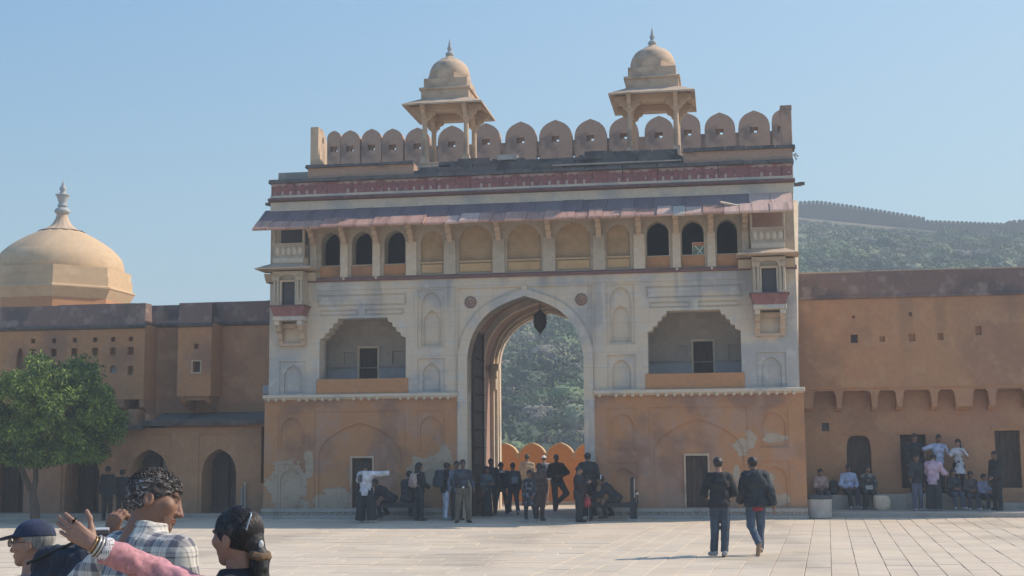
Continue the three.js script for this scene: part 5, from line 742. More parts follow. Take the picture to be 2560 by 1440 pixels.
    const [l2, h2] = bounds(bb, 0.04), wp = J.waist; const g = surf((x, y, z) => { let d = bonesD(bb, x, y, z, 0.03); d = fo(x, y, z, d); return Math.max(d, (x - wp.x) * up.x + (y - wp.y) * up.y + (z - wp.z) * up.z); }, l2, h2, o.clothCell || 0.017); meshOf(b.skirt ? 'skirt' : b.len < 1 ? 'shorts' : 'trousers', g, cloth(b.c), r); }
  const top = (t, name) => { const L = t.loose === undefined ? 0.018 : t.loose, inf = e => ({ ...e, ra: e.ra + L, rb: e.rb + L }); const bb = torso.map(inf), sl = t.sleeve === undefined ? 1 : t.sleeve;
    for (const q of 'LR') { const [u, f] = arms(q); if (sl > 0) { if (sl <= 0.5) bb.push(bone(u.a, u.a.clone().lerp(u.b, sl * 2), u.ra + L, u.rb + L + 0.008, { flat: 1, k: 0.02 })); else { bb.push(inf(u)); const k = (sl - 0.5) * 2; bb.push(bone(f.a, f.a.clone().lerp(f.b, k), f.ra + L, mix(f.ra, f.rb, k) + L + 0.006, { flat: 1 })); } } }
    let hemP = at(J.hip, up, t.hem === undefined ? -0.1 : t.hem), hemN = up;
    if (t.long) { hemP = V3(0, t.long, 0); hemN = V3(0, 1, 0); bb.push(bone(J.hip, V3((J.kneeL.x + J.kneeR.x) / 2, t.long - 0.02, (J.kneeL.z + J.kneeR.z) / 2), 0.125 * s * fat, (t.flare || 0.2) * s)); }
    else bb.push(bone(at(J.hip, up, 0.0), at(J.hip, up, (t.hem === undefined ? -0.1 : t.hem)), 0.118 * s * fat + L, 0.122 * s * fat + L));
    if (t.collar) bb.push(bone(at(J.neck, J.headUp, -0.03), at(J.neck, J.headUp, t.ch || 0.045), 0.08 * s, 0.071 * s, { flat: 1, k: 0.012 }));
    if (t.hood) bb.push(bone(at(at(J.neck, J.cf, -0.05), J.shv, 0.05), at(at(J.neck, J.cf, -0.05), J.shv, -0.05), 0.055 * s, 0.055 * s));
    const [l2, h2] = bounds(bb, 0.04), fo = fold(t.fold || 0.014, t.ff || 20), nk = at(J.neck, J.headUp, t.collar ? (t.ch || 0.045) + 0.005 : 0.02); const g = surf((x, y, z) => { let d = bonesD(bb, x, y, z, 0.035); d = fo(x, y, z, d); d = Math.max(d, -((x - hemP.x) * hemN.x + (y - hemP.y) * hemN.y + (z - hemP.z) * hemN.z)); if (t.open) { const a = (x - J.chest.x) * J.cf.x + (y - J.chest.y) * J.cf.y + (z - J.chest.z) * J.cf.z, b = (x - J.chest.x) * J.shv.x + (z - J.chest.z) * J.shv.z; if (a > 0.02) d = Math.max(d, t.open - Math.abs(b)); } const qx = x - nk.x, qy = y - nk.y, qz = z - nk.z, pl = qx * J.headUp.x + qy * J.headUp.y + qz * J.headUp.z; return Math.max(d, Math.min(pl - 0.01, 0.145 * s - Math.sqrt(Math.max(0, qx * qx + qy * qy + qz * qz - pl * pl)))); }, l2, h2, o.clothCell || 0.017); return meshOf(name, g, cloth(t.c), r); };
  if (o.top) top(o.top, o.top.name || 'shirt'); if (o.over) top({ loose: 0.03, ...o.over }, o.over.name || 'jacket');
  if (!o.bust && o.shoes) for (const q of 'LR') { const b = foot(q).map(e => ({ ...e, ra: e.ra + 0.012, rb: e.rb + 0.01 })), [l2, h2] = bounds(b, 0.03), y0 = Math.min(J['heel' + q].y, J['toe' + q].y) - 0.04 * s, an = J['ank' + q].y + 0.02; meshOf('shoe', surf((x, y, z) => Math.max(bonesD(b, x, y, z, 0.02), y0 - y, y - an), l2, h2, 0.012), cloth(o.shoes, { roughness: 0.6 }), r); }
  // hair or hat, in head space
  const M4 = new THREE.Matrix4().makeBasis(hx.clone().multiplyScalar(hs), hy.clone().multiplyScalar(hs), fd.clone().multiplyScalar(hs)).setPosition(J.head);
  const ht = o.hair || { c: [0.02, 0.017, 0.016] }, hc = o.hairCell || 0.009;
  const cap = (x, y, z) => { const fy = sst(-0.03, 0.05, y); return ell(x, y, z, 0, 0.03, -0.014, 0.08 + (ht.vol || 0.006) * (ht.fem ? 1 : fy), 0.094 + (ht.vol || 0.006), 0.1 + (ht.vol || 0.006) * (ht.fem ? 1 : fy)); };
  const extra = ht.extra || []; const clip = ht.clip || 0.018;
  if (!ht.bald) { const hg = surf((x, y, z) => { let d = cap(x, y, z); if (ht.rough && Math.abs(d) < 0.05) d += ht.rough * (vn3(x * 48 + 3, y * 48, z * 48) - 0.45) + ht.rough * 0.6 * (vn3(x * 110, y * 110 + 7, z * 110) - 0.5); d = Math.max(d, (z * 0.74 - y * 0.9 - clip) * 0.85); for (const e of extra) { let q = boneD(e, x, y, z); if (ht.rough) q += ht.rough * (vn3(x * 60, y * 60, z * 60) - 0.5); d = smin(d, q, 0.02); } return d; }, ht.lo || [-0.14, ht.low || -0.16, -0.2], [0.14, 0.17, 0.13], hc); hg.applyMatrix4(M4); meshOf('hair', hg, cloth(ht.c, { roughness: ht.rgh || 0.55 }), r); }
  if (o.cap) { const cg = surf((x, y, z) => { const d = ell(x, y, z, 0, 0.035, -0.012, 0.092, 0.1, 0.112); const q = Math.max(d, 0.038 - y - z * 0.05); const bl = Math.max(ell(x, y, z, 0, 0.046 - Math.max(0, z - 0.09) * 0.25, 0.1, 0.075, 0.008, 0.1), 0.05 - z); return smin(q, bl, 0.008); }, [-0.12, 0.0, -0.15], [0.12, 0.16, 0.23], hc); cg.applyMatrix4(M4); meshOf('cap', cg, cloth(o.cap), r); }
  r.updateMatrixWorld(true); return { r, J, M4, s, hs };
}
const SK = [[0.25, 0.135, 0.088], [0.19, 0.1, 0.066], [0.3, 0.17, 0.115]], BLK = [0.016, 0.014, 0.014];
// backpack in a wearer's local space
function backpack(pr, label, c, size = [0.15, 0.22, 0.08], o = {}) {
  const { r, J, s } = pr, f = J.cf, x = J.shv, up = J.up, ctr = J.chest.clone().addScaledVector(f, -(0.13 * s + size[2])).addScaledVector(up, (o.dy || -0.03)).addScaledVector(x, o.dx || 0);
  const m = new THREE.Matrix4().makeBasis(x, up, f).setPosition(ctr), w = m.premultiply(r.matrixWorld);
  const b = new THREE.Group(); b.name = numbered('backpack'); b.position.setFromMatrixPosition(w); b.quaternion.setFromRotationMatrix(new THREE.Matrix4().extractRotation(w)); tag(b, label, 'backpack'); scene.add(b);
  const rb = (x, y, z, hx, hy, hz, q) => { const a = Math.max(Math.abs(x) - hx + q, 0), e = Math.max(Math.abs(y) - hy + q, 0), g = Math.max(Math.abs(z) - hz + q, 0); return Math.sqrt(a * a + e * e + g * g) - q; };
  const [sx, sy, sz] = size; const fo = o.fold || 0.012;
  meshOf('pack', surf((x, y, z) => { const tp = 1 - 0.25 * sst(0.2, 1, y / sy); let d = rb(x / tp, y, z, sx, sy, sz, 0.06); return d + fo * (vn3(x * 16, y * 16, z * 16) - 0.5) + fo * 0.6 * (vn3(x * 40, y * 24 + 5, z * 40) - 0.5); }, [-sx - 0.03, -sy - 0.03, -sz - 0.03], [sx + 0.03, sy + 0.03, sz + 0.03], o.cell || 0.014), cloth(c), b);
  meshOf('pocket', surf((x, y, z) => rb(x, y + sy * 0.35, z + sz, sx * 0.8, sy * 0.5, 0.045, 0.035) + fo * 0.7 * (vn3(x * 20, y * 20, z * 20) - 0.5), [-sx, -sy - 0.02, -sz - 0.08], [sx, sy * 0.3, -sz + 0.08], o.cell || 0.014), cloth(o.c2 || c.map(v => v * 1.15)), b);
  if (!o.noStrap) for (const q of [-1, 1]) meshOf('strap', tube([V3(q * sx * 0.5, sy * 0.85, sz * 0.7), V3(q * sx * 0.7, sy * 1.05, sz + 0.1 * s), V3(q * sx * 0.8, sy * 0.7, sz + 0.24 * s), V3(q * sx * 0.95, -sy * 0.3, sz + 0.2 * s), V3(q * sx * 0.8, -sy * 0.8, sz * 0.6)], 0.014, 16, 5), cloth(o.c2 || c), b);
  return b;
}
// ---------------------------------------------------------------- the people in the square
const AWAY = Math.PI, LEFT = -Math.PI / 2, RIGHT = Math.PI / 2, DK = [0.022, 0.024, 0.03], JEAN = [0.07, 0.1, 0.16], WHITE_SHOE = [0.6, 0.6, 0.58];
const G = (x, z, y = 0) => V3(x, y, z);
{ // in front of the left half of the gateway
  const p1 = person({ label: 'person in a white hoodie with a black print, one arm stretched out to the right', pos: G(-3.99, -36.1), yaw: AWAY - 0.35, H: 1.6, skin: SK[1], top: { c: [0.62, 0.6, 0.62], name: 'hoodie', hem: -0.14, loose: 0.035, hood: 1 }, bottom: { c: DK, wide: 0.04, loose: 0.03 }, shoes: WHITE_SHOE, hair: { c: BLK, vol: 0.012, fem: 1, rough: 0.012 }, pose: { armR: { u: [-1, 0.02, 0.25], f: [-0.9, 0.1, 0.5], hand: 'grip' }, armL: { u: [0.5, -0.6, 0.7], f: [-0.5, 0.6, 0.7] }, legL: { t: [0.16, -1, 0], s: [0.08, -1, 0] }, legR: { t: [-0.16, -1, 0], s: [-0.08, -1, 0] }, lean: [0.06, 1, 0.02] } });
  { const g = new THREE.PlaneGeometry(0.12, 0.2, 4, 6); const J = p1.J; const c = J.chest.clone().addScaledVector(J.cf, -0.155).addScaledVector(J.shv, 0.09); g.rotateY(Math.PI); g.rotateZ(0.1); g.translate(c.x, c.y, c.z); const t = tex(48, 80, (x, y) => { const k = (Math.abs(((y * 6 + x * 3) % 1) - 0.5) > 0.42 || Math.abs(x - 0.5) > 0.46) ? 0.35 : 0.015; return [k, k, k]; }); meshOf('back_print', g, mat({ map: t }, { sx: 8.3, sy: 5, ox: 0, oy: 0 }), p1.r); }
  person({ label: 'person in dark clothes sitting bent forward on the left bench', pos: W(-3.28, 0, 0.9), yaw: LEFT - TH, H: 1.62, skin: SK[1], top: { c: DK, name: 'jacket', loose: 0.035, collar: 1 }, bottom: { c: DK }, shoes: [0.03, 0.03, 0.03], hair: { c: BLK, vol: 0.008 }, pose: { seat: 0.5, lean: [0, 0.62, 0.8], headUp: [0, 0.75, 0.65], armL: { u: [0.1, -0.9, 0.35], f: [0, -0.3, 1] }, armR: { u: [-0.1, -0.8, 0.6], f: [0.1, -0.2, 1] }, legL: { t: [0.15, -0.12, 1], s: [0.05, -1, -0.25] }, legR: { t: [-0.25, -0.12, 1], s: [-0.05, -1, -0.55] } } });
  const b2 = person({ label: 'person in a dark hooded coat sitting beside the woman with the cream backpack', pos: W(-2.86, 0, 0.85), yaw: AWAY - 0.5, H: 1.6, skin: SK[0], top: { c: [0.03, 0.034, 0.04], name: 'coat', loose: 0.045, hood: 1 }, bottom: { c: DK }, shoes: [0.03, 0.03, 0.03], hair: { c: BLK, vol: 0.01, fem: 1 }, pose: { seat: 0.5, lean: [0, 1, 0.15], armL: { u: [0.15, -1, 0.3], f: [-0.3, -0.3, 1] }, armR: { u: [-0.15, -1, 0.3], f: [0.3, -0.3, 1] }, legL: { t: [0.12, -0.1, 1], s: [0.02, -1, -0.1] }, legR: { t: [-0.12, -0.1, 1], s: [-0.02, -1, 0.1] } } });
  const p3 = person({ label: 'woman with long black hair and a black coat wearing a cream backpack', fem: 1, pos: G(-2.62, -36.9), yaw: RIGHT + 0.7, H: 1.56, skin: SK[2], top: { c: DK, name: 'coat', loose: 0.03, hem: -0.22 }, bottom: { c: [0.03, 0.032, 0.04] }, shoes: [0.04, 0.04, 0.045], hair: { c: BLK, vol: 0.014, fem: 1, low: -0.36, extra: [bone(V3(0, 0.0, -0.07), V3(0.0, -0.3, -0.09), 0.075, 0.055), bone(V3(0.06, -0.02, -0.02), V3(0.07, -0.26, -0.03), 0.03, 0.025), bone(V3(-0.06, -0.02, -0.02), V3(-0.07, -0.26, -0.03), 0.03, 0.025)] }, pose: { headYaw: -0.3, armL: { u: [0.15, -1, 0.1], f: [-0.1, -0.7, 0.8] }, armR: { u: [-0.15, -1, 0.2], f: [0.2, -0.4, 0.8] } } });
  backpack(p3, 'cream backpack with a dark zip on the back of the black-haired woman', [0.5, 0.38, 0.33], [0.12, 0.2, 0.07], { c2: [0.4, 0.28, 0.24], dy: -0.06 });
  const p4 = person({ label: 'man in white jeans and dark jacket with a big dark backpack', pos: G(-1.89, -37.15), yaw: RIGHT + 0.5, H: 1.56, skin: SK[1], top: { c: [0.02, 0.022, 0.03], name: 'jacket', collar: 1, loose: 0.03 }, bottom: { c: [0.5, 0.54, 0.64] }, shoes: [0.2, 0.26, 0.28], pose: { lean: [0, 1, 0.05], armL: { u: [0.2, -1, 0.1], f: [-0.2, -0.3, 0.9] }, armR: { u: [-0.2, -1, 0.2], f: [0.3, -0.2, 0.9] }, legL: { t: [0.05, -1, 0.12], s: [0, -1, -0.08] }, legR: { t: [-0.08, -1, -0.06], s: [0, -1, -0.12] } } });
  backpack(p4, 'big dark blue-grey backpack on the man in white jeans', [0.03, 0.045, 0.06], [0.16, 0.24, 0.1]);
  person({ label: 'man in a grey-blue shirt half hidden behind the man in khaki trousers', pos: G(-1.58, -37.05), yaw: 0.3, H: 1.6, skin: SK[1], top: { c: [0.13, 0.16, 0.2], collar: 1 }, bottom: { c: DK }, shoes: [0.04, 0.04, 0.04], pose: {} });
  const p6 = person({ label: 'man in a slate shirt and khaki trousers with a bright belt buckle', pos: G(-1.36, -35.72), yaw: 0.12, H: 1.65, skin: SK[1], beard: 1, top: { c: [0.045, 0.055, 0.075], collar: 1, hem: 0.02, sleeve: 0.95 }, bottom: { c: [0.16, 0.13, 0.095], loose: 0.022 }, shoes: [0.035, 0.025, 0.02], pose: { armL: { u: [0.35, -1, -0.15], f: [0.1, -0.6, 0.7], hand: 'relax' }, armR: { u: [-0.25, -1, -0.2], f: [0.6, -0.5, -0.5] }, legL: { t: [0.12, -1, 0], s: [0.06, -1, -0.02] }, legR: { t: [-0.12, -1, 0], s: [-0.06, -1, -0.02] } } });
  { const J = p6.J, y = J.hip.y + 0.06, bl = new THREE.TorusGeometry(0.125, 0.018, 6, 28); bl.rotateX(Math.PI / 2); bl.scale(1.35, 1.2, 1.02); bl.translate(0, y, 0); meshOf('belt', bl, cloth([0.02, 0.016, 0.014]), p6.r); const bk = new THREE.BoxGeometry(0.055, 0.045, 0.014); bk.translate(0, y, 0.155); meshOf('buckle', bk, mat({ color: C(0.75, 0.75, 0.72), metalness: 0.6, roughness: 0.3 }), p6.r); }
}
{ // in and before the arch
  person({ label: 'woman in a slate top and long dark skirt at the left side of the arch', fem: 1, pos: G(-0.78, -38.6), yaw: 0.5, H: 1.42, skin: SK[1], top: { c: [0.09, 0.12, 0.145], loose: 0.022, hem: 0.0 }, bottom: { c: [0.02, 0.025, 0.035], skirt: 0.06, flare: 0.22 }, shoes: [0.04, 0.04, 0.04], hair: { c: BLK, vol: 0.012, fem: 1, low: -0.28, extra: [bone(V3(0, 0, -0.08), V3(0, -0.24, -0.08), 0.06, 0.04)] }, pose: { armL: { u: [0.2, -1, 0.2], f: [-0.6, 0.1, 0.7] }, armR: { u: [-0.2, -1, 0.2], f: [0.6, 0.1, 0.7] } } });
  person({ label: 'tall man in a dark shirt behind the woman in the long skirt', pos: G(-0.66, -39.6), yaw: -0.2, H: 1.64, skin: SK[1], top: { c: [0.03, 0.034, 0.045], collar: 1 }, bottom: { c: DK }, shoes: DK, pose: { headYaw: 0.6 } });
  const p8 = person({ label: 'person in dark top holding a phone up to the face, legs apart', pos: G(-0.38, -40.2), yaw: 0.15, H: 1.52, skin: SK[1], top: { c: [0.025, 0.024, 0.028], loose: 0.03, hem: -0.16 }, bottom: { c: [0.03, 0.042, 0.06], loose: 0.006 }, shoes: DK, hair: { c: BLK, vol: 0.016, fem: 1, rough: 0.01 }, pose: { armL: { u: [0.35, -0.8, 0.4], f: [-0.5, 1, 0.5], hand: 'grip' }, armR: { u: [-0.35, -0.8, 0.4], f: [0.5, 1, 0.5], hand: 'grip' }, legL: { t: [0.16, -1, 0.05], s: [0.1, -1, -0.05] }, legR: { t: [-0.16, -1, 0], s: [-0.1, -1, -0.05] } } });
  const ph = thing('phone', 'pale phone held up by the person in the dark top inside the arch', 'phone', p8.r.localToWorld(p8.J.wriL.clone().lerp(p8.J.wriR, 0.5).add(V3(0, 0.08, 0.06))), 0.15); obj('case', cbox(-0.075, 0.075, -0.036, 0.036, -0.005, 0.005, 0.003), mat({ color: C(0.6, 0.6, 0.58), roughness: 0.4 }), ph); const ln = new THREE.CylinderGeometry(0.012, 0.012, 0.006, 10); ln.rotateX(Math.PI / 2); ln.translate(0.05, 0.018, 0.008); obj('lens', ln, M.iron, ph);
  const p9 = person({ label: 'person in dark clothes with a patterned backpack walking away into the arch', pos: G(-0.02, -39.3), yaw: AWAY + 0.2, H: 1.5, skin: SK[1], top: { c: [0.025, 0.03, 0.04], name: 'jacket', loose: 0.028 }, bottom: { c: [0.025, 0.03, 0.042] }, shoes: [0.4, 0.4, 0.4], hair: { c: BLK, vol: 0.01 }, pose: { legL: { t: [0.04, -1, 0.22], s: [0, -1, -0.1] }, legR: { t: [-0.06, -1, -0.2], s: [-0.02, -1, -0.5], f: [-0.1, -0.6, 1] }, armL: { u: [0.25, -1, -0.1], f: [0.1, -0.8, 0.5] } } });
  backpack(p9, 'dark backpack with pale pattern on the walker entering the arch', [0.05, 0.06, 0.085], [0.13, 0.19, 0.08], { c2: [0.17, 0.19, 0.22] });
  person({ label: 'man in a long beige kurta seen from behind beyond the passage', pos: G(0.47, -46.4), yaw: AWAY + 0.1, H: 1.73, skin: SK[1], top: { c: [0.34, 0.28, 0.22], name: 'kurta', long: 0.62, flare: 0.19, loose: 0.03, collar: 1 }, bottom: { c: [0.1, 0.09, 0.085], loose: 0.02 }, shoes: [0.1, 0.05, 0.04], pose: { headYaw: 0.2 } });
  person({ label: 'girl in a dark floral dress walking in front of the arch', fem: 1, pos: G(0.43, -35.8), yaw: -0.5, H: 1.34, skin: SK[1], top: { c: mat({ map: tex(128, 128, (x, y) => { const n = fbm(x * 10, y * 10, 3, 10, 5), k = n > 0.6 ? 0.2 : 0.035; return [k * 0.9, k * 0.95, k * 1.1]; }) }, uvS(0.5)), name: 'dress', long: 0.42, flare: 0.2, loose: 0.016 }, bottom: { c: [0.03, 0.033, 0.042] }, shoes: [0.3, 0.3, 0.3], hair: { c: BLK, vol: 0.012, fem: 1, low: -0.22, extra: [bone(V3(0, 0, -0.08), V3(0, -0.17, -0.09), 0.05, 0.03)] }, pose: { legL: { t: [0.05, -1, -0.2], s: [0, -1, -0.35], f: [0.1, -0.4, 1] }, legR: { t: [-0.05, -1, 0.2], s: [0, -1, 0] }, armL: { u: [0.3, -1, 0.2], f: [0, -0.8, 0.5] }, armR: { u: [-0.3, -1, -0.2], f: [0, -0.9, 0.4] } } });
  person({ label: 'woman in a long brown kurta walking before the arch beside the girl', fem: 1, pos: G(0.7, -36.5), yaw: AWAY - 0.3, H: 1.52, skin: SK[1], top: { c: [0.1, 0.058, 0.046], name: 'kurta', long: 0.36, flare: 0.2, loose: 0.028 }, bottom: { c: [0.09, 0.055, 0.045], loose: 0.02 }, shoes: [0.08, 0.05, 0.04], hair: { c: BLK, vol: 0.012, fem: 1, low: -0.36, extra: [bone(V3(0, 0, -0.09), V3(0, -0.32, -0.1), 0.045, 0.025)] }, pose: { armL: { u: [0.2, -1, 0.3], f: [-0.4, -0.2, 0.8] }, armR: { u: [-0.2, -1, 0.1], f: [0.1, -0.9, 0.4] }, legL: { t: [0.05, -1, 0.1], s: [0, -1, 0] }, legR: { t: [-0.05, -1, -0.1], s: [0, -1, -0.1] } } });
  const p13 = person({ label: 'man in a white cap and blue checked shirt walking away beyond the passage', pos: G(1.06, -46.2), yaw: AWAY - 0.15, H: 1.66, skin: SK[2], cap: [0.75, 0.74, 0.72], hair: { c: BLK, vol: 0.004 }, top: { c: mat({ map: tex(64, 64, (x, y) => { const a = (x * 6) % 1 < 0.4, b = (y * 6) % 1 < 0.4; const k = a && b ? 0.12 : a || b ? 0.25 : 0.45; return [k, k * 1.05, k * 1.3]; }) }, uvS(0.5)), loose: 0.025, collar: 1 }, bottom: { c: [0.18, 0.12, 0.1] }, shoes: [0.2, 0.15, 0.13], pose: { legL: { t: [0.06, -1, 0.25], s: [0, -1, 0] }, legR: { t: [-0.06, -1, -0.22], s: [0, -1, -0.4], f: [0, -0.5, 1] } } });
  backpack(p13, 'small navy backpack on the man in the white cap', [0.03, 0.04, 0.07], [0.13, 0.18, 0.07]);
  person({ label: 'man in black jacket and grey trousers in the arch, one heel kicked up', pos: G(1.35, -41.3), yaw: 0.25, H: 1.74, skin: SK[1], beard: 1, top: { c: [0.022, 0.023, 0.027], name: 'jacket', collar: 1, loose: 0.035, hem: -0.04 }, bottom: { c: [0.08, 0.078, 0.085], loose: 0.024 }, shoes: [0.02, 0.02, 0.024], hair: { c: [0.05, 0.048, 0.05], vol: 0.004 }, pose: { lean: [-0.04, 1, 0], armL: { u: [0.75, -0.8, -0.3], f: [-0.8, -0.35, 0.6] }, armR: { u: [-0.4, -1, -0.1], f: [0.8, -0.1, 0.7] }, legL: { t: [0.42, -0.85, 0.25], s: [-0.75, -0.8, -0.45], f: [-0.3, -0.8, 0.5] }, legR: { t: [0.02, -1, 0.02], s: [0.02, -1, -0.02] } } });
  person({ label: 'tall bulky man in black jacket and dark cap at the right arch jamb', pos: G(2.05, -36.6), yaw: AWAY + 0.35, H: 1.78, fat: 1.12, skin: SK[1], cap: [0.06, 0.05, 0.05], hair: { c: BLK, vol: 0.004 }, top: { c: [0.02, 0.022, 0.027], name: 'jacket', loose: 0.055, hem: -0.2, collar: 1 }, bottom: { c: [0.022, 0.024, 0.03], loose: 0.03 }, shoes: [0.55, 0.53, 0.5], pose: { armL: { u: [0.35, -1, 0.05], f: [0, -0.8, 0.5] }, armR: { u: [-0.35, -1, 0.05], f: [0.1, -0.8, 0.5] }, legL: { t: [0.1, -1, -0.12], s: [0.05, -1, -0.2], f: [0.2, -0.3, 1] }, legR: { t: [-0.14, -1, 0.12], s: [-0.1, -1, 0] } } });
  const p16 = person({ label: 'person in dark clothes in profile holding a red bag at the right jamb', pos: G(1.74, -35.6), yaw: RIGHT - 0.3, H: 1.44, skin: SK[2], top: { c: [0.03, 0.024, 0.028], name: 'jacket', loose: 0.04, hem: -0.2 }, bottom: { c: [0.035, 0.035, 0.04], loose: 0.03 }, shoes: [0.02, 0.02, 0.02], hair: { c: BLK, vol: 0.01 }, pose: { armL: { u: [0.2, -1, 0.25], f: [0.1, -0.9, 0.35], hand: 'grip' }, armR: { u: [-0.25, -0.9, 0.4], f: [0.3, 0.4, 0.8], hand: 'grip' } } });
  const bp = p16.r.localToWorld(p16.J.wriL.clone().add(V3(0, -0.1, 0.03))); const rb = thing('bag', 'small red cloth bag hanging from the hand of the person at the right jamb', 'bag', bp); meshOf('pouch', surf((x, y, z) => ell(x, y, z, 0, -0.13, 0, 0.1 * (1 + (-0.05 - y) * 1.2), 0.14, 0.06) + 0.012 * (vn3(x * 30, y * 20, z * 30) - 0.5), [-0.16, -0.3, -0.1], [0.16, 0.03, 0.1], 0.01), cloth([0.42, 0.06, 0.08]), rb); meshOf('handle', tube([V3(-0.03, -0.02, 0), V3(-0.02, 0.06, 0), V3(0.02, 0.06, 0), V3(0.03, -0.02, 0)], 0.007, 12, 5), cloth([0.3, 0.05, 0.06]), rb);
  const p17 = person({ label: 'person with a white headband sitting bent forward on the right bench', pos: W(2.98, 0, 0.9), yaw: LEFT - TH, H: 1.62, skin: SK[1], top: { c: [0.026, 0.028, 0.034], name: 'jacket', loose: 0.035 }, bottom: { c: DK }, shoes: DK, hair: { c: BLK, vol: 0.01, fem: 1 }, pose: { seat: 0.5, lean: [0, 0.72, 0.7], headUp: [0, 0.8, 0.6], armL: { u: [0.2, -0.8, 0.4], f: [0, -0.2, 1] }, armR: { u: [-0.2, -0.8, 0.5], f: [0, 0.2, 1] }, legL: { t: [0.2, -0.15, 1], s: [0.1, -1, -0.2] }, legR: { t: [-0.3, -0.15, 0.8], s: [-0.1, -1, -0.6] } } });
  { const g = new THREE.TorusGeometry(0.1, 0.016, 6, 24, Math.PI); g.scale(0.95, 1.15, 1); g.translate(0, 0.02, -0.02); g.applyMatrix4(p17.M4); meshOf('headband', g, cloth([0.7, 0.7, 0.68]), p17.r); }
}
for (const [u, x0, x1, l] of [[-3.25, -0.75, 0.75, 'dark bench before the ochre wall left of the arch'], [2.75, -0.6, 0.8, 'dark bench before the ochre wall right of the arch']]) {
  const b = thing('bench', l, 'bench', W(u, 0, 0.85), -TH, null), m = mat({ color: C(0.03, 0.03, 0.034), roughness: 0.6 });
  for (let i = 0; i < 4; i++) obj('slat', cbox(x0, x1, 0.45, 0.48, -0.2 + i * 0.105, -0.11 + i * 0.105, 0.006), m, b);
  obj('apron', [cbox(x0 + 0.02, x1 - 0.02, 0.36, 0.45, 0.16, 0.19, 0.004)], m, b);
  for (const x of [x0 + 0.1, x1 - 0.1]) for (const z of [-0.15, 0.15]) obj('leg', cbox(x - 0.03, x + 0.03, 0, 0.45, z - 0.03, z + 0.03, 0.006), m, b);
}
{ const b = thing('stand', 'narrow dark upright stand with its sunlit edge painted pale beside the right bench', 'stand', W(3.42, 0, 1.0), -TH - 0.3), m = mat({ color: C(0.035, 0.035, 0.04), roughness: 0.6 }); obj('post', [taper(-0.08, 0.06, 0, 1.15, -0.05, 0.05, 0.02, 0.01)], m, b); obj('edge_strip', [cbox(0.045, 0.065, 0.62, 1.12, 0.03, 0.055, 0.004)], M.lime, b); const k = new THREE.SphereGeometry(0.045, 12, 8); k.translate(0.12, 0.72, 0.02); obj('knob', k, M.lime, b); obj('brace', [tube([V3(0.04, 0.85, 0.02), V3(0.14, 0.66, 0.04), V3(0.1, 0.3, 0.02), V3(0.09, 0.03, 0.02)], 0.022, 14, 7)], m, b); obj('foot', [taper(-0.12, 0.18, 0, 0.05, -0.12, 0.12, 0.03, 0.03)], M.stone, b); }  // sunlit right edge painted in as a pale strip
{ // the two men walking
  person({ label: 'man in a black sweater and dark jeans walking away across the sunlit paving', pos: G(3.7, -24.05), yaw: AWAY + 0.05, H: 1.72, skin: SK[2], cell: 0.013, clothCell: 0.011, top: { c: [0.018, 0.02, 0.024], name: 'sweater', loose: 0.03, hem: -0.06, ff: 16, fold: 0.018 }, bottom: { c: [0.05, 0.07, 0.1], loose: 0.012, wide: 0.008 }, shoes: [0.34, 0.33, 0.32], hair: { c: BLK, vol: 0.012, rough: 0.008 }, hairCell: 0.006, pose: { headYaw: -0.3, armR: { u: [-0.4, -1, 0.05], f: [0.3, -0.25, 0.9], hand: 'grip' }, armL: { u: [0.4, -1, 0.05], f: [-0.3, -0.25, 0.9], hand: 'grip' }, legL: { t: [0.0, -1, 0.1], s: [0.06, -1, -0.02] }, legR: { t: [-0.02, -1, -0.04], s: [0.1, -1, -0.16], f: [-0.1, -0.25, 1] } } });
  person({ label: 'man in dark jacket with red hem, blue jeans and tan boots, mid-stride', pos: G(4.4, -24.3), yaw: AWAY + 0.05, H: 1.7, skin: SK[1], cell: 0.013, clothCell: 0.011, top: { c: [0.3, 0.035, 0.04], name: 'shirt', loose: 0.02, hem: -0.15, sleeve: 0.4 }, over: { c: [0.028, 0.034, 0.042], name: 'jacket', loose: 0.048, hem: -0.08, collar: 1, ff: 15, fold: 0.03 }, bottom: { c: [0.075, 0.105, 0.15], loose: 0.016 }, shoes: [0.3, 0.2, 0.13], hair: { c: BLK, vol: 0.012, rough: 0.008 }, hairCell: 0.006, pose: { headYaw: 0.35, headUp: [0.2, 1, 0.25], armR: { u: [-0.3, -1, -0.15], f: [-0.25, -1, 0.05] }, armL: { u: [0.25, -1, 0.2], f: [0, -0.7, 0.6] }, legR: { t: [-0.02, -1, 0.12], s: [0.05, -1, -0.02] }, legL: { t: [0.06, -1, -0.1], s: [-0.22, -0.9, -0.75], f: [0.1, -1, 0.15] } } });
}
{ // far left couple
  person({ label: 'taller man of the couple in dark clothes by the left arched doorways', pos: G(-11.66, -38.3), yaw: AWAY - 0.3, H: 1.52, skin: SK[1], top: { c: [0.018, 0.02, 0.026], name: 'jacket', loose: 0.04 }, bottom: { c: [0.018, 0.02, 0.026] }, shoes: DK, pose: {} });
  person({ label: 'shorter woman of the couple in dark clothes by the left arched doorways', fem: 1, pos: G(-11.35, -38.7), yaw: AWAY + 0.3, H: 1.42, skin: SK[0], top: { c: [0.018, 0.02, 0.026], name: 'jacket', loose: 0.04 }, bottom: { c: [0.02, 0.022, 0.028] }, shoes: DK, hair: { c: BLK, vol: 0.012, fem: 1 }, pose: { headYaw: -0.5 } });
}
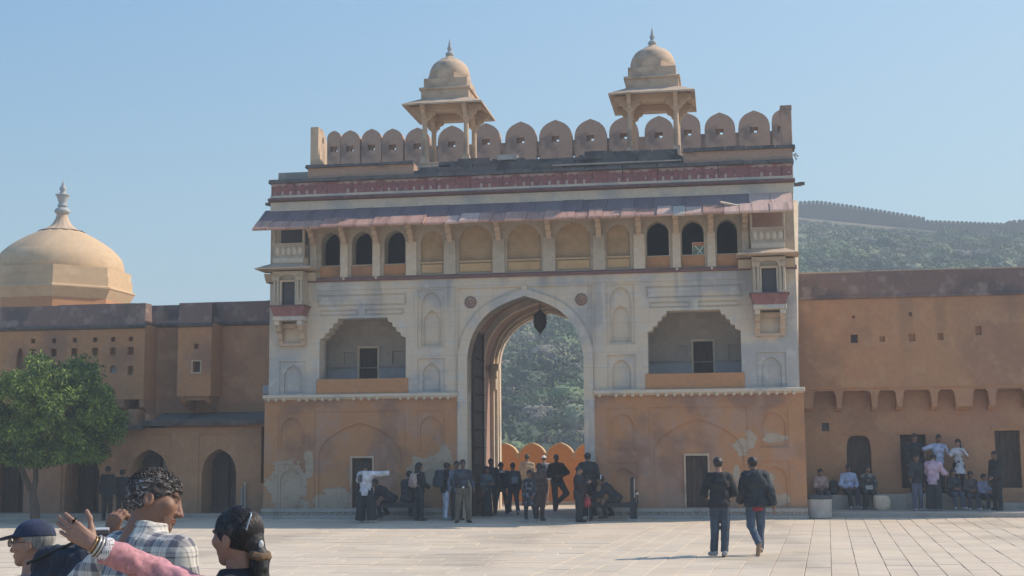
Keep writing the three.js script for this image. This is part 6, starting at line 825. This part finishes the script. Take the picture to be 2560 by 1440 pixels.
{ // along the right-hand wall
  const PY = 0.14, R = (u, w, y = PY) => W(u, y, w);
  const sitL = { t: [0.1, -0.06, 1], s: [0.03, -1, 0.05] }, sitR = { t: [-0.12, -0.06, 1], s: [-0.03, -1, -0.05] };
  person({ label: 'child in a pink and cream sweater sitting behind the round planter', pos: R(8.62, -2.6), yaw: 0.1, H: 1.35, skin: SK[2], top: { c: [0.5, 0.34, 0.3], name: 'sweater', loose: 0.025 }, bottom: { c: [0.07, 0.075, 0.1] }, shoes: DK, hair: { c: BLK, vol: 0.014, fem: 1 }, pose: { seat: 0.42, armL: { u: [0.2, -1, 0.2], f: [-0.7, 0, 0.6] }, armR: { u: [-0.2, -1, 0.2], f: [0.7, 0, 0.6] }, legL: sitL, legR: sitR } });
  person({ label: 'man in a light blue shirt sitting on the stone bench, looking down', pos: R(9.4, -2.55), yaw: 0.1, H: 1.62, skin: SK[1], top: { c: [0.38, 0.44, 0.62], loose: 0.024, collar: 1 }, bottom: { c: [0.03, 0.035, 0.05] }, shoes: [0.3, 0.3, 0.3], pose: { seat: 0.42, headUp: [0, 1, 0.35], headPitch: -0.4, armL: { u: [0.35, -1, 0.2], f: [-0.6, -0.35, 0.7] }, armR: { u: [-0.35, -1, 0.2], f: [0.6, -0.35, 0.7] }, legL: { t: [0.05, -0.06, 1], s: [-0.1, -1, 0.3] }, legR: { t: [-0.1, -0.06, 1], s: [0.1, -1, -0.1] } } });
  { const b = thing('backpack', 'dark backpack resting on the bench beside the man in light blue', 'backpack', R(8.98, -2.6, 0.56), -TH); meshOf('pack', surf((x, y, z) => ell(x, y, z, 0, 0.2, 0, 0.16, 0.22, 0.12) + 0.02 * (vn3(x * 18, y * 18, z * 18) - 0.5), [-0.2, -0.05, -0.16], [0.2, 0.46, 0.16], 0.014), cloth([0.022, 0.026, 0.034]), b); meshOf('pocket', surf((x, y, z) => ell(x, y, z, 0, 0.12, 0.1, 0.1, 0.09, 0.05), [-0.12, 0, 0.03], [0.12, 0.24, 0.17], 0.012), cloth([0.05, 0.055, 0.065]), b); meshOf('handle', tube([V3(-0.03, 0.4, 0), V3(0, 0.46, 0), V3(0.03, 0.4, 0)], 0.008, 8, 5), cloth(DK), b); }
  const p23 = person({ label: 'woman in a patterned dark top sitting with a parcel on her lap', fem: 1, pos: R(9.95, -2.55), yaw: -0.15, H: 1.55, skin: SK[2], top: { c: mat({ map: tex(96, 96, (x, y) => { const n = fbm(x * 8, y * 8, 3, 8, 15), k = n > 0.58 ? 0.22 : 0.05; return [k, k * 0.95, k * 0.9]; }) }, uvS(0.5)), loose: 0.026 }, bottom: { c: [0.03, 0.036, 0.045], loose: 0.03 }, shoes: DK, hair: { c: BLK, vol: 0.014, fem: 1, low: -0.3, extra: [bone(V3(0, 0, -0.08), V3(0, -0.25, -0.08), 0.06, 0.04)] }, pose: { seat: 0.42, headYaw: 0.5, armL: { u: [0.25, -1, 0.2], f: [-0.5, -0.2, 0.8] }, armR: { u: [-0.25, -1, 0.2], f: [0.5, -0.2, 0.8] }, legL: sitL, legR: sitR } });
  { const b = thing('parcel', 'pale paper parcel on the lap of the woman in the patterned top', 'parcel', p23.r.localToWorld(p23.J.kneeL.clone().lerp(p23.J.kneeR, 0.5).add(V3(0, 0.14, -0.05))), -0.2); obj('packet', cbox(-0.1, 0.1, -0.06, 0.06, -0.03, 0.03, 0.01), cloth([0.4, 0.43, 0.44]), b); obj('flap', cbox(-0.095, 0.095, 0.02, 0.062, 0.03, 0.036, 0.003), cloth([0.34, 0.37, 0.38]), b); }
  // standing on the bench
  const BY = 0.59, S = (u, w = -2.62) => W(u, BY, w);
  person({ label: 'man in a black jacket standing on the bench beside the dark doorway', pos: S(11.3), yaw: 0.1, H: 1.68, skin: SK[1], top: { c: [0.022, 0.024, 0.03], name: 'jacket', loose: 0.04 }, bottom: { c: DK }, shoes: DK, pose: { headYaw: 0.2 } });
  person({ label: 'man in a light blue shirt standing on the bench with one elbow raised', pos: S(11.93), yaw: 0.05, H: 1.64, skin: SK[1], top: { c: [0.36, 0.42, 0.58], loose: 0.024, hem: -0.12, sleeve: 0.6 }, bottom: { c: [0.026, 0.03, 0.042] }, shoes: DK, pose: { lean: [0.08, 1, 0], armR: { u: [-0.9, -0.3, 0.1], f: [-0.1, -0.95, 0.35] }, armL: { u: [0.4, -0.9, 0.2], f: [0.4, -0.6, 0.3] } } });
  person({ label: 'girl in a white dress standing on the bench, hands held up to her chest', fem: 1, pos: S(12.5), yaw: -0.15, H: 1.5, skin: SK[2], top: { c: [0.52, 0.52, 0.55], name: 'dress', long: 0.55, flare: 0.24, loose: 0.018, sleeve: 0.45 }, bottom: { c: [0.03, 0.034, 0.045] }, shoes: [0.05, 0.05, 0.05], hair: { c: BLK, vol: 0.014, fem: 1, low: -0.3, extra: [bone(V3(0.04, 0, -0.07), V3(0.09, -0.26, -0.02), 0.05, 0.035)] }, pose: { headYaw: -0.4, armR: { u: [-0.5, -0.7, 0.4], f: [-0.5, 0.6, 0.6] }, armL: { u: [0.4, -0.8, 0.3], f: [-0.6, 0.7, 0.5] } } });
  // standing on the platform in front of them
  person({ label: 'man in a pale pink shirt seen from behind, head bowed', pos: R(11.62, -1.55), yaw: AWAY - 0.5, H: 1.58, skin: SK[1], top: { c: [0.5, 0.37, 0.47], loose: 0.036, hem: -0.14, collar: 1 }, bottom: { c: [0.026, 0.034, 0.042], wide: 0.03, loose: 0.03 }, shoes: [0.3, 0.3, 0.3], hair: { c: BLK, vol: 0.01 }, pose: { lean: [0, 1, 0.12], headUp: [0, 0.75, 0.75], headPitch: -0.7, armL: { u: [0.25, -1, 0.3], f: [-0.3, -0.1, 0.9] }, armR: { u: [-0.45, -0.9, 0.3], f: [-0.1, -0.1, 0.9] } } });
  person({ label: 'person in a dark jacket and blue jeans left of the man in the pink shirt', pos: R(11.18, -1.6), yaw: 0.4, H: 1.55, skin: SK[1], top: { c: [0.024, 0.026, 0.032], name: 'jacket', loose: 0.036, hem: -0.06 }, bottom: { c: [0.1, 0.12, 0.19], loose: 0.016 }, shoes: [0.35, 0.35, 0.35], pose: { armR: { u: [-0.3, -0.9, 0.2], f: [-0.5, -0.4, 0.5] } } });
  [[12.25, 'teenager with long hair and dark clothes sitting on the bench below the girl in white', [0.045, 0.05, 0.06], [0.06, 0.08, 0.12], 0.1], [12.72, 'child in a grey-brown top sitting on the bench with hands together', [0.08, 0.075, 0.08], [0.05, 0.055, 0.07], -0.1], [13.08, 'child in a pale blue top at the right end of the seated group', [0.2, 0.23, 0.34], [0.03, 0.035, 0.05], 0.3]].forEach(([u, label, c, c2, yaw], i) => person({ label, fem: i < 2, pos: R(u, -2.15), yaw, H: 1.4 - i * 0.06, skin: SK[i], top: { c, loose: 0.03 }, bottom: { c: c2, loose: 0.02 }, shoes: [0.45, 0.45, 0.45], hair: { c: BLK, vol: 0.014, fem: 1, low: -0.26, extra: i < 2 ? [bone(V3(0, 0, -0.08), V3(0, -0.2, -0.07), 0.065, 0.045)] : [] }, pose: { seat: 0.38 - i * 0.04, armL: { u: [0.2, -1, 0.2], f: [-0.4, -0.1, 0.8] }, armR: { u: [-0.2, -1, 0.2], f: [0.4, -0.1, 0.8] }, legL: sitL, legR: sitR } }));
  person({ label: 'man in a dark coat standing in profile at the right end of the group', pos: R(13.35, -1.7), yaw: LEFT + 0.3, H: 1.62, skin: SK[1], top: { c: [0.022, 0.023, 0.028], name: 'coat', loose: 0.05, hem: -0.26 }, bottom: { c: DK }, shoes: DK, pose: { headUp: [0, 1, 0.3], armL: { u: [0.2, -1, 0.3], f: [0, -0.5, 0.8] } } });
}
// ---------------------------------------------------------------- the three people close to the camera
const FH = { m: headGeo({ beard: 0.95, grey: 1, neck: true }, 0.0036), f: headGeo({ fem: 1 }, 0.0036) };
const toLocal = (pos, yaw, v) => v.clone().sub(pos).applyAxisAngle(V3(0, 1, 0), -yaw);
{ // man in the checked shirt
  const pos = V3(-1.56, 0, -5.68), yaw = 2.55, L = v => toLocal(pos, yaw, v);
  const plaid = mat({ map: tex(256, 256, (x, y) => { const n = fbm(x * 60, y * 60, 2, 60, 3); const band = (t) => { const f = t - Math.floor(t); return f < 0.3 ? 1 : f > 0.62 && f < 0.68 ? 0.7 : f > 0.78 && f < 0.82 ? 0.5 : 0; }; const a = band(x * 3), b = band(y * 3), k = (a + b) * 0.5; let c = L3([0.62, 0.59, 0.52], [0.12, 0.12, 0.15], clamp(k * 1.15)); const w = (x * 3) % 1; if (w > 0.45 && w < 0.5) c = L3(c, [0.4, 0.26, 0.18], 0.4); const q = 0.9 + 0.2 * n; return c.map(v => v * q); }), roughness: 0.9 }, uvS(0.36));
  const hairMat = mat({ map: tex(256, 256, (x, y) => { const n = fbm(x * 46, y * 46, 3, 46, 4), m = fbm(x * 7, y * 7, 3, 7, 9); const g = sst(0.47, 0.68, n) * sst(0.3, 0.62, m); return L3([0.045, 0.038, 0.035], [0.36, 0.33, 0.31], g * 0.95); }), roughness: 0.9 }, uvS(0.3));
  const m = person({ label: 'man with curly greying hair in a white checked shirt, face turned right, nearest group', pos, yaw, H: 1.86, headSize: 1.08, skin: [0.23, 0.12, 0.078], headGeo: FH.m, cell: 0.009, clothCell: 0.0065, handSize: 1, top: { c: plaid, collar: 1, ch: 0.062, loose: 0.024, fold: 0.02, ff: 13, hem: -0.16, sleeve: 0.95 }, bottom: { c: [0.06, 0.065, 0.08] }, shoes: DK, hair: { c: hairMat, vol: 0.009, rough: 0.012, clip: 0.012 }, hairCell: 0.0042,
    pose: { headYaw: 1.62 - 2.55, headPitch: -0.16, headUp: [0.1, 1, 0.3], neck: 0.15, shrug: 0.02, lean: [0, 1, 0.02], armL: { e: L(V3(-1.96, 1.33, -5.95)), w: L(V3(-1.84, 1.56, -6.08)), h: L(V3(-1.84, 1.56, -6.08).add(V3(0.3, 0.85, 0.1))).sub(L(V3(-1.84, 1.56, -6.08))).toArray(), p: [0.2, 0, 1], hand: 'grip' }, armR: { u: [-0.25, -1, 0.05], f: [0.2, -0.7, 0.8] } } });
  const curls = []; for (let i = 0; i < 1500; i++) { const a = rr(0, 6.283), e = Math.asin(rr(-0.35, 1)), d = V3(Math.cos(a) * Math.cos(e), Math.sin(e), Math.sin(a) * Math.cos(e)); const tp = sst(-0.1, 0.7, d.y), b = V3(d.x * (0.08 + 0.012 * tp), 0.03 + d.y * 0.104, -0.014 + d.z * (0.102 + 0.012 * tp)); if (b.z * 0.74 - b.y * 0.9 > 0.014) continue; const r = rr(0.004, 0.006) + 0.005 * tp * rnd(), t1 = V3(rr(-1, 1), rr(-1, 1), rr(-1, 1)).cross(d).normalize(), pts = []; for (let k = 0; k < 6; k++) { const an = k * 0.95; pts.push(b.clone().addScaledVector(t1, Math.cos(an) * r + k * 0.002).addScaledVector(d, Math.sin(an) * r * 0.8 - 0.003 + k * 0.001)); } curls.push(tube(pts, rr(0.0009, 0.0019), 7, 3)); }
  const cg = merge(curls); cg.applyMatrix4(m.M4); const cm = meshOf('curls', cg, hairMat, m.r); cm.userData.kind = 'stuff';
  // camera held up in front of him, with its strap
  const cam = thing('camera', 'silver and black camera with thin dark strap held by the man in checks', 'camera', V3(-1.865, 1.565, -5.98), 0.5); obj('camera_body', cbox(-0.055, 0.055, -0.035, 0.035, -0.03, 0.03, 0.008), mat({ color: C(0.025, 0.025, 0.03), roughness: 0.5 }), cam); obj('top_plate', cbox(-0.052, 0.052, 0.035, 0.05, -0.028, 0.028, 0.006), mat({ color: C(0.55, 0.56, 0.58), metalness: 0.5, roughness: 0.35 }), cam); const ln = new THREE.CylinderGeometry(0.03, 0.032, 0.06, 20); ln.rotateX(Math.PI / 2); ln.translate(0, 0, -0.055); obj('lens', ln, mat({ color: C(0.02, 0.02, 0.022), roughness: 0.35 }), cam);
  const sp = [V3(-1.9, 1.58, -5.96), V3(-1.95, 1.555, -5.95), V3(-2.05, 1.51, -5.96), V3(-2.17, 1.46, -5.98)].map(v => v.sub(cam.position).applyAxisAngle(V3(0, 1, 0), -0.5)); const sg = tube(sp, 0.0075, 24, 6); obj('strap', sg, cloth([0.02, 0.02, 0.02]), cam);
}
{ // woman pointing
  const pos = V3(-1.075, 0, -5.3), yaw = -1.75, L = v => toLocal(pos, yaw, v), D = (x, y, z) => V3(x, y, z).applyAxisAngle(V3(0, 1, 0), -yaw).toArray();
  const handL = handGeo([0.22, 0.24, 0.26, 0.34], 0.03, 0.95, 0.0034), el = V3(-1.375, 1.478, -5.2), wr = V3(-1.588, 1.6, -5.08);
  const blackHair = mat({ map: tex(128, 128, (x, y) => { const n = fbm(x * 40, y * 4, 3, 0, 4), k = 0.012 + 0.04 * sst(0.45, 0.8, n); return [k, k * 0.95, k * 0.98]; }), roughness: 0.62 }, uvS(0.3));
  const w = person({ label: 'woman with a black ponytail and pink sleeve stretching out her open hand', fem: 1, pos, yaw, H: 1.7, skin: [0.27, 0.15, 0.105], headGeo: FH.f, cell: 0.008, clothCell: 0.0065, top: { c: [0.5, 0.235, 0.255], name: 'kurta', loose: 0.015, sleeve: 0.93, hem: -0.3, fold: 0.014, ff: 22 }, over: { c: [0.02, 0.018, 0.024], name: 'vest', sleeve: 0.1, loose: 0.036, hem: -0.2, collar: 1, fold: 0.018, ff: 14 }, bottom: { c: [0.05, 0.05, 0.06] }, shoes: DK,
    hair: { c: blackHair, vol: 0.005, rough: 0.007, low: -0.42, lo: [-0.14, -0.4, -0.22], clip: 0.016, rgh: 0.7, extra: [bone(V3(0, -0.01, -0.085), V3(0.0, -0.05, -0.112), 0.046, 0.032), bone(V3(0, -0.085, -0.12), V3(0.005, -0.17, -0.118), 0.04, 0.036), bone(V3(0.005, -0.17, -0.118), V3(0.015, -0.34, -0.105), 0.034, 0.016)] }, hairCell: 0.0045,
    pose: { headYaw: -0.3, headUp: [0, 1, 0.14], armL: { e: L(el), w: L(wr), h: D(-0.8, 0.57, 0.12), p: D(-0.1, -0.1, -1), geo: handL }, armR: { u: [-0.2, -1, 0.1], f: [0.2, -0.7, 0.7] } } });
  { const st = [], bun = V3(0, -0.055, -0.108); for (let i = 0; i < 520; i++) { const a = rr(-Math.PI, Math.PI), e = Math.asin(rr(0.0, 1)), d0 = V3(Math.sin(a) * Math.cos(e), Math.sin(e) * 0.98, Math.cos(a) * Math.cos(e)), d1 = V3(rr(-0.15, 0.15), -0.72 + rr(-0.1, 0.1), -0.8).normalize(); const pts = []; for (let k = 0; k <= 7; k++) { const t = k / 7, d = d0.clone().lerp(d1, t).normalize(), q = 1.005 + rr(0, 0.02); pts.push(V3(d.x * 0.083 * q, 0.03 + d.y * 0.1 * q, -0.014 + d.z * 0.106 * q)); } pts[7].lerp(bun, 0.5); const f = pts[0]; if (f.z * 0.74 - f.y * 0.9 > 0.01) continue; st.push(tube(pts, rr(0.0007, 0.0014), 9, 3)); } for (let i = 0; i < 130; i++) { const a = rr(0, 6.283), r = rr(0.03, 0.042), w0 = rr(-0.01, 0.01); const pts = []; for (let k = 0; k <= 6; k++) { const t = k / 6, rr2 = r * (1 - 0.35 * t) * (0.7 + 0.4 * Math.sin(Math.PI * (0.2 + t * 0.7))); pts.push(V3(0.004 + 0.012 * t + Math.cos(a) * rr2 + w0 * t, -0.075 - 0.25 * t, -0.119 + 0.012 * t + Math.sin(a) * rr2)); } st.push(tube(pts, rr(0.0008, 0.0016), 9, 3)); } const g = merge(st); g.applyMatrix4(w.M4); meshOf('hair_strands', g, mat({ color: C(0.022, 0.019, 0.02), roughness: 0.42 }), w.r).userData.kind = 'stuff'; }
  const loc = t => L(el.clone().lerp(wr, t)), ax = L(wr).sub(L(el)).normalize();
  const ring = (t, R, r, m, n) => { const g = new THREE.TorusGeometry(R, r, 8, 32); g.applyQuaternion(new THREE.Quaternion().setFromUnitVectors(V3(0, 0, 1), ax)); const p = loc(t); g.translate(p.x, p.y, p.z); return meshOf(n, g, m, w.r); };
  const dk = mat({ color: C(0.06, 0.055, 0.06), roughness: 0.35, metalness: 0.3 }), sv = mat({ color: C(0.5, 0.47, 0.42), roughness: 0.35, metalness: 0.5 });
  [0.985, 0.962, 0.938].forEach((t, i) => ring(t, 0.039, 0.0045, i % 2 ? dk : sv, 'bangle')); ring(1.03, 0.033, 0.003, mat({ color: C(0.5, 0.3, 0.12), metalness: 0.7, roughness: 0.3 }), 'bracelet');
  const lace = mat({ map: tex(128, 64, (x, y) => { const h = Math.hypot(((x * 12) % 1) - 0.5, ((y * 4) % 1) - 0.5); const k = h < 0.28 ? 0.2 : 0.62; return [k, k * 0.94, k * 0.93]; }) }, uvS(0.12)); const cf = bone(loc(0.8), loc(0.91), 0.052, 0.045), [bl, bh] = bounds([cf], 0.03); meshOf('cuff', surf((x, y, z) => { const q = V3(x, y, z).sub(cf.a), h = q.dot(ax), l = 0.032 * 1.0; return Math.max(boneD(cf, x, y, z), -h, h - cf.d.length()); }, bl, bh, 0.005), lace, w.r);
  { const Y = dirv(D(-0.8, 0.57, 0.12)); let Z = dirv(D(-0.1, -0.1, -1)); Z.addScaledVector(Y, -Z.dot(Y)).normalize(); const X = Y.clone().cross(Z); const g = new THREE.TorusGeometry(0.0105, 0.0025, 6, 20); g.rotateX(Math.PI / 2); const st = new THREE.SphereGeometry(0.006, 8, 6); st.scale(1, 1, 0.6); st.translate(0, 0, -0.012); const gg = merge([g, st]); gg.translate(0.03, 0.118, 0.004); const m4 = new THREE.Matrix4().makeBasis(X.clone().negate(), Y, Z).setPosition(L(wr)); gg.applyMatrix4(m4); meshOf('ring', gg, sv, w.r); }
  { const g = new THREE.TorusGeometry(0.03, 0.018, 10, 26), p = g.attributes.position; for (let i = 0; i < p.count; i++) { const k = 1 + 0.22 * (vn3(p.getX(i) * 130, p.getY(i) * 130, p.getZ(i) * 130) - 0.5); p.setXYZ(i, p.getX(i) * k, p.getY(i) * k, p.getZ(i) * k); } g.computeVertexNormals(); g.rotateX(Math.PI / 2 - 0.3); g.translate(0, -0.064, -0.118); g.applyMatrix4(w.M4); meshOf('scrunchie', g, cloth([0.16, 0.1, 0.055]), w.r); const c2 = new THREE.SphereGeometry(0.014, 10, 8); c2.scale(0.7, 1.2, 0.8); c2.translate(0.012, -0.02, -0.135); c2.applyMatrix4(w.M4); meshOf('hair_clip', c2, cloth([0.7, 0.69, 0.66]), w.r); const cl = tube([V3(0.01, 0.105, -0.08), V3(0.03, 0.1, -0.1), V3(0.05, 0.075, -0.105), V3(0.062, 0.04, -0.1)], 0.004, 10, 5); cl.applyMatrix4(w.M4); meshOf('hair_clip', cl, mat({ color: C(0.3, 0.34, 0.38), metalness: 0.5, roughness: 0.3 }), w.r); }
}
{ // older woman in the cap
  const pos = V3(-2.2, 0, -6.2), yaw = -2.05;
  const grey = mat({ map: tex(128, 128, (x, y) => { const k = 0.1 + 0.3 * fbm(x * 40, y * 6, 3, 0, 14); return [k, k * 0.96, k * 0.9]; }), roughness: 0.55 }, uvS(0.3));
  const w = person({ label: 'older woman in a navy cap and glasses facing left, carrying a large navy backpack', fem: 1, pos, yaw, H: 1.615, headSize: 0.93, skin: [0.36, 0.2, 0.14], headGeo: FH.f, cell: 0.009, clothCell: 0.008, cap: [0.022, 0.032, 0.07], top: { c: [0.035, 0.045, 0.075], loose: 0.026, hem: -0.15, collar: 0, fold: 0.02 }, bottom: { c: [0.06, 0.06, 0.065] }, shoes: DK, hair: { c: grey, vol: 0.008, low: -0.2, clip: -0.012, extra: [bone(V3(0, -0.045, -0.095), V3(0.0, -0.075, -0.13), 0.03, 0.026), bone(V3(0, -0.075, -0.13), V3(0, -0.15, -0.13), 0.028, 0.014)] }, hairCell: 0.005,
    pose: { headYaw: 0.45, headUp: [0, 1, 0.16], lean: [0, 1, 0.03], armL: { u: [0.2, -1, 0.1], f: [-0.2, -0.4, 0.9] }, armR: { u: [-0.2, -1, 0.1], f: [0.2, -0.4, 0.9] } } });
  const fr = mat({ color: C(0.03, 0.03, 0.035), roughness: 0.4 }), gl = []; for (const s of [-1, 1]) { const t = new THREE.TorusGeometry(0.022, 0.0022, 6, 24); t.scale(1.15, 0.9, 1); t.translate(s * 0.032, 0.008, 0.106); gl.push(t, tube([V3(s * 0.056, 0.012, 0.102), V3(s * 0.078, 0.013, 0.05), V3(s * 0.084, 0.008, -0.02)], 0.0022, 8, 5)); } gl.push(tube([V3(-0.01, 0.01, 0.11), V3(0, 0.014, 0.113), V3(0.01, 0.01, 0.11)], 0.0022, 6, 5)); const gg = merge(gl); gg.applyMatrix4(w.M4); meshOf('glasses_frame', gg, fr, w.r);
  const le = [-1, 1].map(s => { const c = new THREE.CircleGeometry(0.021, 20); c.scale(1.15, 0.9, 1); c.translate(s * 0.032, 0.008, 0.106); return c; }); const lg = merge(le); lg.applyMatrix4(w.M4); meshOf('lens', lg, new THREE.MeshPhysicalMaterial({ color: C(0.25, 0.25, 0.25), transmission: 0.8, roughness: 0.05, thickness: 0 }), w.r);
  backpack(w, 'large soft navy backpack on the back of the woman in the cap', [0.03, 0.034, 0.05], [0.19, 0.27, 0.17], { dy: 0.045, noStrap: 1, cell: 0.008, fold: 0.035, c2: [0.075, 0.075, 0.1] });
}
renderer.render(scene, camera);
